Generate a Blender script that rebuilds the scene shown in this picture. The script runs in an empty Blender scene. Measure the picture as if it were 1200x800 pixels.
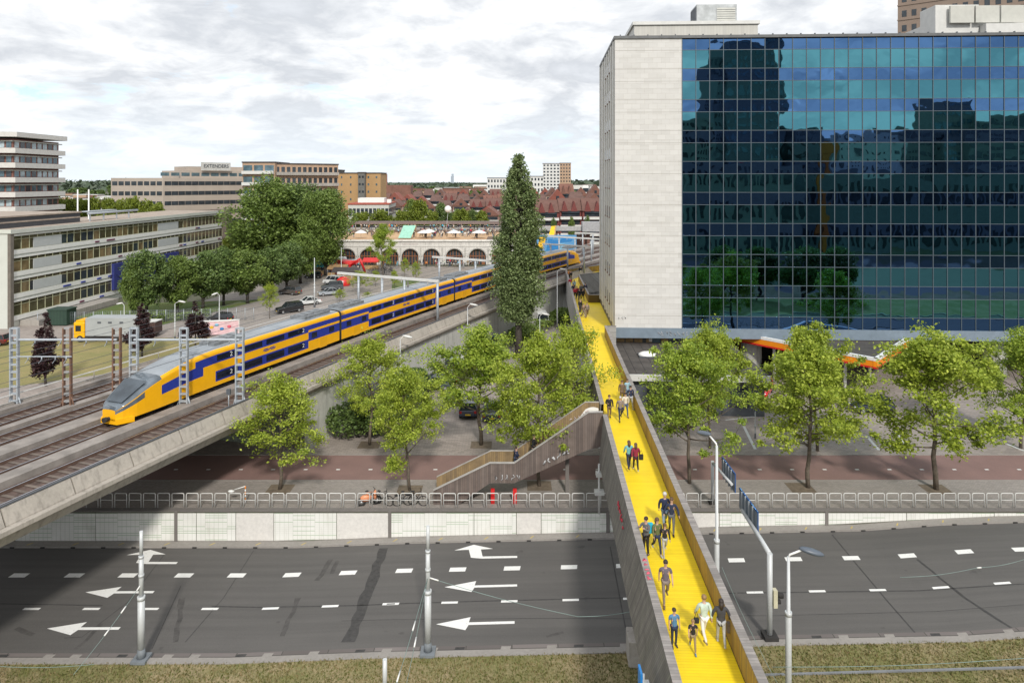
import bpy, bmesh, math, random
import numpy as np
from mathutils import Vector, Matrix
random.seed(7)
R = math.radians
scene = bpy.context.scene
COL = scene.collection
H = 22.6                       # camera height above the pavement

# ------------------------------------------------------------------ camera
cam_d = bpy.data.cameras.new('camera')
cam = bpy.data.objects.new('camera', cam_d); COL.objects.link(cam)
cam_d.sensor_width = 36; cam_d.lens = 24.0
cam_d.shift_y = -188.0/1200.0
cam_d.clip_start = 0.5; cam_d.clip_end = 20000
cam.location = (0, 0, H); cam.rotation_euler = (R(90), 0, 0)
scene.camera = cam

# ------------------------------------------------------------------ light
scene.view_settings.view_transform = 'Standard'
scene.view_settings.look = 'None'
scene.view_settings.exposure = 0.56
scene.view_settings.gamma = 1.0
SUN_ELEV = R(37.0)
SUN_DIR = Vector((0.26, -1.40, 1.10)).normalized()      # towards the sun
sun_d = bpy.data.lights.new('sun', 'SUN'); sun_d.energy = 2.05; sun_d.angle = R(5); sun_d.color = (1.0, 0.95, 0.87)
sun = bpy.data.objects.new('sun', sun_d); COL.objects.link(sun)
sun.rotation_euler = SUN_DIR.to_track_quat('Z', 'Y').to_euler(); sun.location = (0, -50, 120)
world = bpy.data.worlds.new('World'); scene.world = world; world.use_nodes = True
wt = world.node_tree; wt.nodes.clear()
def wn(t, **k):
    n = wt.nodes.new(t)
    for a, b in k.items(): setattr(n, a, b)
    return n
out = wn('ShaderNodeOutputWorld'); bg = wn('ShaderNodeBackground'); bg.inputs[1].default_value = 0.118
wt.links.new(bg.outputs[0], out.inputs[0])
sky = wn('ShaderNodeTexSky', sky_type='NISHITA', sun_disc=False)
sky.sun_elevation = math.asin(SUN_DIR.z); sky.sun_rotation = math.atan2(SUN_DIR.x, SUN_DIR.y)
sky.dust_density = 2.0
tc = wn('ShaderNodeTexCoord'); sep = wn('ShaderNodeSeparateXYZ'); wt.links.new(tc.outputs['Generated'], sep.inputs[0])
def wm(op, a, b=None, c=None):
    n = wn('ShaderNodeMath', operation=op)
    for i, v in enumerate((a, b, c)):
        if v is None: continue
        if isinstance(v, (int, float)): n.inputs[i].default_value = v
        else: wt.links.new(v, n.inputs[i])
    return n.outputs[0]
zc = wm('MAXIMUM', sep.outputs[2], 0.0); zz = wm('ADD', zc, 0.22)
comb = wn('ShaderNodeCombineXYZ')
wt.links.new(wm('DIVIDE', sep.outputs[0], zz), comb.inputs[0]); wt.links.new(wm('DIVIDE', sep.outputs[1], zz), comb.inputs[1])
comb.inputs[2].default_value = 3.7
def wnoise(scale, detail, rough, dist=0.0):
    n = wn('ShaderNodeTexNoise'); n.inputs['Scale'].default_value = scale; n.inputs['Detail'].default_value = detail
    n.inputs['Roughness'].default_value = rough; n.inputs['Distortion'].default_value = dist
    wt.links.new(comb.outputs[0], n.inputs['Vector']); return n.outputs['Fac']
def wramp(fac, stops):
    n = wn('ShaderNodeValToRGB'); wt.links.new(fac, n.inputs[0])
    while len(n.color_ramp.elements) < len(stops): n.color_ramp.elements.new(0.5)
    for e, (p, c) in zip(n.color_ramp.elements, stops): e.position = p; e.color = (c[0], c[1], c[2], 1)
    return n.outputs[0]
big = wnoise(1.5, 9, 0.58, 0.5); small = wnoise(4.0, 8, 0.6, 0.4)
mixn = wm('ADD', wm('MULTIPLY', big, 0.62), wm('MULTIPLY', small, 0.38))
cover = wramp(mixn, [(0.37, (0, 0, 0)), (0.44, (1, 1, 1))])
shade = wramp(wm('ADD', wm('MULTIPLY', wnoise(1.9, 7, 0.55, 0.4), 0.6), wm('MULTIPLY', small, 0.40)),
              [(0.36, (7.1, 7.1, 7.1)), (0.44, (6.5, 6.55, 6.6)), (0.50, (5.3, 5.45, 5.65)), (0.57, (4.1, 4.3, 4.6)), (0.68, (5.0, 5.2, 5.5))])
mx = wn('ShaderNodeMixRGB'); wt.links.new(cover, mx.inputs[0]); wt.links.new(shade, mx.inputs[2])
skyb = wn('ShaderNodeMixRGB', blend_type='MIX'); skyb.inputs[0].default_value = 0.45
wt.links.new(sky.outputs[0], skyb.inputs[1]); skyb.inputs[2].default_value = (4.6, 6.2, 7.6, 1)
wt.links.new(skyb.outputs[0], mx.inputs[1])
# pale band of air near the horizon
hz = wramp(zc, [(0.0, (1, 1, 1)), (0.13, (0, 0, 0))])
mh = wn('ShaderNodeMixRGB'); wt.links.new(wm('MULTIPLY', hz, 0.8), mh.inputs[0]); wt.links.new(mx.outputs[0], mh.inputs[1])
mh.inputs[2].default_value = (5.6, 6.1, 6.5, 1)
wt.links.new(mh.outputs[0], bg.inputs[0])

# ------------------------------------------------------------------ helpers
def atz(px, py, z=0.0):
    D = 800*(H-z)/(py-212.0); return ((px-600)*D/800, D, z)
def atD(px, py, D):
    return ((px-600)*D/800, D, H-(py-212)*D/800)
GA = -0.0437                    # the street grid of bridge and office tower against the camera
def gw(X, Y): return (X*math.cos(GA)-Y*math.sin(GA), X*math.sin(GA)+Y*math.cos(GA))
def wg(x, y): return (x*math.cos(GA)+y*math.sin(GA), -x*math.sin(GA)+y*math.cos(GA))

class MB:
    def __init__(s): s.v = []; s.f = []; s.m = []; s.sm = []
    def add(s, vs, fs, mi=0, smooth=False, M=None):
        b = len(s.v)
        if M is not None: vs = [M @ Vector(v) for v in vs]
        s.v += [tuple(v) for v in vs]
        for f in fs: s.f.append([b+i for i in f]); s.m.append(mi); s.sm.append(smooth)
        return s
    def box(s, x0, x1, y0, y1, z0, z1, mi=0, M=None):
        vs = [(x, y, z) for z in (z0, z1) for y in (y0, y1) for x in (x0, x1)]
        return s.add(vs, [(0, 2, 3, 1), (4, 5, 7, 6), (0, 1, 5, 4), (2, 6, 7, 3), (0, 4, 6, 2), (1, 3, 7, 5)], mi, M=M)
    def prism(s, poly, z0, z1, mi=0, M=None):
        n = len(poly); vs = [(x, y, z0) for x, y in poly]+[(x, y, z1) for x, y in poly]
        fs = [tuple(range(n-1, -1, -1)), tuple(range(n, 2*n))]+[(i, (i+1) % n, n+(i+1) % n, n+i) for i in range(n)]
        return s.add(vs, fs, mi, M=M)
    def cyl(s, x, y, z0, z1, r0, r1=None, n=12, mi=0, M=None):
        r1 = r0 if r1 is None else r1
        return s.tube([(x, y, z0), (x, y, z1)], [r0, r1], n, mi, M=M)
    def tube(s, pts, r, n=8, mi=0, smooth=True, M=None):
        pts = [Vector(p) for p in pts]; k = len(pts)
        rs = r if isinstance(r, (list, tuple)) else [r]*k
        vs = []; up = None
        for i, p in enumerate(pts):
            t = (pts[min(i+1, k-1)]-pts[max(i-1, 0)]).normalized()
            if up is None or abs(t.dot(up)) > 0.95: up = Vector((0, 0, 1)) if abs(t.z) < 0.9 else Vector((1, 0, 0))
            a = t.cross(up).normalized(); b = a.cross(t).normalized(); up = b
            for j in range(n):
                q = 2*math.pi*j/n; vs.append(p+(a*math.cos(q)+b*math.sin(q))*rs[i])
        fs = [(i*n+j, i*n+(j+1) % n, (i+1)*n+(j+1) % n, (i+1)*n+j) for i in range(k-1) for j in range(n)]
        s.add(vs, fs, mi, smooth, M)
        b = len(s.v)-k*n
        s.f.append([b+j for j in range(n-1, -1, -1)]); s.m.append(mi); s.sm.append(False)
        s.f.append([b+(k-1)*n+j for j in range(n)]); s.m.append(mi); s.sm.append(False)
        return s
    def ball(s, c, r, n=10, mi=0, M=None):
        r = r if isinstance(r, (tuple, list)) else (r, r, r); m = max(4, n//2+1)
        vs = []; fs = []
        for i in range(m+1):
            th = math.pi*i/m
            for j in range(n):
                ph = 2*math.pi*j/n
                vs.append((c[0]+r[0]*math.sin(th)*math.cos(ph), c[1]+r[1]*math.sin(th)*math.sin(ph), c[2]+r[2]*math.cos(th)))
        for i in range(m):
            for j in range(n): fs.append((i*n+j, (i+1)*n+j, (i+1)*n+(j+1) % n, i*n+(j+1) % n))
        return s.add(vs, fs, mi, True, M)
    def mesh(s, name, mats):
        me = bpy.data.meshes.new(name); me.from_pydata(s.v, [], s.f)
        for m in (mats if isinstance(mats, (list, tuple)) else [mats]): me.materials.append(m)
        me.polygons.foreach_set('material_index', s.m); me.polygons.foreach_set('use_smooth', s.sm)
        me.update(); return me

def link(name, me, parent=None, loc=(0, 0, 0), rz=0):
    o = bpy.data.objects.new(name, me); COL.objects.link(o); o.location = loc; o.rotation_euler = (0, 0, rz)
    if parent is not None: o.parent = parent
    return o
def obj(name, mb, mats, parent=None, loc=(0, 0, 0), rz=0):
    return link(name, mb.mesh(name, mats), parent, loc, rz)
def tag(o, label=None, cat=None, group=None, kind=None):
    if label: o['label'] = label
    if cat: o['category'] = cat
    if group: o['group'] = group
    if kind: o['kind'] = kind
    return o
def thing(name, label, cat, loc=(0, 0, 0), rz=0, group=None):
    o = bpy.data.objects.new(name, None); COL.objects.link(o); o.location = loc; o.rotation_euler = (0, 0, rz)
    o.empty_display_size = 0.3
    return tag(o, label, cat, group)
def kids(o): return [c for c in o.children]
def dup(root, loc, rz=0, label=None, group=None, scale=None):
    r = root.copy(); COL.objects.link(r); r.location = loc; r.rotation_euler = (0, 0, rz)
    if scale is not None: r.scale = scale if isinstance(scale, tuple) else (scale,)*3
    if label: r['label'] = label
    if group: r['group'] = group
    for ch in kids(root):
        c = ch.copy(); COL.objects.link(c); c.parent = r
        for g in kids(ch):
            d = g.copy(); COL.objects.link(d); d.parent = c
    return r
def struct(o): o['kind'] = 'structure'; return o
def bevel(o, w=0.02, seg=2):
    m = o.modifiers.new('bevel', 'BEVEL'); m.width = w; m.segments = seg; m.limit_method = 'ANGLE'; m.angle_limit = R(35); return o

# ------------------------------------------------------------------ materials
class NT:
    def __init__(s, name):
        s.mat = bpy.data.materials.new(name); s.mat.use_nodes = True; s.t = s.mat.node_tree
        s.b = s.t.nodes['Principled BSDF']; s.n = s.t.nodes; s.l = s.t.links
        s.tc = s.n.new('ShaderNodeTexCoord')
    def put(s, node, i, v):
        if v is None: return
        if isinstance(v, (int, float)): node.inputs[i].default_value = v
        elif isinstance(v, tuple): node.inputs[i].default_value = v+(1,) if len(v) == 3 and len(node.inputs[i].default_value) == 4 else v
        else: s.l.new(v, node.inputs[i])
    def math(s, op, a, b=None):
        n = s.n.new('ShaderNodeMath'); n.operation = op; s.put(n, 0, a); s.put(n, 1, b); return n.outputs[0]
    def vec(s, kind='Object', scale=(1, 1, 1)):
        m = s.n.new('ShaderNodeMapping'); s.l.new(s.tc.outputs[kind], m.inputs[0]); m.inputs['Scale'].default_value = scale; return m.outputs[0]
    def noise(s, scale, detail=4, rough=0.55, v=None):
        n = s.n.new('ShaderNodeTexNoise'); n.inputs['Scale'].default_value = scale; n.inputs['Detail'].default_value = detail
        n.inputs['Roughness'].default_value = rough; s.l.new(v if v is not None else s.tc.outputs['Object'], n.inputs['Vector']); return n.outputs['Fac']
    def ramp(s, f, stops, const=False):
        n = s.n.new('ShaderNodeValToRGB'); s.l.new(f, n.inputs[0])
        if const: n.color_ramp.interpolation = 'CONSTANT'
        while len(n.color_ramp.elements) < len(stops): n.color_ramp.elements.new(0.5)
        for e, (p, c) in zip(n.color_ramp.elements, stops): e.position = p; e.color = (c[0], c[1], c[2], 1)
        return n.outputs[0]
    def mix(s, f, a, b, mode='MIX'):
        n = s.n.new('ShaderNodeMixRGB'); n.blend_type = mode; s.put(n, 0, f); s.put(n, 1, a); s.put(n, 2, b); return n.outputs[0]
    def col(s, c): s.put(s.b, 'Base Color', c) if not isinstance(c, tuple) else s.b.inputs['Base Color'].__setattr__('default_value', c+(1,))
    def bump(s, h, strength=0.3, dist=0.02):
        n = s.n.new('ShaderNodeBump'); n.inputs['Strength'].default_value = strength; n.inputs['Distance'].default_value = dist
        s.l.new(h, n.inputs['Height']); s.l.new(n.outputs[0], s.b.inputs['Normal']); return n
    def rough(s, r): s.put(s.b, 'Roughness', r)
MC = {}
def mul(c, k): return tuple(min(1, x*k) for x in c)
def plain(name, c, rough=0.6, metal=0.0, var=0.18, sc=1.5, bump=0.0):
    """paint, metal, cloth, concrete: a base colour with worn light and dark patches"""
    if name in MC: return MC[name]
    t = NT(name); f = t.noise(sc, 6, 0.6)
    t.col(t.ramp(f, [(0.3, mul(c, 1-var)), (0.7, mul(c, 1+var))])); t.rough(rough); t.b.inputs['Metallic'].default_value = metal
    if bump: t.bump(t.noise(sc*8, 4), bump, 0.02)
    MC[name] = t.mat; return t.mat
def concrete(name, c, streak=True, var=0.22):
    if name in MC: return MC[name]
    t = NT(name); f = t.noise(0.35, 7, 0.65); g = t.noise(6, 5, 0.6)
    base = t.ramp(f, [(0.3, mul(c, 1-var)), (0.7, mul(c, 1+var))])
    base = t.mix(0.5, base, t.ramp(g, [(0.3, mul(c, 0.8)), (0.7, mul(c, 1.15))]))
    if streak:
        st = t.noise(1.0, 5, 0.6, t.vec('Object', (3.0, 3.0, 0.25)))
        base = t.mix(t.ramp(st, [(0.5, (0, 0, 0)), (0.72, (0.6, 0.6, 0.6))]), base, mul(c, 0.42))
    t.col(base); t.rough(0.85); t.bump(g, 0.25, 0.02); MC[name] = t.mat; return t.mat
def leafmat(name, cols, trans=0.3):
    if name in MC: return MC[name]
    t = NT(name); g = t.n.new('ShaderNodeNewGeometry')
    n = len(cols); c = t.ramp(g.outputs['Random Per Island'], [((i+0.5)/n, k) for i, k in enumerate(cols)])
    c = t.mix(0.4, c, t.ramp(t.noise(0.9, 3), [(0.3, mul(cols[0], 0.9)), (0.7, mul(cols[-1], 1.05))]))
    t.col(c); t.rough(0.5); t.b.inputs['Specular IOR Level'].default_value = 0.35
    tr = t.n.new('ShaderNodeBsdfTranslucent'); t.l.new(c, tr.inputs[0])
    m = t.n.new('ShaderNodeMixShader'); m.inputs[0].default_value = trans
    t.l.new(t.b.outputs[0], m.inputs[1]); t.l.new(tr.outputs[0], m.inputs[2])
    t.l.new(m.outputs[0], t.n['Material Output'].inputs[0]); MC[name] = t.mat; return t.mat
def glass(name, c, rough=0.08, metal=0.0, spec=0.6):
    if name in MC: return MC[name]
    t = NT(name); t.col(t.ramp(t.noise(0.6, 3), [(0.35, mul(c, 0.7)), (0.65, mul(c, 1.3))])); t.rough(rough)
    t.b.inputs['Metallic'].default_value = metal; t.b.inputs['Specular IOR Level'].default_value = spec
    MC[name] = t.mat; return t.mat
def bricks(name, c, mortar, w, h, scale=1.0, axis='xy', var=0.25, rough=0.85, msize=0.06, rot=0):
    """pavers or tiles laid in courses"""
    if name in MC: return MC[name]
    t = NT(name)
    if axis == 'xy': v = t.vec('Object', (1, 1, 1))
    else:
        s = t.n.new('ShaderNodeSeparateXYZ'); t.l.new(t.tc.outputs['Object'], s.inputs[0]); cb = t.n.new('ShaderNodeCombineXYZ')
        t.l.new(s.outputs[0 if axis == 'xz' else 1], cb.inputs[0]); t.l.new(s.outputs[2], cb.inputs[1]); v = cb.outputs[0]
    b = t.n.new('ShaderNodeTexBrick'); t.l.new(v, b.inputs['Vector'])
    b.inputs['Scale'].default_value = scale; b.inputs['Brick Width'].default_value = w; b.inputs['Row Height'].default_value = h
    b.inputs['Mortar Size'].default_value = msize*h; b.inputs['Color1'].default_value = mul(c, 1-var)+(1,); b.inputs['Color2'].default_value = mul(c, 1+var)+(1,)
    b.inputs['Mortar'].default_value = mortar+(1,)
    o = t.mix(t.ramp(t.noise(0.22, 8, 0.68), [(0.3, (0.25,)*3), (0.7, (0.8,)*3)]), t.mix(1.0, b.outputs['Color'], (0.74, 0.73, 0.72), 'MULTIPLY'), b.outputs['Color'])
    t.col(o); t.rough(rough); t.bump(b.outputs['Fac'], -0.3, 0.01); MC[name] = t.mat; return t.mat
def planks(name, cols, step, axis=0, rough=0.75, gap=(0.02, 0.018, 0.015), grime=0.3, shear=0.0, axis2=2):
    """timber boards across an axis, each board its own tone"""
    if name in MC: return MC[name]
    t = NT(name); s = t.n.new('ShaderNodeSeparateXYZ'); t.l.new(t.tc.outputs['Object'], s.inputs[0])
    a = s.outputs[axis]
    if shear: a = t.math('ADD', a, t.math('MULTIPLY', s.outputs[axis2], shear))
    q = t.math('DIVIDE', a, step); fl = t.math('FLOOR', q); fr = t.math('FRACT', q)
    wn_ = t.n.new('ShaderNodeTexWhiteNoise'); wn_.noise_dimensions = '1D'; t.l.new(fl, wn_.inputs['W'])
    c = t.ramp(wn_.outputs['Value'], [(i/(len(cols)-1), k) for i, k in enumerate(cols)])
    c = t.mix(t.ramp(t.noise(1.2, 6, 0.65), [(0.42, (0, 0, 0)), (0.7, (grime,)*3)]), c, mul(cols[0], 0.45))
    c = t.mix(t.ramp(fr, [(0.0, (1, 1, 1)), (0.07, (0, 0, 0)), (0.93, (0, 0, 0)), (1.0, (1, 1, 1))]), c, gap)
    t.col(c); t.rough(rough); MC[name] = t.mat; return t.mat
# ------------------------------------------------------------------ material library
def m_asphalt():
    t = NT('asphalt'); f = t.noise(0.12, 8, 0.62); g = t.noise(30, 3, 0.6); wv = t.noise(1.0, 4, 0.6, t.vec('Object', (0.05, 1.6, 1)))
    c = t.ramp(f, [(0.3, (0.102, 0.096, 0.091)), (0.7, (0.140, 0.131, 0.123))])
    c = t.mix(t.ramp(wv, [(0.38, (0, 0, 0)), (0.68, (0.6,)*3)]), c, (0.07, 0.066, 0.063))
    c = t.mix(0.35, c, t.ramp(g, [(0.3, (0.066,)*3), (0.7, (0.14, 0.135, 0.13))]))
    sp = t.noise(0.9, 2, 0.5); c = t.mix(t.ramp(sp, [(0.72, (0, 0, 0)), (0.78, (0.5,)*3)]), c, (0.05, 0.048, 0.046))
    t.col(c); t.rough(0.82); t.bump(g, 0.2, 0.01); return t.mat
M_ASPH = m_asphalt()
def m_grass(name, a, b, c):
    t = NT(name); f = t.noise(0.25, 8, 0.7); g = t.noise(7, 5, 0.7)
    o = t.mix(t.ramp(f, [(0.42, (0, 0, 0)), (0.58, (1, 1, 1))]), a, b); o = t.mix(t.ramp(g, [(0.4, (0, 0, 0)), (0.7, (0.7,)*3)]), o, c)
    t.col(o); t.rough(0.95); t.bump(g, 0.6, 0.05); return t.mat
M_GRASS = m_grass('dry_grass', (0.20, 0.19, 0.07), (0.33, 0.26, 0.15), (0.07, 0.09, 0.02))
M_LAWN = m_grass('lawn', (0.32, 0.255, 0.11), (0.24, 0.22, 0.08), (0.12, 0.13, 0.04))
M_GREEN = m_grass('lawn_green', (0.09, 0.14, 0.03), (0.15, 0.16, 0.05), (0.05, 0.10, 0.02))
M_CITY = m_grass('far_ground', (0.10, 0.10, 0.06), (0.12, 0.11, 0.09), (0.05, 0.08, 0.03))
M_PAVE = bricks('pavers', (0.312, 0.275, 0.239), (0.160, 0.145, 0.131), 0.62, 0.3, var=0.16)
M_PAVE2 = bricks('pavers_fine', (0.336, 0.302, 0.277), (0.202, 0.185, 0.168), 0.22, 0.11, var=0.12)
M_PAVE3 = bricks('pavers_lot', (0.363, 0.314, 0.284), (0.235, 0.216, 0.196), 0.5, 0.25, var=0.15)
def m_bike():
    t = NT('red_path'); f = t.noise(0.4, 8, 0.65); g = t.noise(12, 4)
    c = t.ramp(f, [(0.3, (0.20, 0.122, 0.108)), (0.7, (0.27, 0.165, 0.145))]); c = t.mix(0.3, c, t.ramp(g, [(0.3, (0.17, 0.11, 0.10)), (0.7, (0.29, 0.19, 0.17))]))
    t.col(c); t.rough(0.85); return t.mat
M_BIKE = m_bike()
M_WHITE = plain('white_paint', (0.78, 0.78, 0.76), 0.5, var=0.06, sc=3)
def m_mark():
    t = NT('road_marking'); g = t.noise(9, 6, 0.75)
    t.col(t.ramp(g, [(0.30, (0.40, 0.39, 0.38)), (0.42, (0.80, 0.80, 0.78)), (0.9, (0.84, 0.84, 0.82))])); t.rough(0.6); return t.mat
M_MARK = m_mark()
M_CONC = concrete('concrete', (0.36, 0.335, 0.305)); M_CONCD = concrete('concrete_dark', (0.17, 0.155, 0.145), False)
M_KERB = concrete('kerb_stone', (0.286, 0.267, 0.247), False); M_GUTTER = bricks('gutter', (0.176, 0.156, 0.150), (0.091, 0.085, 0.078), 2.4, 0.5, var=0.25)
M_BEIGE = concrete('viaduct_concrete', (0.40, 0.365, 0.32)); M_PALE = concrete('pale_render', (0.50, 0.50, 0.47))
M_BALL = plain('ballast', (0.11, 0.078, 0.066), 0.95, var=0.5, sc=5, bump=0.8)
M_RAIL = plain('rail_steel', (0.42, 0.44, 0.48), 0.3, 0.9, 0.15); M_RUST = plain('rusty_rail', (0.10, 0.06, 0.045), 0.8, 0.2, 0.3)
M_GALV = plain('galvanised_steel', (0.42, 0.46, 0.50), 0.5, 0.3, 0.12); M_POLE = plain('pole_grey', (0.55, 0.57, 0.58), 0.45, 0.1, 0.06)
M_LGREY = plain('light_grey_paint', (0.62, 0.62, 0.60), 0.5, 0.0, 0.08); M_DGREY = plain('dark_grey_paint', (0.09, 0.10, 0.115), 0.5, 0, 0.15)
M_BROWNP = plain('rust_brown_paint', (0.20, 0.115, 0.08), 0.7, 0.1, 0.35, 3)
M_BLACK = plain('black_rubber', (0.02, 0.02, 0.021), 0.7); M_RED = plain('red_paint', (0.62, 0.02, 0.02), 0.4, 0, 0.1)
M_TBLK0 = plain('drain_black', (0.03, 0.028, 0.027), 0.8, 0, 0.3)
M_ROAD_DK = plain('asphalt_patch_and_shadow', (0.052, 0.050, 0.049), 0.75, 0, 0.3, 4, 0.2)
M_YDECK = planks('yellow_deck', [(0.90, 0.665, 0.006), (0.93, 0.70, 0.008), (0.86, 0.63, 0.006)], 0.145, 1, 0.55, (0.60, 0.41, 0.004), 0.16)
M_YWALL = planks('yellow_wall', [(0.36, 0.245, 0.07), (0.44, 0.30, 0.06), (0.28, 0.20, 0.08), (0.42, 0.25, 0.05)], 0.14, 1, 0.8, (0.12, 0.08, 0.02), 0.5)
M_TCAP = planks('weathered_cap', [(0.29, 0.265, 0.245), (0.36, 0.33, 0.31), (0.23, 0.21, 0.20), (0.32, 0.30, 0.28)], 0.145, 1, 0.85, (0.13, 0.12, 0.11), 0.5)
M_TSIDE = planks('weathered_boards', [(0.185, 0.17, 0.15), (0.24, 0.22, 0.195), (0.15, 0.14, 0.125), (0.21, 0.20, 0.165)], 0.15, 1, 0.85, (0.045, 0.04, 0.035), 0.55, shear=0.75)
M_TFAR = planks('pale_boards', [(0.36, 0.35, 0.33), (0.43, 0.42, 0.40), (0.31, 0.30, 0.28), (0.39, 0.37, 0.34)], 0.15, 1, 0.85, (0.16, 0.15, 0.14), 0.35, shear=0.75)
M_SSIDE = planks('stair_boards', [(0.15, 0.115, 0.10), (0.20, 0.16, 0.14), (0.12, 0.095, 0.085), (0.17, 0.135, 0.12)], 0.15, 0, 0.85, (0.035, 0.03, 0.025), 0.5)
M_SIN = planks('stair_boards_inner', [(0.26, 0.185, 0.10), (0.33, 0.23, 0.11), (0.20, 0.145, 0.09)], 0.15, 0, 0.8, (0.09, 0.06, 0.03), 0.6)
def m_tile():
    t = NT('wall_tiles'); s = t.n.new('ShaderNodeSeparateXYZ'); t.l.new(t.tc.outputs['Object'], s.inputs[0])
    X, Z = s.outputs[0], s.outputs[2]
    fx = t.math('FRACT', t.math('DIVIDE', X, 0.30)); fz = t.math('FRACT', t.math('DIVIDE', Z, 0.15)); rz_ = t.math('FLOOR', t.math('DIVIDE', Z, 0.15))
    cx = t.math('FLOOR', t.math('DIVIDE', X, 0.30))
    cb = t.n.new('ShaderNodeCombineXYZ'); t.l.new(t.math('FLOOR', t.math('DIVIDE', X, 1.5)), cb.inputs[0]); t.l.new(rz_, cb.inputs[1])
    w = t.n.new('ShaderNodeTexWhiteNoise'); w.noise_dimensions = '2D'; t.l.new(cb.outputs[0], w.inputs['Vector'])
    c = t.ramp(t.noise(0.7, 6, 0.6), [(0.3, (0.70, 0.70, 0.66)), (0.7, (0.80, 0.80, 0.77))])
    green = t.math('MULTIPLY', t.math('LESS_THAN', w.outputs['Value'], 0.33), t.math('LESS_THAN', fz, 0.35))
    c = t.mix(t.math('MULTIPLY', green, 0.75), c, (0.36, 0.47, 0.33))
    jx = t.math('LESS_THAN', fx, 0.10); c = t.mix(t.math('MULTIPLY', jx, 0.55), c, (0.42, 0.44, 0.38))
    jz = t.math('LESS_THAN', fz, 0.10); c = t.mix(t.math('MULTIPLY', jz, 0.30), c, (0.45, 0.46, 0.42))
    d = t.noise(1.0, 5, 0.6, t.vec('Object', (1.6, 1, 0.3))); c = t.mix(t.ramp(d, [(0.55, (0, 0, 0)), (0.75, (0.4,)*3)]), c, (0.35, 0.32, 0.28))
    t.col(c); t.rough(0.35); return t.mat
M_TILE = m_tile(); M_PLAST = concrete('bare_plaster', (0.66, 0.64, 0.61), False, 0.08)
def m_stone():
    t = NT('stone_cladding'); s = t.n.new('ShaderNodeSeparateXYZ'); t.l.new(t.tc.outputs['Object'], s.inputs[0])
    cb = t.n.new('ShaderNodeCombineXYZ'); t.l.new(t.math('ADD', s.outputs[0], s.outputs[1]), cb.inputs[0]); t.l.new(s.outputs[2], cb.inputs[1])
    b = t.n.new('ShaderNodeTexBrick'); t.l.new(cb.outputs[0], b.inputs['Vector']); b.inputs['Scale'].default_value = 1
    b.inputs['Brick Width'].default_value = 0.95; b.inputs['Row Height'].default_value = 0.58; b.inputs['Mortar Size'].default_value = 0.012
    b.inputs['Color1'].default_value = (0.55, 0.54, 0.52, 1); b.inputs['Color2'].default_value = (0.62, 0.61, 0.59, 1); b.inputs['Mortar'].default_value = (0.44, 0.41, 0.38, 1)
    c = t.mix(t.ramp(t.noise(1.0, 6, 0.7, t.vec('Object', (0.25, 0.25, 1.6))), [(0.4, (0, 0, 0)), (0.7, (0.5,)*3)]), b.outputs['Color'], (0.69, 0.68, 0.67))
    t.col(c); t.rough(0.7); return t.mat
M_STONE = m_stone()
def m_curtain(name, c, dist=0.06):
    t = NT(name); t.col(c); t.b.inputs['Metallic'].default_value = 1.0; t.rough(0.015)
    s = t.n.new('ShaderNodeSeparateXYZ'); t.l.new(t.tc.outputs['Object'], s.inputs[0])
    h = t.noise(0.45, 1, 0.4, t.vec('Object', (1, 1, 1.2))); g = t.noise(1.1, 0, 0.4)
    t.bump(t.math('ADD', h, t.math('MULTIPLY', g, 0.25)), 0.5, dist); return t.mat
M_TEAL = m_curtain('teal_glass', (0.085, 0.265, 0.325), 0.014); M_BLUE = m_curtain('blue_glass', (0.075, 0.165, 0.34), 0.02)
M_MULL = plain('mullion_grey', (0.10, 0.13, 0.155), 0.45, 0.2, 0.06)
M_WIN = glass('window_glass', (0.035, 0.045, 0.055)); M_WINB = glass('window_glass_blue', (0.10, 0.16, 0.19), 0.05, 0.2)
M_WINY = glass('window_glass_warm', (0.075, 0.065, 0.04))
M_BLUEP = plain('royal_blue', (0.02, 0.04, 0.30), 0.35, 0, 0.06); M_YEL = plain('train_yellow', (0.88, 0.44, 0.004), 0.35, 0, 0.05)
M_TROOF = plain('train_roof', (0.30, 0.33, 0.36), 0.5, 0.1, 0.15, 0.8); M_TBLK = plain('underframe', (0.03, 0.028, 0.027), 0.8, 0, 0.3)
M_SCREEN = glass('windscreen', (0.16, 0.19, 0.22), 0.12, 0.3)
M_ROOFD = plain('roof_felt', (0.075, 0.066, 0.06), 0.9, 0, 0.35, 0.8); M_ROOFB = plain('roof_gravel', (0.36, 0.30, 0.25), 0.95, 0, 0.2, 0.6)
M_ORANGE = plain('orange_band', (0.85, 0.27, 0.01), 0.4, 0, 0.05); M_CREAM = plain('cream_panel', (0.52, 0.52, 0.48), 0.6, 0, 0.07)
M_TRUNK = plain('bark', (0.13, 0.105, 0.08), 0.9, 0, 0.4, 6, 0.6); M_TRUNKD = plain('dark_bark', (0.06, 0.05, 0.042), 0.9, 0, 0.4, 6, 0.6)
L_PLANE = leafmat('leaf_plane', [(0.175, 0.256, 0.024), (0.269, 0.370, 0.030), (0.390, 0.484, 0.047), (0.564, 0.631, 0.101)], 0.38)
L_PLANE2 = leafmat('leaf_plane_deep', [(0.144, 0.237, 0.029), (0.222, 0.338, 0.035), (0.331, 0.445, 0.049), (0.503, 0.589, 0.086)], 0.35)
L_DARK = leafmat('leaf_dark', [(0.063, 0.112, 0.031), (0.098, 0.168, 0.042), (0.147, 0.224, 0.059), (0.210, 0.287, 0.084)], 0.25)
L_MID = leafmat('leaf_mid', [(0.094, 0.150, 0.031), (0.138, 0.213, 0.044), (0.194, 0.281, 0.056), (0.263, 0.350, 0.088)], 0.3)
L_LIME = leafmat('leaf_lime', [(0.14, 0.19, 0.025), (0.19, 0.25, 0.03), (0.26, 0.31, 0.045)], 0.3)
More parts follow.
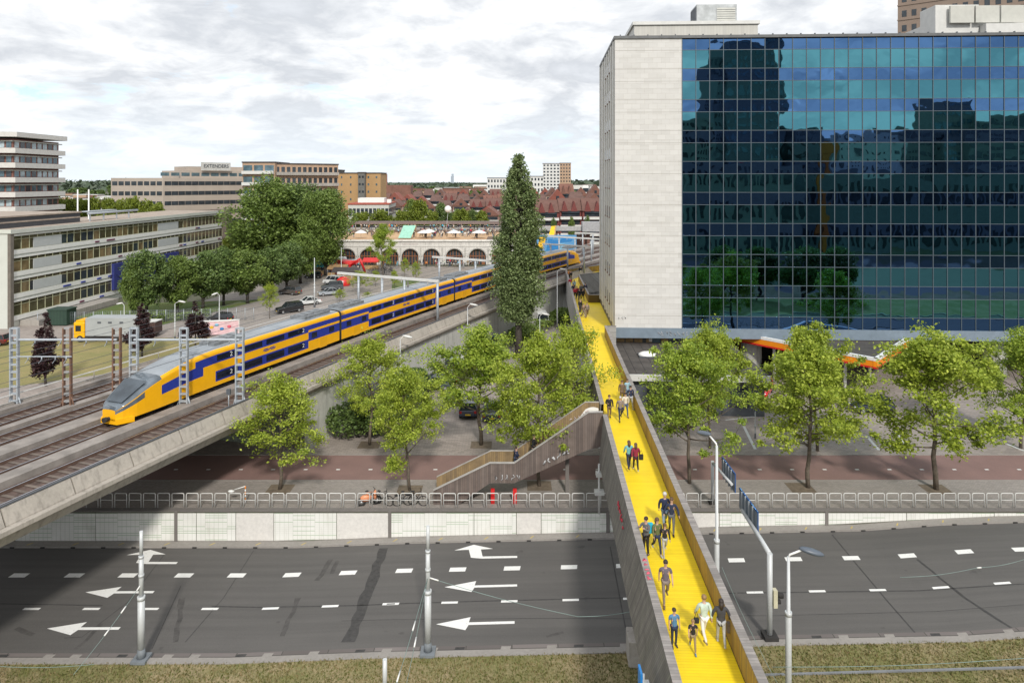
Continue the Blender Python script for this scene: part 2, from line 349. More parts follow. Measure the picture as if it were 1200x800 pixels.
L_POPL = leafmat('leaf_poplar', [(0.097, 0.145, 0.049), (0.145, 0.211, 0.068), (0.211, 0.283, 0.097), (0.324, 0.397, 0.179)], 0.25)
L_WINE = leafmat('leaf_wine', [(0.028, 0.014, 0.016), (0.05, 0.024, 0.028), (0.075, 0.035, 0.035)], 0.2)
L_REDS = leafmat('leaf_red_shrub', [(0.08, 0.08, 0.02), (0.14, 0.04, 0.03), (0.12, 0.12, 0.03)], 0.2)

# ------------------------------------------------------------------ ground, road, paths
def lerp(a, b, t): return a+(b-a)*t
ZR = [(-400, -2.15), (-14.6, -2.15), (-7, -1.86), (6.8, -1.56), (13, -1.22), (23.4, -1.02), (29, -0.62), (35, -0.42), (60, -0.18), (400, -0.18)]
def zr(x):
    for (a, za), (b, zb) in zip(ZR, ZR[1:]):
        if x <= b: return lerp(za, zb, (x-a)/(b-a))
    return ZR[-1][1]
XS = [-7000, -400, -120, -60, -40, -30, -22, -14.6, -11, -7, -3, 2, 6.8, 10, 13, 18, 23.4, 29, 35, 45, 60, 120, 400, 7000]
WALL_D = 46.8
def sheet(name, y0, y1, dz, mat, xs=XS, follow=True, z=0.0, thick=None):
    mb = MB()
    for a, b in zip(xs, xs[1:]):
        za, zb = (zr(a)+dz, zr(b)+dz) if follow else (z+dz, z+dz)
        if thick is None: mb.add([(a, y0, za), (b, y0, zb), (b, y1, zb), (a, y1, za)], [(0, 1, 2, 3)])
        else:
            mb.add([(a, y0, za), (b, y0, zb), (b, y1, zb), (a, y1, za), (a, y0, za-thick), (b, y0, zb-thick), (b, y1, zb-thick), (a, y1, za-thick)],
                   [(0, 1, 2, 3), (4, 5, 1, 0), (3, 2, 6, 7)])
    return obj(name, mb, mat)
g = MB()
for a, b in zip(XS, XS[1:]):
    g.add([(a, -7000, zr(a)-.06), (b, -7000, zr(b)-.06), (b, 46.75, zr(b)-.06), (a, 46.75, zr(a)-.06)], [(0, 1, 2, 3)])
    g.add([(a, 46.75, zr(a)-.06), (b, 46.75, zr(b)-.06), (b, 46.75, -.06), (a, 46.75, -.06)], [(0, 1, 2, 3)])
    g.add([(a, 46.75, -.06), (b, 46.75, -.06), (b, 9000, -.06), (a, 9000, -.06)], [(0, 1, 2, 3)])
struct(obj('ground', g, M_CITY))
XL = [x for x in XS if -130 <= x <= 130]
road = struct(sheet('road', 35.8, 46.05, 0, M_ASPH, XL))
struct(sheet('far_carriageway', -45, 9.9, 0.0, M_ASPH, XL)); struct(sheet('gutter', 35.3, 35.8, 0.012, M_GUTTER, XL)); struct(sheet('kerb', 34.85, 35.3, 0.13, M_KERB, XL, thick=.2))
struct(sheet('median_grass', 10, 34.85, 0.09, M_GRASS, XL))
struct(sheet('wall_foot_kerb', 46.05, 46.78, 0.12, M_KERB, XL, thick=.2))
# grass blades along the median edge
def blades(name, n, xr, yr, dz, mat, h=(0.04, 0.14)):
    rs = np.random.RandomState(5); x = rs.uniform(xr[0], xr[1], n); y = rs.uniform(yr[0], yr[1], n)
    z = np.array([zr(a) for a in x])+dz; hh = rs.uniform(h[0], h[1], n); an = rs.uniform(0, 6.28, n); w = rs.uniform(.015, .05, n)
    V = np.zeros((n, 3, 3)); V[:, 0] = np.stack([x-w*np.cos(an), y-w*np.sin(an), z], 1); V[:, 1] = np.stack([x+w*np.cos(an), y+w*np.sin(an), z], 1)
    V[:, 2] = np.stack([x+rs.normal(0, .04, n), y+rs.normal(0, .04, n), z+hh], 1)
    me = bpy.data.meshes.new(name); me.vertices.add(3*n); me.vertices.foreach_set('co', V.reshape(-1)); me.loops.add(3*n); me.loops.foreach_set('vertex_index', np.arange(3*n))
    me.polygons.add(n); me.polygons.foreach_set('loop_start', np.arange(n)*3); me.materials.append(mat); me.update(calc_edges=True); return link(name, me)
L_GR = leafmat('grass_blade', [(0.09, 0.13, 0.02), (0.15, 0.15, 0.04), (0.34, 0.27, 0.14), (0.28, 0.21, 0.11)], 0.2)
tag(blades('grass', 46000, (-32, 32), (30, 34.9), 0.09, L_GR), 'short dry grass growing on the tram median along the road', 'grass', kind='stuff')
# markings, children of the road
def onroad(px, D): return (px-600)*D/800
def mark(pts, name, mat=M_MARK, dz=0.006):
    mb = MB(); xs = [p[0] for p in pts]
    mb.add([(x, y, zr(x)+dz) for x, y in pts], [tuple(range(len(pts)))]); return obj(name, mb, mat, road)
for p in [-56, 10, 75, 138, 204, 266, 331, 397, 463, 526, 590, 657, 722, 790, 854, 921, 989, 1055, 1122, 1189]:
    x = onroad(p, 42.7); mark([(x, 42.65), (x+1.02, 42.65), (x+1.08, 43.1), (x+.06, 43.1)], 'lane_dash')
for p in [-43, 27, 97, 166, 236, 307, 377, 448, 517, 587, 659, 730, 802, 875, 948, 1019, 1093, 1165]:
    x = onroad(p, 39.5); mark([(x, 39.42), (x+.95, 39.42), (x+.97, 39.62), (x+.02, 39.62)], 'lane_dash')
def arrow(px0, px1, py, bent):
    D = 800*(H+2.0)/(py-212); x0, x1 = onroad(px0, D), onroad(px1, D)
    for _ in range(3): D = 800*(H-zr(x0))/(py-212)
    x0, x1 = onroad(px0, D), onroad(px1, D)
    if not bent:
        hx = x0+1.75; w = .1
        mark([(x0, D), (hx-.1, D-.55), (hx+.05, D-.12), (x1, D-.10), (x1, D+.12), (hx+.05, D+.10), (hx+.12, D+.55)], 'lane_arrow')
    else:
        # forward-and-right arrow: thin shaft, thick diagonal, head pointing across the road
        mark([(x1, D-.75), (x1, D-.52), (x0+1.9, D-.50), (x0+1.75, D+.35), (x0+2.55, D+.40), (x0+1.25, D+.95), (x0, D+.30), (x0+.95, D+.35), (x0+1.15, D-.62), (x0+1.9, D-.75)], 'lane_arrow')
arrow(145, 213, 653, True); arrow(100, 180, 693.5, False); arrow(55, 140, 736, False)
arrow(532, 606, 647.5, True); arrow(521, 606, 687.5, False); arrow(511, 603, 731, False)
def strip(pts, w, name='road_joint_or_pole_shadow', mat=M_ROAD_DK, dz=0.004, jag=0.0):
    mb = MB(); rs = random.Random(3); L = []; Rr = []
    n = max(2, int(sum(math.dist(a, b) for a, b in zip(pts, pts[1:]))/0.6))
    P = []
    for a, b in zip(pts, pts[1:]):
        k = max(1, int(math.dist(a, b)/0.6))
        P += [(lerp(a[0], b[0], i/k), lerp(a[1], b[1], i/k)) for i in range(k)]
    P.append(pts[-1])
    for i, p in enumerate(P):
        a = P[max(0, i-1)]; b = P[min(len(P)-1, i+1)]; d = math.dist(a, b); nx, ny = -(b[1]-a[1])/d, (b[0]-a[0])/d
        j = rs.uniform(-jag, jag); L.append((p[0]+nx*(w/2+j), p[1]+ny*(w/2+j))); j = rs.uniform(-jag, jag); Rr.append((p[0]-nx*(w/2+j), p[1]-ny*(w/2+j)))
    vs = [(x, y, zr(x)+dz) for x, y in L]+[(x, y, zr(x)+dz) for x, y in Rr]; k = len(P)
    mb.add(vs, [(i, k+i, k+i+1, i+1) for i in range(k-1)]); return obj(name, mb, mat, road)
def rp(px, py):
    D = 44.
    for _ in range(4): D = 800*(H-zr(onroad(px, D)))/(py-212)
    return (onroad(px, D), D)
strip([rp(450, 642), rp(432, 690), rp(408, 752)], .62, 'tar_patch', jag=.1)
strip([rp(-60, 706), rp(120, 709)], .09); strip([rp(248, 710), rp(420, 709), rp(560, 704), rp(730, 700), rp(905, 694), rp(1200, 684), rp(1400, 678)], .10)
strip([rp(975, 626), rp(1003, 660), rp(1040, 704), rp(1075, 744)], .09); strip([rp(297, 645), rp(262, 700), rp(217, 752)], .05)
strip([rp(192, 650), rp(150, 705), rp(96, 746), rp(75, 747)], .05); strip([rp(715, 640), rp(733, 735)], .07); strip([rp(212, 686), rp(178, 760)], .05)  # last strip is the left tram pole's cast shadow, painted dark on the road
strip([rp(1075, 655), rp(1130, 700), rp(1195, 742)], .16, 'tar_patch', jag=.03); strip([rp(400, 727), rp(640, 724), rp(905, 721), rp(1200, 708)], .04)
dr = MB(); x = -40
while x < 45: dr.box(x, x+.28, 46.0, 46.055, zr(x)-.02, zr(x)+.085); x += 2.05
obj('drain_slot', dr, M_TBLK0, road)
for i in range(34):
    x = -33+i*2.0+(i*7 % 5)*.2; mark([(x, 35.45), (x+.5, 35.45), (x+.55, 35.7), (x+.05, 35.7)], 'gutter_patch', M_KERB if i % 3 else M_ROAD_DK, .016)
for i in range(26): x = -36+i*3.1; mark([(x, 46.2), (x+.1, 46.2), (x+.32, 46.5), (x+.22, 46.5)], 'paint_tick', plain('tick_yellow', (0.5, 0.38, 0.12), .8), .125)
for a, b, w in (((330, 745), (350, 700), .3), ((120, 730), (90, 760), .25), ((205, 752), (214, 700), .3), ((388, 655), (372, 680), .35), ((396, 657), (388, 672), .3), ((20, 735), (38, 744), .3), ((640, 745), (660, 740), .2)):
    strip([rp(*a), rp(*b)], w, 'oil_stain', plain('stain', (0.075, 0.071, 0.068), .8, 0, .3, 3), .003, .08)
# upper level: pavement beside the wall, red cycle path, plaza
struct(sheet('pavement', 46.75, 51.6, 0, M_PAVE2, XL, False, -0.004)); struct(sheet('cycle_path', 51.6, 56.3, 0, M_BIKE, XL, False, -0.012))
struct(sheet('path_kerb', 51.5, 51.62, 0.02, M_KERB, XL, False, 0.004, thick=.05)); struct(sheet('path_kerb', 56.3, 56.45, 0.02, M_KERB, XL, False, 0.004, thick=.05))
struct(obj('plaza', MB().add([(-130, 56.4, -.004), (130, 56.4, -.004), (130, 100, -.004), (-130, 100, -.004)], [(0, 1, 2, 3)]), M_PAVE3))
cyc = bpy.data.objects['cycle_path']
for p in range(90, 1230, 38):
    x = (p-600)*53.55/800; obj('path_dash', MB().add([(x, 53.45, -.006), (x+.3, 53.45, -.006), (x+.3, 53.62, -.006), (x, 53.62, -.006)], [(0, 1, 2, 3)]), M_MARK, cyc)
pl = bpy.data.objects['plaza']
def flat(name, poly, mat, z=0.004, parent=None): return obj(name, MB().add([(x, y, z) for x, y in poly], [tuple(range(len(poly)))]), mat, parent)
for a, b in [((868, 492), (885, 526)), ((850, 492), (890, 487)), ((1015, 510), (1030, 527)), ((1048, 505), (1068, 528)), ((1180, 520), (1200, 528)), ((700, 480), (703, 525))]:
    p, q = atz(*a), atz(*b); d = math.dist(p, q); n = (-(q[1]-p[1])/d*.12, (q[0]-p[0])/d*.12)
    flat('bay_line', [(p[0]+n[0], p[1]+n[1]), (q[0]+n[0], q[1]+n[1]), (q[0]-n[0], q[1]-n[1]), (p[0]-n[0], p[1]-n[1])], M_LGREY, 0.002, pl)
struct(flat('service_road', [atz(560, 445)[:2], atz(720, 445)[:2], (13, 100), (12, 130), (3, 128), (-4, 92), (-7, 80)], M_PAVE2, 0.012))
yl = [(603, 420), (607, 408), (616, 398), (632, 384), (655, 369), (668, 358)]
for a, b in zip(yl, yl[1:]):
    p, q = atz(*a), atz(*b); flat('yellow_line', [(p[0]-.1, p[1]), (p[0]+.15, p[1]), (q[0]+.15, q[1]), (q[0]-.1, q[1])], plain('yellow_line', (0.62, 0.42, 0.05), 0.7), 0.017, bpy.data.objects['service_road'])
# left of the railway: road, lawn, parking street
struct(flat('lawn', [(-140, 70), (-62, 70), (-25, 96), (-30, 100.5), (-140, 90)], M_LAWN, 0.004))
struct(flat('side_road', [(-160, 90), (-34, 99.5), (-10, 122), (-14, 128), (-40, 112), (-70, 108), (-160, 108)], M_PAVE3, 0.016))
struct(flat('parking_street', [(-62, 104), (-36, 104), (-13, 180), (-50, 182)], M_PAVE2, 0.028))
struct(flat('verge', [(-72, 107), (-55, 107), (-47, 130), (-72, 125)], M_GREEN, 0.04))
struct(flat('market_square', [(-60, 180), (0, 180), (-3, 135), (-38, 140)], M_PAVE, 0.05))
struct(flat('small_lawn', [(-24, 136), (-8, 142), (-9, 158), (-27, 154)], M_GREEN, 0.06))
def tram_rail():
    mb = MB()
    a = rp(880, 794); b = rp(1400, 779)
    mb.box(0, 1, -.04, .04, 0, 1)
    mb = MB(); mb.add([(a[0], a[1]-.05, zr(a[0])+.1), (b[0], b[1]-.05, zr(b[0])+.1), (b[0], b[1]+.05, zr(b[0])+.1), (a[0], a[1]+.05, zr(a[0])+.1),
        (a[0], a[1]-.05, zr(a[0])+.17), (b[0], b[1]-.05, zr(b[0])+.17), (b[0], b[1]+.05, zr(b[0])+.17), (a[0], a[1]+.05, zr(a[0])+.17)],
        [(4, 5, 6, 7), (0, 1, 5, 4), (2, 3, 7, 6), (1, 2, 6, 5), (3, 0, 4, 7)])
    return obj('tram_rail', mb, plain('tram_steel', (0.20, 0.21, 0.225), 0.6))
tag(tram_rail(), 'grey steel tram rail running through the grass at bottom right', 'rail')

# ------------------------------------------------------------------ tiled retaining wall
wall = thing('retaining_wall', 'long white tiled retaining wall between the sunken road and the pavement', 'wall', (0, WALL_D, 0))
edges = [-34, -28.5, -22.95, -21.6, -18.9, -16.3, -12.0, -8.3, -2.6, 0.3, 2.0, 6.7, 11.6, 14.2, 16.8, 21.6, 27, 33, 41, 50, 62]
for i, (a, b) in enumerate(zip(edges, edges[1:])):
    mb = MB(); g_ = .02; top = -.12
    mb.add([(a+g_, 0, zr(a)+.05), (b-g_, 0, zr(b)+.05), (b-g_, 0, top), (a+g_, 0, top), (a+g_, -.09, zr(a)+.18), (b-g_, -.09, zr(b)+.18), (b-g_, -.09, top), (a+g_, -.09, top)],
           [(4, 5, 6, 7), (7, 6, 2, 3), (0, 4, 7, 3), (5, 1, 2, 6), (0, 1, 5, 4)])
    obj('tile_panel', mb, M_PLAST if i in (4, 6, 9, 12) else M_TILE, wall)
core = MB()
for a, b in zip(XL, XL[1:]): core.add([(a, -.03, zr(a)), (b, -.03, zr(b)), (b, -.03, .0), (a, -.03, .0), (a, .25, .0), (b, .25, .0), (a, .25, zr(a)), (b, .25, zr(b))], [(0, 1, 2, 3), (3, 2, 5, 4), (1, 0, 6, 7)])
obj('wall_core', core, M_PLAST, wall)
obj('coping', MB().box(-120, 120, -.14, .3, .005, .07), M_CONCD, wall)
for x in [(207-600)/800*46.8, (457-600)/800*46.8, (712-600)/800*46.8, (968-600)/800*46.8]:
    obj('joint_post', MB().box(x-.11, x+.11, -.13, -.02, zr(x)+.02, .0), M_CONCD, wall)
# hoop railing
def hoop():
    mb = MB(); w, h, r = .41, 1.0, .032; P = [(-w, 0, 0), (-w, 0, h-.09), (-w+.025, 0, h-.025), (-w+.09, 0, h), (w-.09, 0, h), (w-.025, 0, h-.025), (w, 0, h-.09), (w, 0, 0)]
    mb.tube(P, r, 6); mb.tube([(-w, 0, .53), (w, 0, .53)], .026, 6); return mb.mesh('hoop_railing', M_LGREY)
hm = hoop()
def ordn(i): return str(i)+('th' if 10 <= i % 100 <= 20 else {1: 'st', 2: 'nd', 3: 'rd'}.get(i % 10, 'th'))
for i in range(70):
    p = 108+i*16.75
    o = link('hoop_railing', hm, None, ((p-600)*47.25/800, 47.25, .0)); o.rotation_euler = (random.uniform(-.012, .012), 0, random.uniform(-.01, .01))
    tag(o, ordn(i+1)+' pale steel hoop counted from the viaduct in the row above the tiled wall', 'railing', 'hoop railings along the wall')
# ------------------------------------------------------------------ railway viaduct
def vslope(t): return max(.2, min(.56, .298+(t-20)*.0020))
_vx = {}
_ts = np.arange(-60, 520, 0.5); _xs = np.zeros(len(_ts))
_i0 = int(np.argmin(abs(_ts-33.5))); _xs[_i0] = -25.35
for i in range(_i0+1, len(_ts)): _xs[i] = _xs[i-1]+.5*vslope(_ts[i]-.25)
for i in range(_i0-1, -1, -1): _xs[i] = _xs[i+1]-.5*vslope(_ts[i]+.25)
def via(t, o=0.0, z=0.0):
    x = float(np.interp(t, _ts, _xs)); m = vslope(t); n = math.hypot(1, m)
    return (x-o/n, t+o*m/n, z)
ZRAIL = 5.6
def sweep(mb, sec, t0, t1, dt=3.0, mi=0, closed=False, smooth=False):
    """sec: list of (offset, z[, material]) swept along the line"""
    n = max(2, int((t1-t0)/dt)+1); T = [lerp(t0, t1, i/(n-1)) for i in range(n)]; k = len(sec)
    vs = [via(t, s[0], s[1]) for t in T for s in sec]
    b = len(mb.v); mb.v += vs
    for i in range(n-1):
        for j in range(k if closed else k-1):
            jj = (j+1) % k
            mb.f.append([b+i*k+j, b+(i+1)*k+j, b+(i+1)*k+jj, b+i*k+jj]); mb.m.append(sec[j][2] if len(sec[j]) > 2 else mi); mb.sm.append(smooth)
    if closed:
        mb.f.append([b+j for j in range(k)]); mb.m.append(mi); mb.sm.append(False)
        mb.f.append([b+(n-1)*k+j for j in range(k-1, -1, -1)]); mb.m.append(mi); mb.sm.append(False)
    return mb
T0, T1 = -20, 330
vd = thing('railway_viaduct', 'long curving concrete railway viaduct with four tracks rising over the road', 'viaduct')
W = 17.8
obj('deck', sweep(MB(), [(.25, 5.25), (.9, 4.4), (3, 4.1), (W-3, 4.1), (W-.9, 4.4), (W-.25, 5.25), (W-.25, 5.3), (.25, 5.3)], T0, T1, closed=True), M_CONC, vd)
obj('edge_beam', sweep(MB(), [(-.42, 5.38), (-.42, 5.14), (-.1, 5.12), (.3, 4.35), (.75, 4.35), (.75, 5.38)], T0, T1, closed=True), M_BEIGE, vd)
seg = MB(); t = T0
while t < T1:
    sweep(seg, [(-.02, 5.44), (.34, 6.22), (.50, 6.22), (.50, 5.38), (-.02, 5.38)], t, t+3.52, 3.52, closed=True); t += 3.6
obj('parapet', seg, M_BEIGE, vd)
obj('hand_rail', sweep(MB(), [(.36, 6.27), (.36, 6.34), (.48, 6.34), (.48, 6.27)], T0, T1, closed=True), M_DGREY, vd)
far = MB(); t = T0
while t < T1:
    sweep(far, [(W-.15, 5.3), (W-.15, 5.95), (W-.35, 5.95), (W-.35, 5.3)], t, t+5.9, 3, closed=True); t += 6
    a = via(t, W-.25, 5.95); far.cyl(a[0], a[1], 5.95, 6.5, .035, n=5)
obj('parapet', far, M_CONC, vd)
obj('hand_rail', sweep(MB(), [(W-.29, 6.42), (W-.29, 6.5), (W-.21, 6.5), (W-.21, 6.42)], T0, T1, closed=True), M_LGREY, vd)
obj('ballast_bed', sweep(MB(), [(.5, 5.36), (W-.35, 5.36)], T0, T1), M_BALL, vd)
TR = [2.95, 7.05, 11.55, 15.2]
for a, b, hh in [(4.45, 5.55, .42), (8.55, 10.05, .34), (13.05, 13.75, .30), (.52, 1.15, .28), (16.8, 17.4, .4)]:
    obj('cable_walkway', sweep(MB(), [(a, 5.36), (a, 5.36+hh), (b, 5.36+hh), (b, 5.36)], T0, T1), plain('walkway_concrete', (0.26, 0.235, 0.215), 0.9, 0, 0.3, 0.9, 0.3), vd)
for c in TR:
    tr = obj('track', sweep(MB(), [(c+1.3, 5.40), (c-1.3, 5.40)], T0, T1), plain('sleeper_bed', (0.105, 0.072, 0.06), 0.95, 0, 0.45, 2.2, 0.8), vd)
    for s in (-1, 1):
        o = c+s*.7525
        sweep_m = MB(); sweep(sweep_m, [(o-.07, 5.41, 1), (o-.035, ZRAIL-.03, 1), (o-.04, ZRAIL, 0), (o+.04, ZRAIL, 1), (o+.035, ZRAIL-.03, 1), (o+.07, 5.41, 1)], T0, T1, 2.5)
        obj('rail', sweep_m, [M_RAIL, M_RUST], tr)
# sleepers on the near stretch of the four tracks as one patterned bed per track
for c in TR:
    mb = MB(); t = 30
    while t < 95:
        p, q = via(t, c-1.2, 5.425), via(t, c+1.2, 5.425); d = .11
        mb.add([(p[0]-.04, p[1]-d, 5.435), (q[0]-.04, q[1]-d, 5.435), (q[0]+.04, q[1]+d, 5.435), (p[0]+.04, p[1]+d, 5.435)], [(0, 1, 2, 3)]); t += .62
    obj('sleeper_bed', mb, plain('sleeper', (0.15, 0.12, 0.10), 0.9, 0, 0.3, 2), vd)
# retaining walls where the line stands on its embankment
rw = MB(); t = 57
while t < 330:
    sweep(rw, [(.12, -.05), (.12, 4.6), (.6, 4.6), (.6, -.05)], t, t+7.35, 3.7, closed=True); t += 7.5
obj('side_wall', rw, M_PALE, vd); obj('side_wall', sweep(MB(), [(.2, -.05), (.2, 4.5), (.5, 4.5), (.5, -.05)], 57, 330, closed=True), M_CONCD, vd)
obj('side_wall', sweep(MB(), [(W-.6, -.05), (W-.6, 4.9), (W-.2, 4.9), (W-.2, -.05)], 57, 330, closed=True), M_CONC, vd)
ab = MB(); a, b = via(55.5, 2.6), via(57, W-.3); nrm = Vector((b[0]-a[0], b[1]-a[1], 0))
prof = [(0, 0), (0, .5), (1.5, 1.0), (3.1, 1.9), (4.2, 3.2), (4.7, 4.3), (6.5, 4.3), (6.5, 0)]       # curved abutment face
k = len(prof); vs = [(a[0]+.3*p, a[1]+1.6+p*.8, z) for p, z in prof]+[(b[0]+.3*p, b[1]-1.0+p*.8, z) for p, z in prof]
ab.add(vs, [tuple(range(k)), tuple(range(2*k-1, k-1, -1))]+[(i, i+1, k+i+1, k+i) for i in range(k-1)]); obj('abutment', ab, concrete('mossy_concrete', (0.26, 0.29, 0.23)), vd)
for t, o in ((53.0, 11), (53.5, 15.5), (20, 6), (22, 13)):
    if True:
        p = via(t, o); obj('pier', MB().box(p[0]-.4, p[0]+.4, p[1]-.9, p[1]+.9, -3.2, 4.35), M_CONCD, vd)

# ------------------------------------------------------------------ double deck train
t_nose = 45.2; cc = 7.05
_arc = [0.0]; _tt = [t_nose]; tcur = t_nose
while _arc[-1] < 112:
    a, b = via(tcur, cc), via(tcur+.25, cc); _arc.append(_arc[-1]+math.dist(a, b)); tcur += .25; _tt.append(tcur)
def tr(s, u, z, org=None):
    t = float(np.interp(s, _arc, _tt)); x, y, _ = via(t, cc-u*-1 if False else cc+u); return (x, y, z)
CARL = 25.6; NC = 4; TL = CARL*NC
N0 = via(t_nose, cc)
train = thing('double_decker_train', 'long yellow and blue double-decker train with grey roof running along the viaduct', 'train', (N0[0], N0[1], ZRAIL)); train.scale = (1, 1, .85)
ZS = [.58, .95, 1.72, 1.95, 2.72, 2.98, 3.52, 3.68]
ROOF = [(1.36, 3.82), (1.24, 3.98), (.9, 4.10), (0, 4.18)]
def env(s, L=TL):
    d = min(s, L-s)
    top = float(np.interp(d, [0, .35, 1.0, 2.0, 3.2, 4.6, 6.2, 8], [1.35, 1.75, 2.25, 2.95, 3.45, 3.85, 4.2, 4.38]))
    wid = float(np.interp(d, [0, .35, 1.0, 2.0, 3.2, 5], [.42, .66, .86, .96, 1.0, 1.0])); return top, wid
def shell(s0, s1, cab0, cab1):
    """one carriage body; materials: 0 yellow 1 blue 2 roof 3 screen 4 dark"""
    mb = MB(); S = [s0+.18]
    if cab0: S = [0, .35, .7, 1.2, 1.8, 2.5, 3.2, 4, 4.8, 5.6, 6.4, 7.2]
    s = S[-1]
    stop = s1-.18 if not cab1 else s1-8
    brk = sorted(set([s0+5.2, s0+6.3 if cab0 else s0+5.2, s1-5.2, s0+.9, s1-.9]))
    while s < stop-.01:
        nx = [b for b in brk if b > s+.05]; s2 = min(s+1.3, stop, nx[0] if nx else stop); S.append(s2); s = s2
    if cab1: S += [s1-x for x in (7.2, 6.4, 5.6, 4.8, 4, 3.2, 2.5, 1.8, 1.2, .7, .35, 0)]
    side = [(1.40, z) for z in ZS]; sec = [(-u, z) for u, z in side]+[(-u, z) for u, z in ROOF]+[(u, z) for u, z in ROOF[::-1][1:]]+[(u, z) for u, z in side[::-1]]
    k = len(sec)
    for i, s in enumerate(S):
        top, wid = env(s)
        for u, z in sec:
            zz_ = .35+(z-.35)*(top-.35)/(4.38-.35)
            tuck = .06 if z < .5 else 0
            mb.v.append(tuple(Vector(tr(s, u*wid*(1-tuck), ZRAIL+zz_))-Vector((N0[0], N0[1], ZRAIL))))
    for i in range(len(S)-1):
        sm = (S[i]+S[i+1])/2; d0 = sm-s0; d1 = s1-sm
        for j in range(k-1):
            a, b = sec[j], sec[j+1]; z = (a[1]+b[1])/2; m = 0
            cabd = min(sm if cab0 else 99, (TL-sm) if cab1 else 99)
            if z > 3.72 and abs((a[0]+b[0])/2) < 1.27: m = 2
            elif z > 3.52: m = 0
            elif cabd < 8:
                if cabd < 3.6: m = 3 if z > 3.5 or (cabd < 1.9 and z > 2.5) else 0
                elif cabd < 6.4: m = 1 if 1.95 < z < 3.0 else 0
                else: m = 1 if 1.95 < z < 3.52 and z > 1.95+(cabd-6.4)*.4 else 0
            elif d0 < 5.2 or d1 < 5.2: m = 1 if (z > 2.98 or 1.72 < z < 2.72) else 0
            else: m = 1 if (z > 2.72 or .95 < z < 1.95) else 0
            if cabd < 3.3 and z > 3.2 and m != 0: m = 3
            if cabd < 3.3 and z > 3.6: m = 3
            mb.f.append([i*k+j, (i+1)*k+j, (i+1)*k+j+1, i*k+j+1]); mb.m.append(m); mb.sm.append(z > 3.3)
    for i in (0, len(S)-1):
        f = [i*k+j for j in range(k)]; mb.f.append(f if i else f[::-1]); mb.m.append(0 if (i == 0 and cab0) or (i and cab1) else 4); mb.sm.append(False)
    return mb
def tq(s0, s1, z0, z1, u=-1.425, dep=.03):
    """thin slab on the near flank, following the curve"""
    mb = MB(); o = Vector((N0[0], N0[1], 0)); v = []
    for uu in (u, u+dep):
        for s, z in ((s0, z0), (s1, z0), (s1, z1), (s0, z1)): v.append(Vector(tr(s, uu, z))-o)
    return mb.add(v, [(0, 1, 2, 3), (7, 6, 5, 4), (0, 4, 5, 1), (1, 5, 6, 2), (2, 6, 7, 3), (3, 7, 4, 0)])
M_TWIN = glass('train_window', (0.012, 0.016, 0.03), 0.06)
CLS = []
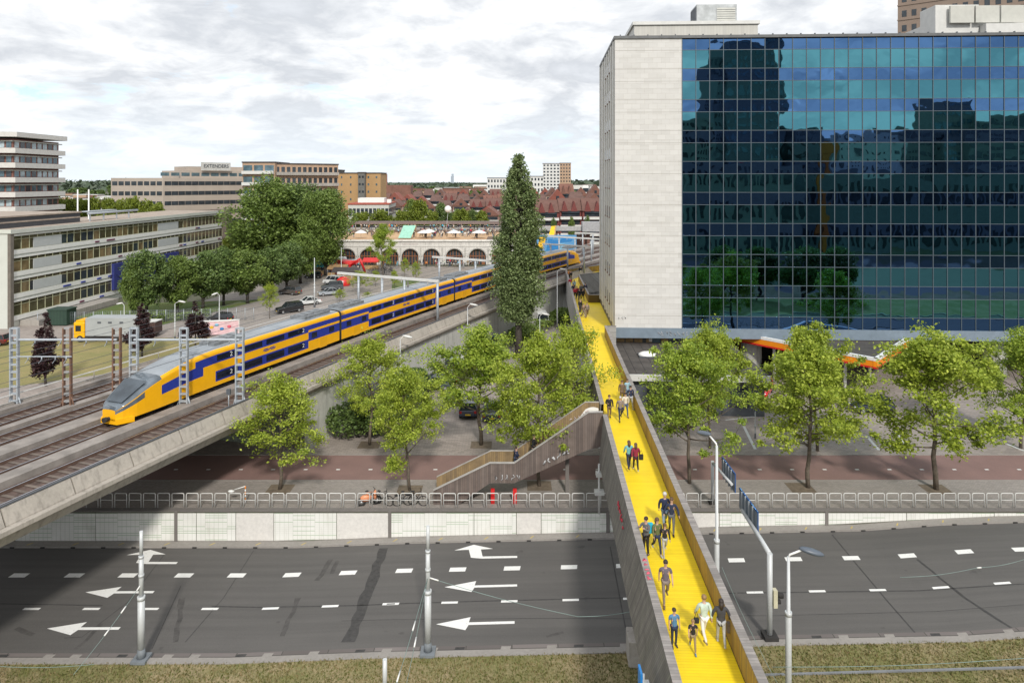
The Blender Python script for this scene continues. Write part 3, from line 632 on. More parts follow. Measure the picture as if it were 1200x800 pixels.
for c in range(NC):
    s0, s1 = c*CARL, (c+1)*CARL
    cb = obj('carriage_body', shell(s0, s1, c == 0, c == NC-1), [M_YEL, M_BLUEP, M_TROOF, M_SCREEN, M_TBLK], train)
    a = s0+(8.4 if c == 0 else 5.5); b = s1-(8.4 if c == NC-1 else 5.5); n = int((b-a)/2.35); st = (b-a)/n
    for i in range(n):
        for z0, z1 in ((2.90, 3.42), (1.13, 1.78)):
            obj('window', tq(a+i*st+.25, a+(i+1)*st-.3, z0, z1), M_TWIN, cb)
    for e in ([] if c == 0 else [s0+.9]) + ([] if c == NC-1 else [s1-4.9]):
        obj('window', tq(e+.2, e+1.0, 1.95, 2.55), M_TWIN, cb); obj('window', tq(e+3.0, e+3.8, 1.95, 2.55), M_TWIN, cb)
        obj('door', tq(e+1.45, e+2.6, .5, 1.70, -1.415), plain('door_yellow', (0.80, 0.40, 0.004), .4, 0, .05), cb)
    o = Vector((N0[0], N0[1], ZRAIL))
    for q0, q1, wd in ([(9, 12.5, .8), (20.5, 24.5, .9)] if c == 0 else [(1.0, 5.0, .9), (20.3, 24.4, .9)]):
        rf = MB()
        v = [Vector(tr(s0+s, u, ZRAIL+z))-o for z in (4.05, 4.42) for s, u in ((q0, -wd), (q1, -wd), (q1, wd), (q0, wd))]
        rf.add(v, [(0, 1, 2, 3), (4, 5, 6, 7), (0, 1, 5, 4), (1, 2, 6, 5), (2, 3, 7, 6), (3, 0, 4, 7)])
        for g_ in range(4):
            q = lerp(q0, q1, (g_+.5)/4); v = [Vector(tr(s0+q+ds, u, ZRAIL+z))-o for z in (4.40, 4.52) for ds, u in ((-.3, -wd*.7), (.3, -wd*.7), (.3, wd*.7), (-.3, wd*.7))]
            rf.add(v, [(0, 1, 2, 3), (4, 5, 6, 7), (0, 1, 5, 4), (1, 2, 6, 5), (2, 3, 7, 6), (3, 0, 4, 7)])
        obj('roof_unit', rf, plain('roof_equipment', (0.22, 0.235, 0.25), 0.5, 0.2, 0.3, 2), cb)
    for q in (3.9 if c == 0 else 2.6, 23.0 if c < NC-1 else 21.7):
        bg_ = MB()
        for dq in (-1.25, 1.25):
            for u in (-.78, .78):
                p = Vector(tr(s0+q+dq, u, ZRAIL+.44))-o; pp = Vector(tr(s0+q+dq, u+.12, ZRAIL+.44))-o; bg_.tube([p, pp], .44, 14, 0)
        v = [Vector(tr(s0+q+ds, u, ZRAIL+z))-o for z in (.3, .72) for ds, u in ((-1.9, -1.12), (1.9, -1.12), (1.9, 1.12), (-1.9, 1.12))]
        bg_.add(v, [(0, 1, 2, 3), (4, 5, 6, 7), (0, 1, 5, 4), (1, 2, 6, 5), (2, 3, 7, 6), (3, 0, 4, 7)]); obj('bogie', bg_, M_TBLK, cb)
    fr = MB()
    v = [Vector(tr(s, u, ZRAIL+z))-o for z in (.2, .5) for s, u in ((s0+(6 if c == 0 else .1), -1.1), (s1-.1, -1.1), (s1-.1, 1.1), (s0+(6 if c == 0 else .1), 1.1))]
    if c < NC-1:
        fr.add([Vector(tr(s, u, ZRAIL+z))-o for z in (.8, 4.0) for s, u in ((s1-.3, -1.2), (s1+.3, -1.2), (s1+.3, 1.2), (s1-.3, 1.2))], [(0, 1, 2, 3), (4, 5, 6, 7), (0, 1, 5, 4), (1, 2, 6, 5), (2, 3, 7, 6), (3, 0, 4, 7)])
        obj('gangway', fr, M_TBLK, train)
    # operator mark: two linked arrows on the yellow band
    lg = MB(); x = s0+12.5 if c else s0+14.2
    def sq(x0, z0, x1, z1, w=.07):
        v = [Vector(tr(x+x0, -1.425, ZRAIL+z0-w))-o, Vector(tr(x+x1, -1.425, ZRAIL+z1-w))-o, Vector(tr(x+x1, -1.425, ZRAIL+z1+w))-o, Vector(tr(x+x0, -1.425, ZRAIL+z0+w))-o]; lg.add(v, [(0, 1, 2, 3)])
    for dz in (0, .16): sq(0, 2.3+dz, .5, 2.3+dz, .05); sq(.85, 2.3+dz, 1.35, 2.3+dz, .05)
    sq(.45, 2.3, .9, 2.46, .05); sq(-.15, 2.36, .05, 2.5, .04); sq(1.3, 2.26, 1.5, 2.4, .04)
    obj('operator_mark', lg, M_BLUEP, cb); CLS.append((cb, s0))
for e, sg in ((0, 1), (TL, -1)):
    o = Vector((N0[0], N0[1], ZRAIL)); f = lambda s, u, z: Vector(tr(min(max(e+sg*s, 0), TL), u, ZRAIL+z))-o
    cp = MB(); p = f(.3, 0, .55); d = (f(0, 0, .5)-f(1, 0, .5)).normalized()
    cp.tube([p, p+d*.55], .16, 8); cp.tube([p+d*.5, p+d*.7], .22, 8); obj('coupler', cp, M_TBLK, train)
    fn = MB(); fn.add([f(.9, -1.36, .15), f(0, -.75, .12), f(0, .75, .12), f(.9, 1.36, .15), f(.9, -1.36, .62), f(0, -.75, .55), f(0, .75, .55), f(.9, 1.36, .62)],
        [(0, 1, 5, 4), (1, 2, 6, 5), (2, 3, 7, 6), (3, 0, 4, 7), (4, 5, 6, 7), (0, 3, 2, 1)]); obj('front_skirt', fn, M_YEL, train)
    for u in (-.62, .62):
        hl = MB(); hl.ball(f(.28, u, 1.0), (.13, .13, .1)); obj('headlight', hl, M_WHITE, train)
    ws = MB(); ps = [f(.55, -.75, 1.72), f(.55, .75, 1.72), f(2.4, 1.05, 2.95), f(2.4, -1.05, 2.95)]
    ws.add([q+d*.18+Vector((0, 0, .10)) for q in ps], [(0, 1, 2, 3)]); obj('windscreen', ws, glass('cab_glass', (0.10, 0.12, 0.14), 0.05, 0.4), train)

# ------------------------------------------------------------------ catenary masts and portals
def lattice_mast(label, px, mat, cat='mast', D=51.7, top=384):
    x = (px-600)*D/800; zt = H-(top-212)*D/800; h = zt-ZRAIL+.15; o = thing('catenary_mast', label, cat, (x, D, ZRAIL-.15), 0, 'lattice masts beside the tracks')
    mb = MB(); w = .27
    for s in (-1, 1): mb.box(s*w-.05, s*w+.05, -.13, .13, 0, h)
    z = .5
    while z < h: mb.box(-w+.04, w-.04, -.10, .10, z-.065, z+.065, 1); z += .55
    obj('lattice_shaft', mb, [mat, M_GALV if mat is not M_BROWNP else plain('batten_grey', (0.30, 0.30, 0.30), 0.6)], o)
    f = MB(); f.box(-.55, .55, -.4, .4, -.25, .02)
    for s in (-1, 1): f.tube([(s*.55, 0, 0), (s*.3, 0, .8)], .05, 5); 
    obj('footing', f, mat, o); return o
lm = [lattice_mast('rust brown lattice mast beside the yellow lorry, right of the two brown masts', 137, M_BROWNP),
      lattice_mast('rust brown lattice mast in front of the dark red tree at left', 79, M_BROWNP),
      lattice_mast('grey lattice mast at the far left edge of the viaduct', 17, M_GALV),
      lattice_mast('grey lattice mast beside the rust brown one, left end of the second beam', 157, M_GALV),
      lattice_mast('grey lattice mast standing against the front of the train', 215.5, M_GALV),
      lattice_mast('grey lattice mast at the right end of the beam, before the train side', 281, M_GALV)]
def beam(name, label, p0, p1, D0, D1, z, mat, w=.09):
    a = atD(p0, 212, D0); b = atD(p1, 212, D1); o = thing(name, label, 'beam', (a[0], a[1], z)); d = (b[0]-a[0], b[1]-a[1], 0)
    obj('crossbar', MB().tube([(0, 0, 0), d], w, 6, smooth=False), mat, o); hg = MB()
    for f in (.2, .45, .7, .9):
        q = Vector(d)*f; hg.tube([q, q+Vector((0, 0, -.3))], .045, 6); hg.tube([q+Vector((0, -.0, -.2)), q+Vector((.25, -.7, -.32))], .02, 5)
    obj('insulator', hg, M_GALV, o); return o
zb = H-(398-212)*51.7/800
beam('catenary_beam', 'thin grey crossbar linking the leftmost lattice masts over the tracks', 17, 137, 51.7, 51.7, zb, M_GALV)
beam('catenary_beam', 'thin grey crossbar linking the lattice masts over the yellow train', 157, 281, 51.7, 51.7, zb, M_GALV)
beam('catenary_beam', 'slanting grey bracket arm between the first two masts at left', 20, 84, 51.4, 51.4, zb-1.2, M_GALV, .05)
def portal(label, a, b, posts, dark=None):
    """white beam from pixel a to pixel b; depth found from the track it spans"""
    (x0, y0), (x1, y1) = a, b
    z = ZRAIL+4.75; D0 = 800*(H-z)/(y0-212.0); D1 = 800*(H-z)/(y1-212.0)
    A = ((x0-600)*D0/800, D0, z); B = ((x1-600)*D1/800, D1, z)
    o = thing('catenary_portal', label, 'portal', (A[0], A[1], 5.36)); d = Vector((B[0]-A[0], B[1]-A[1], 0)); z -= 5.36
    L = d.length; u = d.normalized(); n = Vector((-u.y, u.x, 0))*.16; mb = MB()
    v = [Vector((0, 0, z))-n, d+Vector((0, 0, z))-n, d+Vector((0, 0, z))+n, Vector((0, 0, z))+n]; v += [q+Vector((0, 0, .28)) for q in v]
    mb.add(v, [(0, 1, 2, 3), (4, 5, 6, 7), (0, 1, 5, 4), (1, 2, 6, 5), (2, 3, 7, 6), (3, 0, 4, 7)]); obj('beam', mb, M_LGREY, o)
    for f in posts:
        q = d*f; obj('post', MB().tube([(q.x, q.y, 0), (q.x, q.y, z)], .16, 8), M_GALV, o)
    ins = MB()
    for f in (.15, .4, .65, .9): q = d*f; ins.tube([(q.x, q.y, z), (q.x, q.y, z-.45)], .05, 5)
    obj('insulator', ins, M_LGREY, o); return o
portal('white catenary portal over the middle of the train, the nearest of the row', (396, 321), (514, 331), (.22, .46, .68, .99))
portal('white catenary portal in front of the arched building, second of the row', (507, 302), (590, 308), (.1, .4, .62))
portal('white catenary portal right of the tall poplar beside the end of the train', (636, 286.5), (690, 290), (.02, .18, .55, .9))
portal('white catenary portal behind the end of the train, crossing to the stone tower', (640, 277.5), (703, 281), (.25, .55, .85))
portal('small far white catenary portal under the grey footbridge', (674, 273.5), (704, 274.8), (.3, .7))
for (px, py, yb) in [(478, 331, 369), (742, 290, 330), (652, 290, 330)]:
    pass
p = atz(478, 369, 5.6); o = thing('catenary_post', 'dark slim catenary post standing before the side of the train', 'post', (p[0], p[1], 5.4))
obj('shaft', MB().tube([(0, 0, 0), (0, 0, H-(330-212)*p[1]/800-5.4)], .1, 8), M_CONCD, o); obj('foot', MB().box(-.3, .3, -.3, .3, -.05, .12), M_CONCD, o)
p = atz(268, 480, 5.6); o = thing('track_signal', 'small slim signal post between the mast and the train side', 'signal', (p[0], p[1], 5.4))
obj('shaft', MB().tube([(0, 0, 0), (0, 0, 1.6)], .04, 6), M_GALV, o); obj('signal_box', MB().box(-.14, .14, -.1, .1, 1.35, 1.75), M_DGREY, o)
# overhead contact wires, one pair per track
for c, w in zip(TR, ('nearest track', 'track the train runs on', 'third track', 'farthest track')):
    mb = MB(); 
    for z, r in ((zb-.55, .016), (zb-.05, .013)):
        P = []; t = 10
        while t < 150:
            sag = 0 if z < zb-.3 else .35*(1-abs(((t/22) % 1)*2-1)); P.append(via(t, c, z-sag*.0)); t += 4
        mb.tube(P, r, 4)
    tag(obj('overhead_wire', mb, M_DGREY), 'pair of thin overhead wires hanging above the '+w, 'wire', 'overhead railway wires')

# ------------------------------------------------------------------ yellow footbridge
BX, BY = 5.8, 45.0; bp = gw(BX, BY)
br = thing('footbridge', 'long bright yellow timber footbridge with weathered grey board sides crossing the road', 'bridge', (bp[0], bp[1], 0), GA)
ZD = 5.3
def bl(X, Y, z): return (X-BX, Y-BY, z)
def bpoly(mb, pts, z0, z1, mi=0): return mb.prism([(x-BX, y-BY) for x, y in pts], z0, z1, mi)
def wallseg(name, p, q, z0, z1, th, mats, lean=0.0, side=1, cap=True, zt=None):
    """parapet from p to q (grid coords); inner face towards +side; mats inner, outer, cap"""
    d = Vector((q[0]-p[0], q[1]-p[1], 0)); L = d.length; u = d/L; n = Vector((-u.y, u.x, 0))*side
    o = link(name, None, br); return o
# deck slab
dk = MB(); deck_poly = [(4.50, -10), (7.0, -10), (7.0, 76.9), (8.28, 76.9), (8.28, 98.0), (6.35, 98.0), (6.35, 98.6), (5.3, 121), (30, 139), (30, 147), (4.7, 125.2), (4.5, 120)]
deck_poly = [(4.50, -10), (7.0, -10), (7.0, 76.9), (8.28, 76.9), (8.28, 97.5), (6.6, 97.5), (6.3, 118.5), (24, 134), (24, 144), (4.55, 125.5)]
bpoly(dk, deck_poly, ZD-.12, ZD); obj('deck', dk, M_YDECK, br)
ub = MB(); bpoly(ub, [(4.35, -10), (7.15, -10), (7.15, 76.8), (7.9, 77), (7.9, 97), (6.4, 97.3), (6.1, 118.6), (23.6, 134.2), (23.6, 143.6), (4.4, 125)], ZD-.62, ZD-.125); obj('under_frame', ub, plain('bridge_steel', (0.10, 0.095, 0.09), 0.7), br)
def panel(P, Q, off_in, th, ztop, zbot_in, zbot_out, lean_out, side, nm='parapet'):
    """hollow timber side wall between grid points; 'side' +1 has its outside to the left of travel"""
    d = Vector((Q[0]-P[0], Q[1]-P[1])); L = d.length; u = d/L; n = Vector((-u.y, u.x))*side
    def pt(s, o, z): return (P[0]+u.x*s+n.x*o-BX, P[1]+u.y*s+n.y*o-BY, z)
    inn = MB(); inn.add([pt(0, 0, zbot_in), pt(L, 0, zbot_in), pt(L, 0, ztop-.05), pt(0, 0, ztop-.05), pt(0, .04, zbot_in), pt(L, .04, zbot_in), pt(L, .04, ztop-.05), pt(0, .04, ztop-.05)],
        [(0, 1, 2, 3), (4, 5, 6, 7), (0, 3, 7, 4), (1, 2, 6, 5), (0, 1, 5, 4), (3, 2, 6, 7)])
    outm = MB(); a, b = th-.03, th+lean_out
    outm.add([pt(0, b, zbot_out), pt(L, b, zbot_out), pt(L, a, ztop-.05), pt(0, a, ztop-.05), pt(0, b-.06, zbot_out), pt(L, b-.06, zbot_out), pt(L, a-.06, ztop-.05), pt(0, a-.06, ztop-.05)],
        [(0, 1, 2, 3), (4, 5, 6, 7), (0, 1, 5, 4), (0, 3, 7, 4), (1, 2, 6, 5), (3, 2, 6, 7)])
    cp = MB(); cp.add([pt(s, o, z) for z in (ztop-.045, ztop) for s, o in ((-.03, -.03), (L+.03, -.03), (L+.03, th+.02), (-.03, th+.02))], [(0, 1, 2, 3), (4, 5, 6, 7), (0, 1, 5, 4), (1, 2, 6, 5), (2, 3, 7, 6), (3, 0, 4, 7)])
    ax = 1 if abs(u.y) > .7 else 0
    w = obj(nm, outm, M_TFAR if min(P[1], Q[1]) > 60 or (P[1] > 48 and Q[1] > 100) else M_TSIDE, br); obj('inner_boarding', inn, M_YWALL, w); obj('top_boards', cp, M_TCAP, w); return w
ZT = ZD+1.12
STY0, STY1 = 47.6, 49.9       # opening for the stair
panel((4.50, -10), (4.50, STY0), 0, .26, ZT, ZD, ZD-2.15, .28, 1)
panel((4.50, STY1), (4.51, 62), 0, .26, ZT, ZD, ZD-2.15, .28, 1)
panel((4.51, 62.02), (4.55, 125.5), 0, .26, ZT, ZD, ZD-2.15, .28, 1)
panel((7.02, -10), (7.02, 76.8), 0, .28, ZT, ZD, ZD-1.5, .1, -1)
panel((7.3, 76.85), (8.28, 76.85), 0, .22, ZT, ZD, ZD-1.5, .05, -1)
panel((4.55, 125.5), (24, 144), 0, .26, ZT, ZD, ZD-1.9, .2, 1)
panel((6.6, 97.5), (8.28, 97.5), 0, .2, ZT, ZD, ZD-1.9, .1, 1)
panel((6.6, 97.5), (6.3, 118.5), 0, .2, ZT, ZD, ZD-1.9, .1, -1)
panel((6.3, 118.5), (24, 134), 0, .22, ZT, ZD, ZD-2.2, .2, -1)
# graffiti strokes in red on the boards and the cap
def scribble(mb, org, ux, uz, w, text_seed, n=6, size=.3, r=.02):
    rs = random.Random(text_seed); x = 0
    for i in range(n):
        P = []; k = rs.randint(4, 6)
        for j in range(k): P.append(Vector(org)+Vector(ux)*(x+rs.uniform(0, size*.8))+Vector(uz)*(size*(1-j/(k-1) if i % 2 else rs.uniform(0, 1))))
        mb.tube(P, r, 4); x += size*.95
    return mb
gr = MB(); xb = 3.95
for i in range(6):
    y = 36.6-i*.42; z0 = 5.1; org = (4.16-BX, y-BY, z0)
    scribble(gr, (4.12-BX-.02, y-BY, 5.45), (0, .9, 0), (-.06, .15, -.9), 0, 10+i, 1, .42, .04)
obj('graffiti', gr, plain('graffiti_red', (0.62, 0.05, 0.08), 0.6), br)
gr = MB(); 
for i in range(5): scribble(gr, (4.28-BX+.0, 29.3-i*.34-BY, ZT+.012), (.8, 0, 0), (0, .7, 0), 0, 30+i, 1, .28, .028)
obj('graffiti', gr, plain('graffiti_pink', (0.70, 0.12, 0.18), 0.6), br)
# piers of the bridge
def pier(label, X, Y, zb, block):
    x, y = gw(X, Y); o = thing('bridge_pier', label, 'pier', (x, y, zb), GA)
    if block: bevel(obj('plinth', MB().box(-.55, .75, -.6, .6, 0, 1.3), M_CONC, o), .04)
    obj('column', MB().box(-.16, .16, -.16, .16, 1.3 if block else 0, ZD-.65-zb), M_BROWNP if block else M_CONC, o)
    obj('column', MB().box(1.9, 2.2, -.16, .16, 0, ZD-.65-zb), M_BROWNP if block else M_CONC, o); return o
pier('rust brown bridge column on a pale concrete block at the near road edge', 4.85, 34.6, zr(5)+.1, True)
pier('pale concrete bridge pillar behind the tiled wall', 4.85, 47.9, 0, False)
pier('pale concrete bridge pillar in the plaza under the trees', 4.85, 64, 0, False)
pier('pale concrete bridge pillar beside the service road', 4.85, 84, 0, False)
pier('pale concrete bridge pillar near the far bend of the bridge', 4.85, 104, 0, False)
fl = MB(); a = gw(3.98, 46.6)
o = thing('floodlight', 'pale grey lamp bracket fixed under the left side of the yellow bridge', 'lamp', (a[0]-.1, a[1], 0))
obj('bracket', MB().tube([(0, 0, .0), (0, 0, 3.4)], .07, 8), M_LGREY, o); obj('lamp_head', MB().box(-.32, .32, -.35, .2, 1.4, 1.62).box(-.22, .22, -.3, .2, 2.6, 2.85), M_LGREY, o)

# ------------------------------------------------------------------ timber stair
st = thing('timber_staircase', 'brown timber boarded staircase climbing from the pavement to the yellow bridge', 'staircase', (0, 48.9, 0))
xa, xb_, xc, xd = -5.5, -1.55, .15, 6.35     # foot, landing start, landing end, bridge
def zdk(x): return -.15 if x <= xa else (lerp(-.15, 1.75, (x-xa)/(xb_-xa)) if x < xb_ else (1.75 if x < xc else lerp(1.75, ZD, min(1, (x-xc)/(xd-1.0-xc)))))
P = [xa, -3.7, xb_, xc, xd-1.0, xd]; BOT = dict(zip(P, (0, 0.02, 1.5, 1.5, 3.85, 4.05)))
def stair_wall(y, yi, matout, matin, low):
    w = MB(); vs = []; n = len(P)
    for x in P: vs.append((x, y, zdk(x)+1.12))
    for x in P: vs.append((x, y, BOT[x] if yi > 0 else max(0.0, zdk(x)-low)))
    vs += [(v[0], y+(.10 if yi > 0 else -.10), v[2]) for v in vs]
    fs = []
    for i in range(n-1):
        fs += [(i, i+1, n+i+1, n+i), (2*n+i, 2*n+i+1, 3*n+i+1, 3*n+i), (i, i+1, 2*n+i+1, 2*n+i), (n+i, n+i+1, 3*n+i+1, 3*n+i)]
    fs += [(0, n, 3*n, 2*n), (n-1, 2*n-1, 4*n-1, 3*n-1)]
    w.add(vs, fs); o = obj('side_wall', w, matout, st)
    ins = MB(); s = .13 if yi > 0 else -.13
    ins.add([(x, y+s, zdk(x)+1.10) for x in P]+[(x, y+s, zdk(x)-.05) for x in P], [(i, i+1, n+i+1, n+i) for i in range(n-1)]); obj('inner_boarding', ins, matin, o)
    cp = MB()
    for a, b in zip(P, P[1:]):
        cp.add([(a, y-.06, zdk(a)+1.13), (b, y-.06, zdk(b)+1.13), (b, y+.18 if yi > 0 else y+.06, zdk(b)+1.13), (a, y+.18 if yi > 0 else y+.06, zdk(a)+1.13),
                (a, y-.06, zdk(a)+1.18), (b, y-.06, zdk(b)+1.18), (b, y+.18 if yi > 0 else y+.06, zdk(b)+1.18), (a, y+.18 if yi > 0 else y+.06, zdk(a)+1.18)],
               [(4, 5, 6, 7), (0, 1, 5, 4), (2, 3, 7, 6)])
    obj('hand_rail', cp, plain('rail_cap', (0.40, 0.38, 0.36), 0.6), o); return o
stair_wall(-1.2, 1, M_SSIDE, M_SIN, 1.15); stair_wall(1.0, -1, M_SIN, M_SIN, .5)
tr_ = MB()
for a, b in zip(P[:-1], P[1:]):
    nst = max(1, int(abs(zdk(b)-zdk(a))/.17)); 
    for i in range(nst):
        x0, x1 = lerp(a, b, i/nst), lerp(a, b, (i+1)/nst); z = lerp(zdk(a), zdk(b), (i+1)/nst); tr_.box(x0, x1+.02, -1.05, .88, z-.12, z)
obj('stair_steps', tr_, M_SSIDE, st)
for x in (-1.35, .2):
    obj('leg', MB().box(x-.13, x+.13, -1.08, -.86, 0, 1.0), M_RED, st); 
for x in (4.0,): obj('leg', MB().box(x-.13, x+.13, .5, .72, 0, 3.0), M_CONCD, st)
gf = MB(); scribble(gf, (2.15, -1.235, 2.75), (1, 0, .45), (0, 0, .9), 0, 5, 6, .34, .045); scribble(gf, (-1.2, -1.235, 1.7), (1, 0, 0), (0, 0, 1), 0, 8, 5, .40, .03)
obj('graffiti', gf, plain('graffiti_white', (0.50, 0.50, 0.51), 0.6), st)
gp = MB(); scribble(gp, (4.2, .85, 5.0), (1, 0, .5), (0, 0, .8), 0, 15, 5, .3, .03); obj('graffiti', gp, plain('graffiti_pale', (0.6, 0.5, 0.5), 0.6), st)
pa = MB(); vs = []
for i in range(13):
    f = i/12; vs.append((lerp(4.9, 6.3, f), .86, zdk(lerp(4.9, 6.3, f))+.35+.6*math.sin(f*2.2)*.8))
pa.add(vs+[(v[0], .86, v[2]-.30) for v in vs], [(i, i+1, 14+i, 13+i) for i in range(12)]); obj('graffiti', pa, M_WHITE, st)

def train_text(s, cb, at, z):
    c = bpy.data.curves.new('t', 'FONT'); c.body = s; c.size = .62; c.extrude = .004; c.align_x = 'CENTER'; c.align_y = 'CENTER'
    o = bpy.data.objects.new('t', c); COL.objects.link(o); me = bpy.data.meshes.new_from_object(o.evaluated_get(bpy.context.evaluated_depsgraph_get())); bpy.data.objects.remove(o)
    me.materials.clear(); me.materials.append(M_WHITE); p = Vector(tr(at, -1.44, z)); q = Vector(tr(at+1, -1.44, z)); h = math.atan2(q.y-p.y, q.x-p.x)
    r = link('class_number', me, cb, p-Vector((N0[0], N0[1], 0))); r.rotation_euler = (R(90), 0, h)
for cb, s0 in CLS:
    for at in (s0+10.2, s0+19.6): train_text('2', cb, at, 3.15); train_text('2', cb, at, 1.45)
# ------------------------------------------------------------------ glass office tower
CX, CY = 8.3, 78.0; tp = gw(CX, CY)
ZB, ZTOP = 5.75, 38.75
tw = thing('office_tower', 'large office tower with blue and teal mirror glass curtain wall and pale stone corner', 'office building', (tp[0], tp[1], 0), GA)
SW = 7.55; TW = 60.0; TD = 19.5
z0 = H-(383.5-212)*77.6/800; z1 = H-(47-212)*77.6/800      # glass field
obj('stone_cladding', MB().box(0, SW, 0, TD, z0, z1+.1), M_STONE, tw)
obj('core', MB().box(SW, TW, .35, TD-.05, z0, z1+.05), M_DGREY, tw)
seams = MB()
per = (z1-z0-12.5*77.6/800)/9.0
rows = [(z1-12.8*77.6/800, z1, 'b')]
zc_ = rows[0][0]
for i in range(9):
    rows.append((zc_-per*.6, zc_, 't')); rows.append((zc_-per, zc_-per*.6, 'b')); zc_ -= per
for a, b, k in rows: seams.box(-.004, SW-.02, -.006, .01, a-.02, a+.02); seams.box(-.006, .01, .02, TD-.5, a-.02, a+.02)
obj('stone_joint', seams, plain('joint_grey', (0.36, 0.34, 0.31), 0.8), tw)
cw = (1200-798)/25.3*77.6/800*.997; ncol = int((TW-SW)/cw)
rs = random.Random(11); extra = {'t': MB(), 'b': MB()}; cnt = {'t': 0, 'b': 0}
def pane(mb, x0, x1, a, b):
    """mirror pane standing a hair out of true, its middle bowed"""
    tx, tz, bow = rs.gauss(0, .0022), rs.gauss(0, .0022), rs.gauss(0, .002); n = 4; vs = []; w, h = x1-x0, b-a
    for j in range(n+1):
        for i in range(n+1):
            u, v = i/n-.5, j/n-.5; vs.append((x0+w*i/n, .0+u*w*tx+v*h*tz-bow*(1-4*u*u)*(1-4*v*v), a+h*j/n))
    mb.add(vs, [(j*(n+1)+i, j*(n+1)+i+1, (j+1)*(n+1)+i+1, (j+1)*(n+1)+i) for j in range(n) for i in range(n)], 0, True)
order = [(r, c) for r in range(len(rows)) for c in range(ncol)]
vis = [(r, c) for r, c in order if c < 26]
pick = {'t': set(), 'b': set()}
for k in 'tb':
    cand = [(r, c) for r, c in vis if rows[r][2] == k]; cand.sort(key=lambda q: (q[0] not in (0, 1, 2, 3, 4, 5, 6, 7, 8), -q[1])); pick[k] = set(cand[:100])
for r, c in order:
    a, b, k = rows[r]; x0 = SW+c*cw; mb = MB() if (r, c) in pick[k] else extra[k]
    pane(mb, x0+.03, x0+cw-.03, a+.03, b-.03)
    if mb is not extra[k]: obj('window' if k == 't' else 'spandrel_panel', mb, M_TEAL if k == 't' else M_BLUE, tw)
tag(obj('windows', extra['t'], M_TEAL, tw), kind='stuff'); tag(obj('spandrel_panels', extra['b'], M_BLUE, tw), kind='stuff')
fr = MB()
for c in range(ncol+1): x = SW+c*cw; fr.box(x-.034, x+.034, -.07, .34, z0, z1)
obj('vertical_mullion', fr, M_MULL, tw); fr = MB()
for a, b, k in rows: fr.box(SW, SW+ncol*cw, -.055, .33, a-.028, a+.028)
obj('horizontal_mullion', fr, M_MULL, tw)
# side wall: shallow pilasters and three columns of slit windows
pl_ = MB()
for y in (1.2, 4.0, 6.4, 8.8, 11.2, 14.5, 19): pl_.box(-.14, -.004, y-.55, y+.35, z0, z1-.05)
obj('pilaster', pl_, plain('side_panel', (0.62, 0.61, 0.58), .6, 0, .05, .3), tw)
for i in range(10):
    for y in (5.2, 7.6, 10.0):
        zb0 = z1-2.9-per*i
        if zb0 < z0: continue
        w = obj('slit_window', MB().box(-.10, .02, y-.28, y+.28, zb0, zb0+1.25), M_WIN, tw); obj('sill', MB().box(-.2, -.005, y-.34, y+.34, zb0-.12, zb0-.01), M_BROWNP, w)
cap = MB(); cap.box(-.12, TW+.1, -.16, TD+.1, z1+.1, z1+.42); obj('roof_edge', cap, plain('roof_edge', (0.12, 0.125, 0.13), 0.5), tw)
an = MB(); x = .6
while x < TW: an.box(x-.06, x+.06, -.1, .1, z1+.42, z1+.56); x += 1.55
obj('roof_anchors', an, M_DGREY, tw)
obj('roof', MB().box(.1, TW-.1, .2, TD-.1, z1+.40, z1+.45), M_ROOFD, tw)
sf = MB(); sf.box(-.02, TW, -.12, .3, z0-1.15, z0-.012); obj('base_band', sf, plain('base_band_grey', (0.20, 0.255, 0.315), 0.5, 0.1, 0.12, 1.2), tw)
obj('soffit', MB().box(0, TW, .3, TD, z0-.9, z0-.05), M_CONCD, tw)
gg = MB(); scribble(gg, (4.7, -.145, z0-.85), (1, 0, 0), (0, 0, 1), 0, 21, 9, .48, .03); obj('graffiti', gg, plain('graffiti_white', (0.62, 0.62, 0.64), 0.6), tw)
gg = MB(); scribble(gg, (.35, -.03, z0+.9), (1, 0, 0), (0, 0, 1), 0, 27, 3, .34, .016); obj('graffiti', gg, M_DGREY, tw)
pent = MB(); pent.box(2.6, 17.0, 3.2, 15, z1+.45, z1+2.35); pe = obj('penthouse', pent, planks('ribbed_cream', [(0.50, 0.49, 0.45), (0.54, 0.53, 0.49), (0.47, 0.46, 0.43)], .35, 0, .5, (0.4, 0.39, 0.36), 0.1), tw)
obj('penthouse_edge', MB().box(2.4, 17.2, 3.0, 15.2, z1+2.36, z1+2.75), M_LGREY, pe)
ac = MB(); ac.box(11.2, 16.2, 9.0, 12.4, z1+2.8, z1+6.2); a_ = obj('cooling_unit', ac, plain('unit_grey', (0.42, 0.44, 0.45), 0.6, 0.1, 0.3, 0.8), tw)
lv = MB()
for i in range(9): lv.box(13.7, 16.0, 8.93, 8.985, z1+3.3+i*.28, z1+3.5+i*.28)
obj('louvre', lv, M_CREAM, a_); lv = MB()
for i in range(6): lv.box(11.13, 11.19, 9.2+i*.55, 9.5+i*.55, z1+3.0, z1+6.0)
obj('louvre', lv, M_DGREY, a_)
for x0, x1, y0, y1, h in ((40.0, 60, 6, 15, 3.2), (43.5, 60, 4.0, 6, 1.9), (38.4, 43.4, 5.2, 8.5, 4.4)):
    q = MB(); q.box(x0, x1, y0, y1, z1+.45, z1+.45+h); obj('plant_room', q, M_LGREY, tw)
q = MB()
for i in range(3): q.box(39.8+i*2.9, 42.5+i*2.9, 4.6, 4.9, z1+2.6, z1+4.6)
obj('plant_screen', q, M_CREAM, tw)
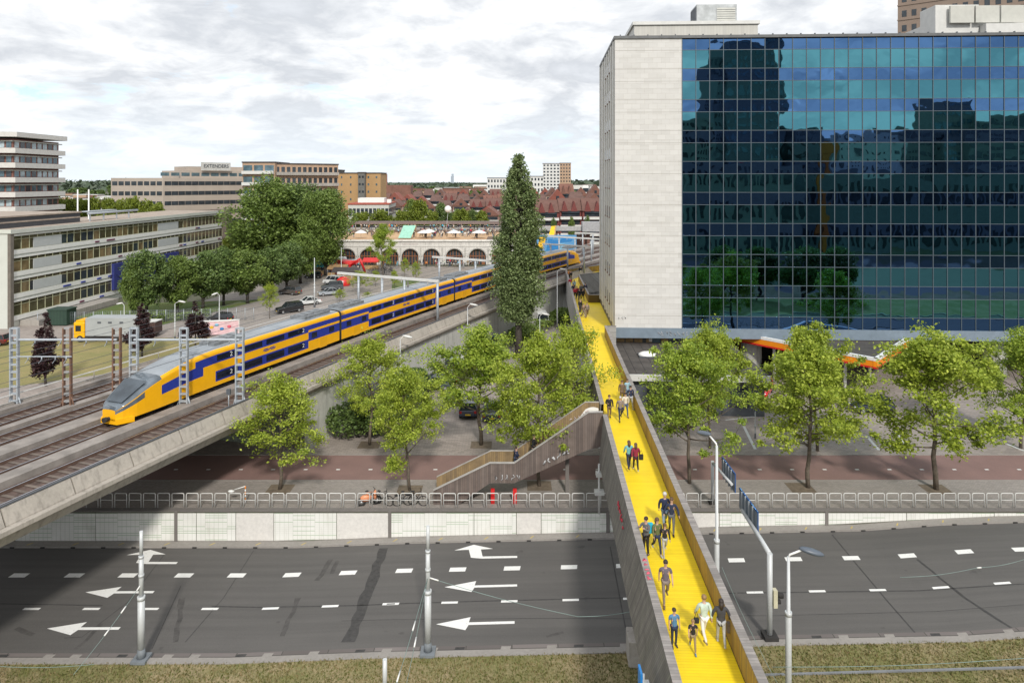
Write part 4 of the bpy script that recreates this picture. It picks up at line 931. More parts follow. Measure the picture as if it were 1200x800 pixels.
# recessed low floor with boarded openings, and the round columns
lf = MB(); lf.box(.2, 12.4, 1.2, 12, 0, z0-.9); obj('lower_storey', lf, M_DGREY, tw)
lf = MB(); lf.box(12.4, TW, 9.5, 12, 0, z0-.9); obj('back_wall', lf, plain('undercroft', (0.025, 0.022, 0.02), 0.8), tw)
MP = plain('boarding', (0.38, 0.25, 0.12), 0.75, 0, 0.25, 2)
for i, (x0, x1) in enumerate(((.35, 1.2), (1.35, 2.2), (2.35, 3.25), (3.7, 4.3), (5.4, 6.2))): obj('boarded_opening', MB().box(x0, x1, 1.1, 1.19, z0-1.9, z0-1.16), MP, tw)
obj('window', MB().box(4.4, 5.3, 1.1, 1.19, z0-1.9, z0-1.16), M_WINB, tw); obj('window', MB().box(4.0, 4.35, 1.04, 1.09, z0-1.8, z0-1.2), M_WHITE, tw)
obj('ledge', MB().box(0, 12.6, .9, 1.19, z0-2.15, z0-1.95), M_CONCD, tw)
for px, dd in ((884, 3), (1166, 3), (1290, 3), (975, 6)):
    x = wg((px-600)*(77.6+dd-2)/800, 78)[0]-CX
    obj('column', MB().cyl(x, dd, 0, z0-.9, 1.15 if dd == 3 else .8, n=24), M_PALE, tw)
obj('yellow_duct', MB().box(15.6, 16.3, 5.1, 5.8, 0, z0-.9), plain('duct_yellow', (0.75, 0.42, 0.02), 0.5), tw)
# low pavilion with flat roof beside the bridge
a = gw(8.15, 66.0); pv = thing('low_pavilion', 'low pavilion with dark felt roof and white edge tucked under the office tower', 'pavilion', (a[0], a[1], 0), GA)
obj('wall', MB().box(.3, 13.2, .5, 12.4, 0, 3.7), M_DGREY, pv); rf = obj('roof', MB().box(0, 13.5, 0, 12.9, 3.75, 4.02), M_ROOFD, pv)
obj('roof_edge', MB().box(-.05, 13.55, -.2, -.005, 3.45, 4.06).box(-.2, -.06, -.2, 12.9, 3.45, 4.06), M_LGREY, rf)
sm_ = MB()
for i in range(1, 13): sm_.box(i-.02, i+.02, .1, 12.8, 4.022, 4.04)
obj('felt_seam', sm_, M_TBLK, rf)
dm = MB(); dm.box(2.1, 4.0, 6.2, 7.8, 4.025, 4.17); dd_ = obj('rooflight_kerb', dm, M_DGREY, rf); obj('rooflight', MB().ball((3.05, 7.0, 4.15), (.98, .8, .38), 18), M_WHITE, dd_)
for i in range(4): obj('window', MB().box(2+i*2.6, 3.9+i*2.6, .42, .485, .9, 2.8), M_WIN, pv)
# filling station canopy
cn = thing('filling_station_canopy', 'angular filling station canopy with white, orange and red edge under the tower', 'canopy', (36.0, 67.3, 0))
poly = [(0, 0), (10.2, 10.8), (6, 17), (-8, 20), (-18, 17.5), (-11.5, 11.2)]; poly = [(0, 0), (10.4, 11.2), (4, 20), (-14, 16.5)]
obj('roof', MB().prism([(x*.985-.02, y*.985+.15) for x, y in poly], 4.2, 4.75), M_ROOFD, cn)
def fascia(p, q, w=.35):
    d = Vector((q[0]-p[0], q[1]-p[1], 0)); n = Vector((-d.y, d.x, 0)).normalized()*w
    for z0_, z1_, m, g_ in ((4.05, 4.22, M_RED, .02), (4.225, 4.80, M_ORANGE, 0), (4.805, 5.10, M_WHITE, .03)):
        mb = MB(); e = n.normalized()*g_; P_ = [Vector((p[0], p[1], 0))-e, Vector((q[0], q[1], 0))-e, Vector((q[0], q[1], 0))+n, Vector((p[0], p[1], 0))+n]
        mb.add([v+Vector((0, 0, z0_)) for v in P_]+[v+Vector((0, 0, z1_)) for v in P_], [(0, 1, 2, 3), (4, 5, 6, 7), (0, 1, 5, 4), (1, 2, 6, 5), (2, 3, 7, 6), (3, 0, 4, 7)]); obj('fascia', mb, m, cn)
fascia((0, 0), poly[1]); fascia(poly[3], (0, 0)); fascia(poly[1], poly[2]); fascia(poly[2], poly[3])
for x, y in ((-1.2, 4.0), (-6.5, 9.5), (4.5, 10)): obj('post', MB().cyl(x, y, 0, 4.2, .16, n=10), M_WHITE, cn)
obj('canopy_lamp', MB().box(-1.3, -.9, 3.0, 3.4, 4.0, 4.18), M_WHITE, cn)
def kiosk():
    o = thing('kiosk', 'small kiosk with flat dark roof in a white frame left of the yellow bridge', 'kiosk', (3.95, 68.5, 0))
    obj('wall', MB().box(.15, 3.0, .2, 6.8, 0, 2.6), M_DGREY, o); r = obj('roof', MB().box(0, 3.1, 0, 7, 2.65, 2.8), M_ROOFD, o)
    obj('roof_edge', MB().box(-.12, -.01, -.1, 7, 2.55, 2.95).box(-.12, 3.1, -.16, -.01, 2.55, 2.95), M_WHITE, r); obj('window', MB().box(.5, 2.6, .12, .18, .9, 2.2), M_WIN, o)
kiosk()
# round pavilion roof, brown lattice building etc: the tall brown block behind
def facade(parent, quads, mat, name='window', limit=100, proud=.03, mats_alt=None):
    """quads: (origin, udir, x0, x1, z0, z1) thin boxes on a wall; past the limit they share one mesh"""
    rest = MB(); n = 0
    for (og, u, x0, x1, za, zb_) in quads:
        mb = MB() if n < limit else rest
        nrm = Vector((u[1], -u[0], 0)); og = Vector(og); u_ = Vector((u[0], u[1], 0))
        P_ = [og+u_*x+Vector((0, 0, z))+nrm*e for e in (proud, -.04) for x, z in ((x0, za), (x1, za), (x1, zb_), (x0, zb_))]
        mb.add(P_, [(0, 1, 2, 3), (7, 6, 5, 4), (0, 4, 5, 1), (1, 5, 6, 2), (2, 6, 7, 3), (3, 7, 4, 0)])
        if mb is not rest: obj(name, mb, mat if not mats_alt else random.choice(mats_alt), parent)
        n += 1
    if rest.v: tag(obj(name+'s', rest, mat, parent), kind='stuff')
def facade_grid(w, z0, z1, nx, nz, fw=.6, fh=.5, og=(0, 0, 0), u=(1, 0), x0=0):
    Q = []
    for j in range(nz-1, -1, -1):
        for i in range(nx):
            cx = x0+(i+.5)*w/nx; cz = lerp(z0, z1, (j+.5)/nz); hw = w/nx*fw/2; hh = (z1-z0)/nz*fh/2; Q.append((og, u, cx-hw, cx+hw, cz-hh, cz+hh))
    return Q
M_BRICKP = plain('brown_concrete', (0.27, 0.205, 0.165), 0.8, 0, 0.1, 0.3)
ang = math.atan2(-.633, .774); D = 165.; p = ((1052-600)*D/800, D)
bb = thing('brown_office_block', 'tall brown concrete office block with small square windows behind the glass tower', 'office building', (p[0], p[1], 0), ang)
obj('wall', MB().box(0, 52, 0, 30, 0, 76), M_BRICKP, bb)
Qb = []
for j in range(20):
    for i in range(24): Qb.append(((0, 0, 0), (1, 0), .9+i*2.05, 1.9+i*2.05, 74-j*3.5-1.5, 74-j*3.5))
Qb.sort(key=lambda q: -q[4]); facade(bb, Qb, M_WIN, proud=.04)
lg_ = MB()
for j in range(20): lg_.box(-.12, 52.1, -.14, -.005, 74-j*3.5-2.3, 74-j*3.5-2.05)
obj('ledge', lg_, M_BRICKP, bb)

# ------------------------------------------------------------------ long left office with yellow frames
M_LIGHTP = plain('panel_pale_green', (0.56, 0.58, 0.53), 0.6, 0, 0.06, 0.6); M_FRY = plain('frame_olive_yellow', (0.46, 0.46, 0.30), 0.5)
lx, ly = (12-600)*104.5/800, 104.5
lo = thing('long_office', 'long pale office slab with rows of yellow-framed windows beyond the railway', 'office building', (lx, ly, 0), GA-.0)
# the facade runs along +Y at local x=0, facing +X
LL = 69.0; LH = 14.75
obj('wall', MB().box(-14, -.15, 0, LL, 0, LH), M_LIGHTP, lo)
obj('end_wall', MB().box(-14, -.2, -.25, -.01, 0, LH+.1), plain('end_pale', (0.56, 0.58, 0.54), 0.6, 0, 0.05, .4), lo)
obj('roof', MB().box(-14.2, .35, -.3, LL+.2, LH+.005, LH+.3), M_ROOFB, lo)
obj('roof_edge', MB().box(.36, .46, -.35, LL+.2, LH-.25, LH+.4).box(-14.3, .46, -.45, -.31, LH-.2, LH+.4), M_LIGHTP, lo)
obj('stair_tower', MB().box(-3, 1.1, LL+.25, LL+3.2, 0, LH+.6), plain('tower_brown', (0.13, 0.105, 0.09), 0.8), lo)
obj('corner_pier', MB().box(-.19, .3, -.3, .35, 0, LH-.3), plain('pier_brown', (0.16, 0.14, 0.12), 0.7), lo)
fl_h = LH/4.35; lim = 0; Qw = []; mul_m = MB(); bands = MB(); blanks = MB(); cols = []
for f in range(4):
    zs = LH-.75-fl_h*(f+1)+1.38; ze = LH-.75-fl_h*f+.05; mul_m.box(-.14, .05, .4, LL-.5, zs-.03, zs+.03); mul_m.box(-.14, .05, .4, LL-.5, ze-.5, ze-.45)
    bands.box(-.14, .12, .3, LL, ze+.01, ze+.30); bands.box(-.14, .10, .3, LL, zs-.75, zs-.05)
    y = .5; n = 0
    while y < LL-1:
        w_ = 1.62; blank = (4.5 < y < 10.7) or (40 < y < 47.5)
        if f == 3 and y < 12: blank = False
        if blank:
            Qw.append((y, w_, ze-.42, ze-.02)); 
        else: Qw.append((y, w_, zs, ze-.52)); Qw.append((y, w_, ze-.46, ze-.02))
        mul_m.box(-.14, .06, y+w_, y+w_+.09, zs, ze) if not blank else mul_m.box(-.14, .06, y+w_, y+w_+.09, ze-.45, ze)
        if blank and not (n % 5): pass
        y += w_+.10; n += 1
    for y0_, y1_ in ([(4.7, 11.1)] if f < 3 else [])+[(40.2, 48.2)]: obj('blank_panel', MB().box(-.14, .08, y0_, y1_, zs, ze-.5), plain('panel_grey', (0.47, 0.49, 0.49), 0.6, 0, 0.05), lo)
obj('cladding_band', bands, plain('band_white', (0.76, 0.76, 0.73), 0.5, 0, 0.05), lo); obj("mullion", mul_m, M_FRY, lo)
Qw = [q for q in Qw]; Qw.sort(key=lambda q: (-(q[3]-q[2]) > -1, q[0])); rest = MB()
for i, (y, w_, a, b) in enumerate(Qw):
    mb = MB() if i < 100 else rest; mb.box(-.149, .0, y+.02, y+w_-.02, a, b)
    if i < 100: obj('window', mb, random.choice([M_WINY, M_WIN, M_WINY, glass('window_amber', (0.20, 0.15, 0.08))]), lo)
tag(obj('windows', rest, M_WINY, lo), kind='stuff')
acc = MB()
acc2 = MB(); rs = random.Random(4)
for i in range(30): y = rs.uniform(11, LL-2); f = rs.choice((0, 1, 2, 3)); zs = LH-.75-fl_h*(f+1)+.8; (acc if i % 2 else acc2).box(.125, .24, y, y+1.1, zs-.02, zs+.24)
obj('accent_panel', acc, M_BLUEP, lo); obj('accent_panel', acc2, plain('maroon', (0.13, 0.02, 0.06), 0.5), lo)
bp_ = MB().box(-.14, .6, 24.5, 47.5, 2.0, 6.9); b_o = obj('blue_screen', bp_, plain('navy_screen', (0.03, 0.04, 0.19), 0.5, 0, 0.05), lo)
dt = MB(); rs = random.Random(9)
for i in range(70): y, z = rs.uniform(25, 47), rs.uniform(2.6, 6.6); dt.box(.605, .62, y, y+.35, z, z+.16)
obj('perforation', dt, plain('navy_dark', (0.01, 0.012, 0.07), 0.5), b_o)
obj('plinth_ramp', MB().box(-.1, 3.0, 2, 22, 0, .9), M_CONC, lo)
mu_ = MB(); mu_.tube([(-7.5, -.30, 8.6), (-5, -.30, 9.6), (-4.2, -.30, 9.0), (-4.6, -.30, 4), (-5.5, -.30, 2.5)], [1.2, .9, .7, .8, .4], 10)
pr = MB(); pr.box(-18, -3.6, 1.0, 21, LH+.31, LH+2.0); ro = obj('roof_storey', pr, plain('dark_storey', (0.05, 0.052, 0.06), 0.6), lo); obj('storey_edge', MB().box(-18.2, -3.4, .8, 21.2, LH+2.01, LH+2.25).box(-3.59, -3.55, 1, 21, LH+1.1, LH+1.35), M_ROOFB, ro)
pp = MB()
for y in (23, 27, 31, 35): pp.box(-3.2, -3.0, y-.1, y+.1, LH+.3, LH+1.7)
pp.tube([(-3.1, 22.5, LH+1.75), (-3.1, 38, LH+1.75)], .22, 8); pp.box(-4.6, -3.0, 22.5, 31, LH+2.0, LH+2.2); obj('roof_pipes', pp, M_GALV, lo)
for px in (91, 104):
    pm = wg(*[0, 0]); 
for i, px in enumerate((91, 104)):
    p = atD(px, 250, 135); o = thing('flagpole', 'white mast rising behind the long office roof', 'mast', (p[0], p[1], 0), 0, 'pair of white masts'); obj('shaft', MB().cyl(0, 0, 0, H-(222-212)*135/800, .16, .12, 8), M_WHITE, o)
# white tower with balcony bands
D = 168; wl = (-8-600)*D/800; wr = (52-600)*D/800
wt_ = thing('balcony_tower', 'white office tower with wide balcony bands and red window frames at far left', 'office building', (-151, D, 0), 0)
WW = 27.6
obj('wall', MB().box(.8, WW, .8, 17.8, 0, 33), plain('tower_red_frames', (0.20, 0.09, 0.07), 0.7, 0, 0.2), wt_)
ztop = H-(158-212)*D/800
for f in range(6):
    z = ztop-3.6-f*3.62; bd = MB(); bd.prism([(-.5, -1.2), (WW-1, -1.2), (WW+1.6, -.6), (WW+1.6, 18.2), (-.5, 20.5)], z-.9, z+.35); obj('balcony_band', bd, plain('band_white2', (0.62, 0.60, 0.57), 0.6, 0, 0.08), wt_)
    sb = MB(); sb.box(0, WW+.2, .25, .7, z+2.0, z+2.25).box(WW+.1, WW+.6, .8, 18.4, z+2.0, z+2.25); obj('sun_blind', sb, M_CREAM, wt_)
    for i in range(8): y = 1.3+i*2.05; obj('window', MB().box(WW-.05, WW+.04, y, y+1.5, z+.5, z+1.95), random.choice([M_WINB, M_WIN, glass('window_pale', (0.35, 0.42, 0.45), 0.1)]), wt_)
    for i in range(4): x = WW-1.6-i*1.75; obj('window', MB().box(x, x+1.25, .7, .79, z+.5, z+1.95), random.choice([M_WINB, M_WIN, glass('window_pale', (0.35, 0.42, 0.45), 0.1)]), wt_)
obj('roof', MB().prism([(-.5, -1.4), (WW-1, -1.4), (WW+2, -.6), (WW+2, 18.4), (-.5, 20.5)], ztop-.5, ztop+.7), plain('band_white2', (0.62, 0.60, 0.57), 0.6), wt_)
obj('stair_shaft', MB().box(-4, WW-11.2, -1.6, 3, 0, ztop-.6), plain('band_white2', (0.6,)*3), wt_)

# generic slab block for the distance
def block(name, label, px0, px1, ytop, D, depth, wallmat, rot=0.0, nx=10, nz=6, fw=.6, fh=.45, win=M_WIN, side=None, cat='building', group=None, roof=M_ROOFD, zfrac=0.0, ribbon=False, sidewin=True, balc=False):
    x0 = (px0-600)*D/800; w = (px1-px0)*D/800/math.cos(rot); h = H-(ytop-212)*D/800
    o = thing(name, label, cat, (x0, D, 0), rot, group)
    obj('wall', MB().box(0, w, 0, depth, 0, h), wallmat, o); obj('roof', MB().box(-.2, w+.2, -.2, depth+.2, h+.01, h+.5), roof, o)
    Q = facade_grid(w, h*zfrac, h, nx, nz, fw, fh); facade(o, Q, win, limit=60, proud=.06)
    if side:
        Q = facade_grid(depth, h*zfrac, h, side, nz, fw, fh, (w, 0, 0) if side > 0 else (0, 0, 0), (0, 1)); facade(o, Q, win, limit=40, proud=.06)
    if balc:
        for j in range(nz): obj('balcony', MB().box(.2, w-.2, -1.4, -.07, h*(j+.02)/nz, h*(j+.3)/nz), M_WHITE if balc is True else balc, o)
    return o
M_TRAV = plain('travertine', (0.40, 0.345, 0.295), 0.8, 0, 0.1, 0.15); M_TANB = plain('tan_brick', (0.42, 0.265, 0.125), 0.85, 0, 0.06, 0.1); M_GREYB = plain('grey_brick', (0.15, 0.15, 0.14), 0.85)
M_TANL = plain('tan_light', (0.42, 0.29, 0.20), 0.85); M_BRK = plain('red_brick', (0.20, 0.10, 0.075), 0.9, 0, 0.2, 0.4)
D = 255; x0 = (130-600)*D/800; xc_ = (191-600)*D/800
of = thing('ribbon_office', 'wide travertine office building with ribbon windows and rooftop sign in the distance', 'office building', (xc_, D, 0), R(50))
LFT = (xc_-x0)
zt_ = H-(208.5-212)*D/800
wl_ = MB(); wl_.box(0, 62, 0, 22, 0, zt_); obj('wall', wl_, M_TRAV, of)
# left wing faces the camera: built in the root frame by rotating back
ca, sa = math.cos(R(-50)), math.sin(R(-50)); rotb = lambda x, y: (x*ca-y*sa, x*sa+y*ca)
lw = MB(); P4 = [rotb(-LFT, 0.0), rotb(-.0, 0.0), rotb(3, 14), rotb(-LFT, 14)]; lw.prism(P4, 0, zt_-.02); obj('wall', lw, M_TRAV, of)
Q = []
for j in range(5):
    za = zt_-2.8-j*3.75
    for i in range(24): Q.append(((0, 0, 0), (1, 0), .6+i*2.55, 3.0+i*2.55, za, za+1.5))
facade(of, Q, M_WIN, limit=60, proud=.08)
u = (ca, sa); og = (P4[0][0], P4[0][1], 0); Q = []
for j in range(4):
    za = zt_-2.8-j*3.75
    for i in range(8): Q.append((og, u, .5+i*2.38, 2.4+i*2.38, za, za+1.5))
facade(of, Q, M_WIN, limit=40, proud=.08)
up = MB(); up.box(8, 60, 3, 20, zt_+.01, zt_+2.9); obj('upper_storey', up, M_TRAV, of); obj('roof', MB().box(12, 52, 6, 18, zt_+2.92, zt_+4.6), M_TRAV, of)
Q = facade_grid(62, zt_+.6, zt_+2.2, 16, 1, .8, .8, (0, 3, 0), (1, 0)); facade(of, Q, M_WINB, proud=.08)
def text(s, name, mat, parent, loc, size, rot, ext=.03):
    c = bpy.data.curves.new(name, 'FONT'); c.body = s; c.size = size; c.extrude = ext; c.align_x = 'CENTER'; c.align_y = 'CENTER'
    o = bpy.data.objects.new(name, c); COL.objects.link(o); dg = bpy.context.evaluated_depsgraph_get(); me = bpy.data.meshes.new_from_object(o.evaluated_get(dg)); bpy.data.objects.remove(o)
    me.materials.clear(); me.materials.append(mat); r = link(name, me, parent, loc); r.rotation_euler = rot; return r
sg = obj('sign_frame', MB().box(15, 27, 1.2, 1.5, zt_+3.0, zt_+6.2), plain('sign_back', (0.5, 0.5, 0.48), 0.6), of)
text('EXTENDERS', 'lettering', M_DGREY, sg, (21, 1.1, zt_+4.7), 1.9, (R(90), 0, 0), .05)
block('balcony_flats', 'beige apartment block with glazed white balconies behind the large dark tree', 284, 322, 191, 250, 16, M_TANL, 0, 3, 7, .82, .6, M_WINB, None, 'apartments', balc=M_LGREY)
block('gallery_flats', 'long beige apartment block with open galleries receding behind the dark tree', 322, 384, 192.5, 252, 14, M_TANL, R(38), 12, 7, .62, .55, M_WIN, None, 'apartments', balc=M_CONC)
block('grey_core', 'grey concrete stair block between the beige and the ochre flats', 386, 396, 200, 300, 12, M_GREYB, 0, 1, 8, .3, .3, cat='building')
block('ochre_flats', 'ochre brick apartment block, the left and nearer one of the pair', 395, 427, 203.5, 300, 14, M_TANB, 0, 3, 8, .16, .3, M_WINB, None, 'apartments')
block('ochre_flats', 'ochre brick apartment block, right one of the pair beside the far chimney', 427, 446, 203.5, 304, 14, M_TANB, 0, 2, 8, .2, .3, M_WINB, None, 'apartments')
block('grey_panel_strip', 'grey stair strip between the two ochre blocks', 419.5, 427.2, 203, 299, 3, M_GREYB, 0, 2, 8, .6, .3, cat='building')
o = block('red_roof_school', 'low white building with flat red roof behind the station terrace', 408, 455, 240, 252, 26, M_CREAM, R(4), 10, 2, .75, .5, M_WIN, 8, 'building', roof=plain('red_felt', (0.36, 0.09, 0.06), 0.85), zfrac=.2)
ru = MB(); ru.box(2, 12, 10, 18, 14.2, 16); ru.box(13.5, 15, 6, 9, 14.2, 15.6); obj('roof_unit', ru, M_WHITE, o)
block('white_high_rise', 'white high-rise apartment block on the horizon right of the poplar', 636, 656, 192, 620, 22, M_LGREY, R(-3), 5, 13, .55, .5, M_WIN, None, 'apartments', balc=False)
block('brown_high_rise', 'brown and white high-rise wing on the horizon beside the stone tower', 656, 669, 191.5, 622, 22, M_TANL, R(-3), 4, 13, .5, .4, M_WIN, 3, 'apartments')
block('mid_rise_flats', 'white stepped flats left of the high-rise on the horizon', 571, 596, 209, 520, 16, M_LGREY, 0, 7, 6, .5, .5, M_WIN, None, 'apartments'); block('mid_rise_flats', 'white stepped flats directly under the white high-rise', 614, 637, 207, 560, 16, M_LGREY, 0, 6, 6, .5, .5, M_WIN, None, 'apartments')
p = atD(452, 206, 420); o = thing('chimney', 'thin dark brick chimney right of the ochre flats', 'chimney', (p[0], p[1], 0)); obj('shaft', MB().cyl(0, 0, 0, p[2]+1, 1.3, 1.0, 10), M_BRK, o); obj('chimney_base', MB().box(-2, 16, -4, 6, 0, 20), M_BRK, o)
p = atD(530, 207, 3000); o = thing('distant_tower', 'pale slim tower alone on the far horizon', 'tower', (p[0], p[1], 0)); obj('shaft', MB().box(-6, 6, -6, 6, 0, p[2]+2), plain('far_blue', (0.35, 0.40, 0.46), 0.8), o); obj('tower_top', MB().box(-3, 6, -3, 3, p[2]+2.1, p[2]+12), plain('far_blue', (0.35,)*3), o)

# ------------------------------------------------------------------ arched station building with roof terrace
AD = 184.; ax0, ax1 = (372-600)*AD/800, (600-600)*AD/800+2
ar = thing('arched_station', 'long white station viaduct with brown arched shop fronts and sandy roof terrace', 'station', (ax0, AD, 0))
AW = ax1-ax0; AH = 6.3; centres = [(p-600)*AD/800-ax0 for p in (382, 406.5, 431.5, 457, 480.5, 505.7, 532.5, 559.5, 586)]
mb = MB(); N = 12; rr = 2.3; zs_ = 2.1
def arch_wall(mb, y):
    xs = [0]
    for c in centres:
        mb.add([(xs[-1], y, 0), (c-rr, y, 0), (c-rr, y, AH), (xs[-1], y, AH)], [(0, 1, 2, 3)])
        A = [(c-rr*math.cos(math.pi*i/N), y, zs_+rr*.95*math.sin(math.pi*i/N)) for i in range(N+1)]
        for i in range(N):
            a, b = A[i], A[i+1]; mb.add([a, b, (b[0], y, AH), (a[0], y, AH)], [(0, 1, 2, 3)])
        for s in (0, -1): pass
        for a, b in zip([(c-rr, y, 0)]+A+[(c+rr, y, 0)][:0], A+[(c+rr, y, 0)]): mb.add([a, b, (b[0], y+1.2, b[2]), (a[0], y+1.2, a[2])], [(0, 1, 2, 3)])
        xs.append(c+rr)
    mb.add([(xs[-1], y, 0), (AW, y, 0), (AW, y, AH), (xs[-1], y, AH)], [(0, 1, 2, 3)])
arch_wall(mb, 0); mb.box(0, AW, 1.2, 42, -.1, AH-.02)
M_STW = concrete('station_white', (0.62, 0.60, 0.565), True, 0.08); obj('arched_wall', mb, M_STW, ar)
co = MB(); co.box(-.2, AW+.2, -.35, .3, AH-.01, AH+.45); co.box(-.1, AW+.1, -.15, -.005, AH-1.3, AH-1.15); obj('cornice', co, plain('cornice_white', (0.68, 0.66, 0.62), .6), ar)
M_WOOD = plain('shop_timber', (0.26, 0.10, 0.04), 0.5, 0, 0.15)
for c in centres:
    ring = MB(); P_ = [(c-(rr+.28)*math.cos(math.pi*i/N), -.06, zs_+(rr+.28)*.95*math.sin(math.pi*i/N)) for i in range(N+1)]; ring.tube(P_, .11, 5); obj('arch_moulding', ring, M_STW, ar)
    sf = obj('shop_front', MB().add([(c-rr, 1.0, 0)]+[(c-rr*math.cos(math.pi*i/N), 1.0, zs_+rr*.95*math.sin(math.pi*i/N)) for i in range(N+1)]+[(c+rr, 1.0, 0)], [tuple(range(N+3))]), M_WIN, ar)
    fm = MB()
    for x in (-1.9, -1.2, -.45, .45, 1.2, 1.9): fm.box(c+x-.09, c+x+.09, .88, .98, 0, zs_+math.sqrt(max(0, 1-(x/rr)**2))*rr*.93)
    fm.box(c-rr, c+rr, .86, .97, 2.15, 2.35); fm.box(c-1.9, c-1.2, .9, .97, 0, .8); fm.box(c+1.2, c+1.9, .9, .97, 0, .8); obj('frame', fm, M_WOOD, sf)
    pw = MB(); pw.box(c+2.75, c+3.05, -.18, -.01, 0, 4.6); obj('downpipe', pw, plain('pilaster_grey', (0.42, 0.41, 0.38), .7), ar)
obj('sign_letters', MB().box(centres[4]-2.2, centres[4]+2.2, -.03, -.006, AH-.9, AH-.6), plain('faint_letters', (0.48, 0.44, 0.42), .7), ar)
sd = obj('sand_terrace', MB().box(.2, AW-.2, .31, 36, AH-.01, AH+.12), plain('sand', (0.50, 0.33, 0.19), 0.95, 0, 0.15, 0.2), ar)
obj('terrace_beds', MB().box(.2, AW-.2, 31, 36.5, AH+.13, AH+.5).box(AW-9, AW-.5, .6, 14, AH+.125, AH+.2), plain('brown_beds', (0.15, 0.105, 0.08), 0.95), ar)
obj('platform', MB().box(-15, AW+3, 36.6, 50, AH-.3, AH+.9), M_CONC, ar)
# platform canopy
cz = H-(259.5-212)*228/800; ca_ = thing('platform_canopy', 'long flat brown platform canopy on dark posts above the roof terrace', 'canopy', (-54, 226, AH))
obj('roof', MB().box(-8, 52, -1, 5, cz-AH-.4, cz-AH), plain('canopy_brown', (0.15, 0.11, 0.10), .8), ca_); obj('fascia', MB().box(-8.1, 52.1, -1.2, -1.01, cz-AH-.75, cz-AH+.05), plain('fascia_brown', (0.19, 0.14, 0.125), .7), ca_)
for x in range(-4, 52, 8): obj('post', MB().box(x-.25, x+.25, 1.5, 2.2, .9, cz-AH-.41), M_DGREY, ca_)
for i, (px, py, s) in enumerate([(423, 273, 1.6), (497, 273.5, 1.9), (503, 270.5, 1.7), (532, 271.5, 1.9), (561.5, 272.5, 2.0)]):
    D = 192.+4*(i == 2); o = thing('parasol', ['small white parasol furthest left on the roof terrace', 'wide white parasol beside the mint green sun roof', 'white parasol just behind the wide one on the terrace', 'white parasol in the middle of the crowded terrace', 'white parasol nearest the tall poplar'][i], 'parasol', ((px-600)*D/800, D, AH+.12), 0, 'white parasols on the terrace')
    obj('pole', MB().cyl(0, 0, 0, 1.9, .05, n=6), M_WHITE, o); c_ = MB(); c_.tube([(0, 0, 1.6), (0, 0, 2.1), (0, 0, 2.4)], [s*1.1, s*.55, .05], 8, 0, False); obj('canopy', c_, M_WHITE, o)
p = atz(480, 277, AH); o = thing('sun_roof', 'mint green slanting sun roof on a timber frame at the terrace edge', 'shelter', (p[0], 190, AH+.12))
obj('roof', MB().add([(-1.5, -.5, .4), (2.0, -.5, .4), (2.9, 3.2, 3.6), (-.6, 3.2, 3.6), (-1.5, -.5, .3), (2.0, -.5, .3), (2.9, 3.2, 3.5), (-.6, 3.2, 3.5)], [(0, 1, 2, 3), (7, 6, 5, 4), (0, 4, 5, 1), (1, 5, 6, 2), (2, 6, 7, 3), (3, 7, 4, 0)]), plain('mint', (0.30, 0.58, 0.46), .5), o)
fm = MB()
for x in (-.6, 2.9): fm.tube([(x, 3.3, 0), (x, 3.2, 3.5)], .08, 5); fm.tube([(x-.9, -.4, .2), (x, 3.2, 3.4)], .06, 5)
obj('timber_frame', fm, MP, o)
p = atD(525, 245, 200); o = thing('balloon', 'large white round balloon tethered above the roof terrace', 'balloon', p); b_ = obj('envelope', MB().ball((0, 0, 0), 1.0, 18), M_WHITE, o); obj('tether', MB().tube([(0, 0, -1), (-.7, 0, p[2]*-1+AH+.3)], .04, 5), M_LGREY, o)

# grey footbridge, staircase and painted wall beyond the train
D = 186.; X = lambda px: (px-600)*D/800; Z = lambda py: H-(py-212)*D/800
fb = thing('grey_footbridge', 'grey boarded footbridge crossing high beyond the end of the train', 'bridge', (X(632), D, 0))
o_ = X(632); f2 = MB(); f2.box(0, X(684)-o_, 0, .3, Z(270.5), Z(265.2)); obj('side_wall', f2, plain('far_boards', (0.40, 0.39, 0.38), .8), fb)
f3 = MB(); f3.box(X(682)-o_, X(712)-o_, -1.5, 2, Z(271), Z(260)); obj('raised_side', f3, plain('far_boards2', (0.36, 0.36, 0.37), .8), fb)
obj('deck', MB().box(0, X(712)-o_, .31, 3, Z(271.3), Z(270)), M_CONCD, fb)
sy = MB(); sy.add([(X(646)-o_, -.5, Z(265)), (X(651)-o_, -.5, Z(264.5)), (X(648)-o_, -4, Z(275)), (X(642)-o_, -4, Z(275))], [(0, 1, 2, 3)]); obj('yellow_steps', sy, plain('deck_yellow', (0.85, 0.50, 0.01), .6), fb)
st2 = MB(); st2.add([(X(650.5)-o_, -.6, Z(264)), (X(652)-o_, -.6, Z(264)), (X(649.5)-o_, -4, Z(276)), (X(647)-o_, -4, Z(276))], [(0, 1, 2, 3)]); obj('step_side', st2, MP, fb)
for px in (652, 684, 690): obj('pillar', MB().box(X(px)-o_-.35, X(px)-o_+.35, .8, 1.6, 0, Z(271)), M_BRK, fb)
pw = thing('painted_ramp', 'ramp wall painted in yellow, blue and white behind the end of the train', 'wall', (X(628), D-6, 0))
rs = random.Random(2); cols_ = [plain('mural_yellow', (0.85, 0.50, 0.02), .6), plain('mural_blue', (0.02, 0.20, 0.50), .6), plain('mural_sky', (0.20, 0.45, 0.62), .6), M_WHITE, plain('mural_pink', (0.65, 0.12, 0.18), .6)]
obj('wall', MB().box(0, 10.5, 0, .4, 0, 8.3), plain('mural_base', (0.10, 0.30, 0.55), .7), pw)
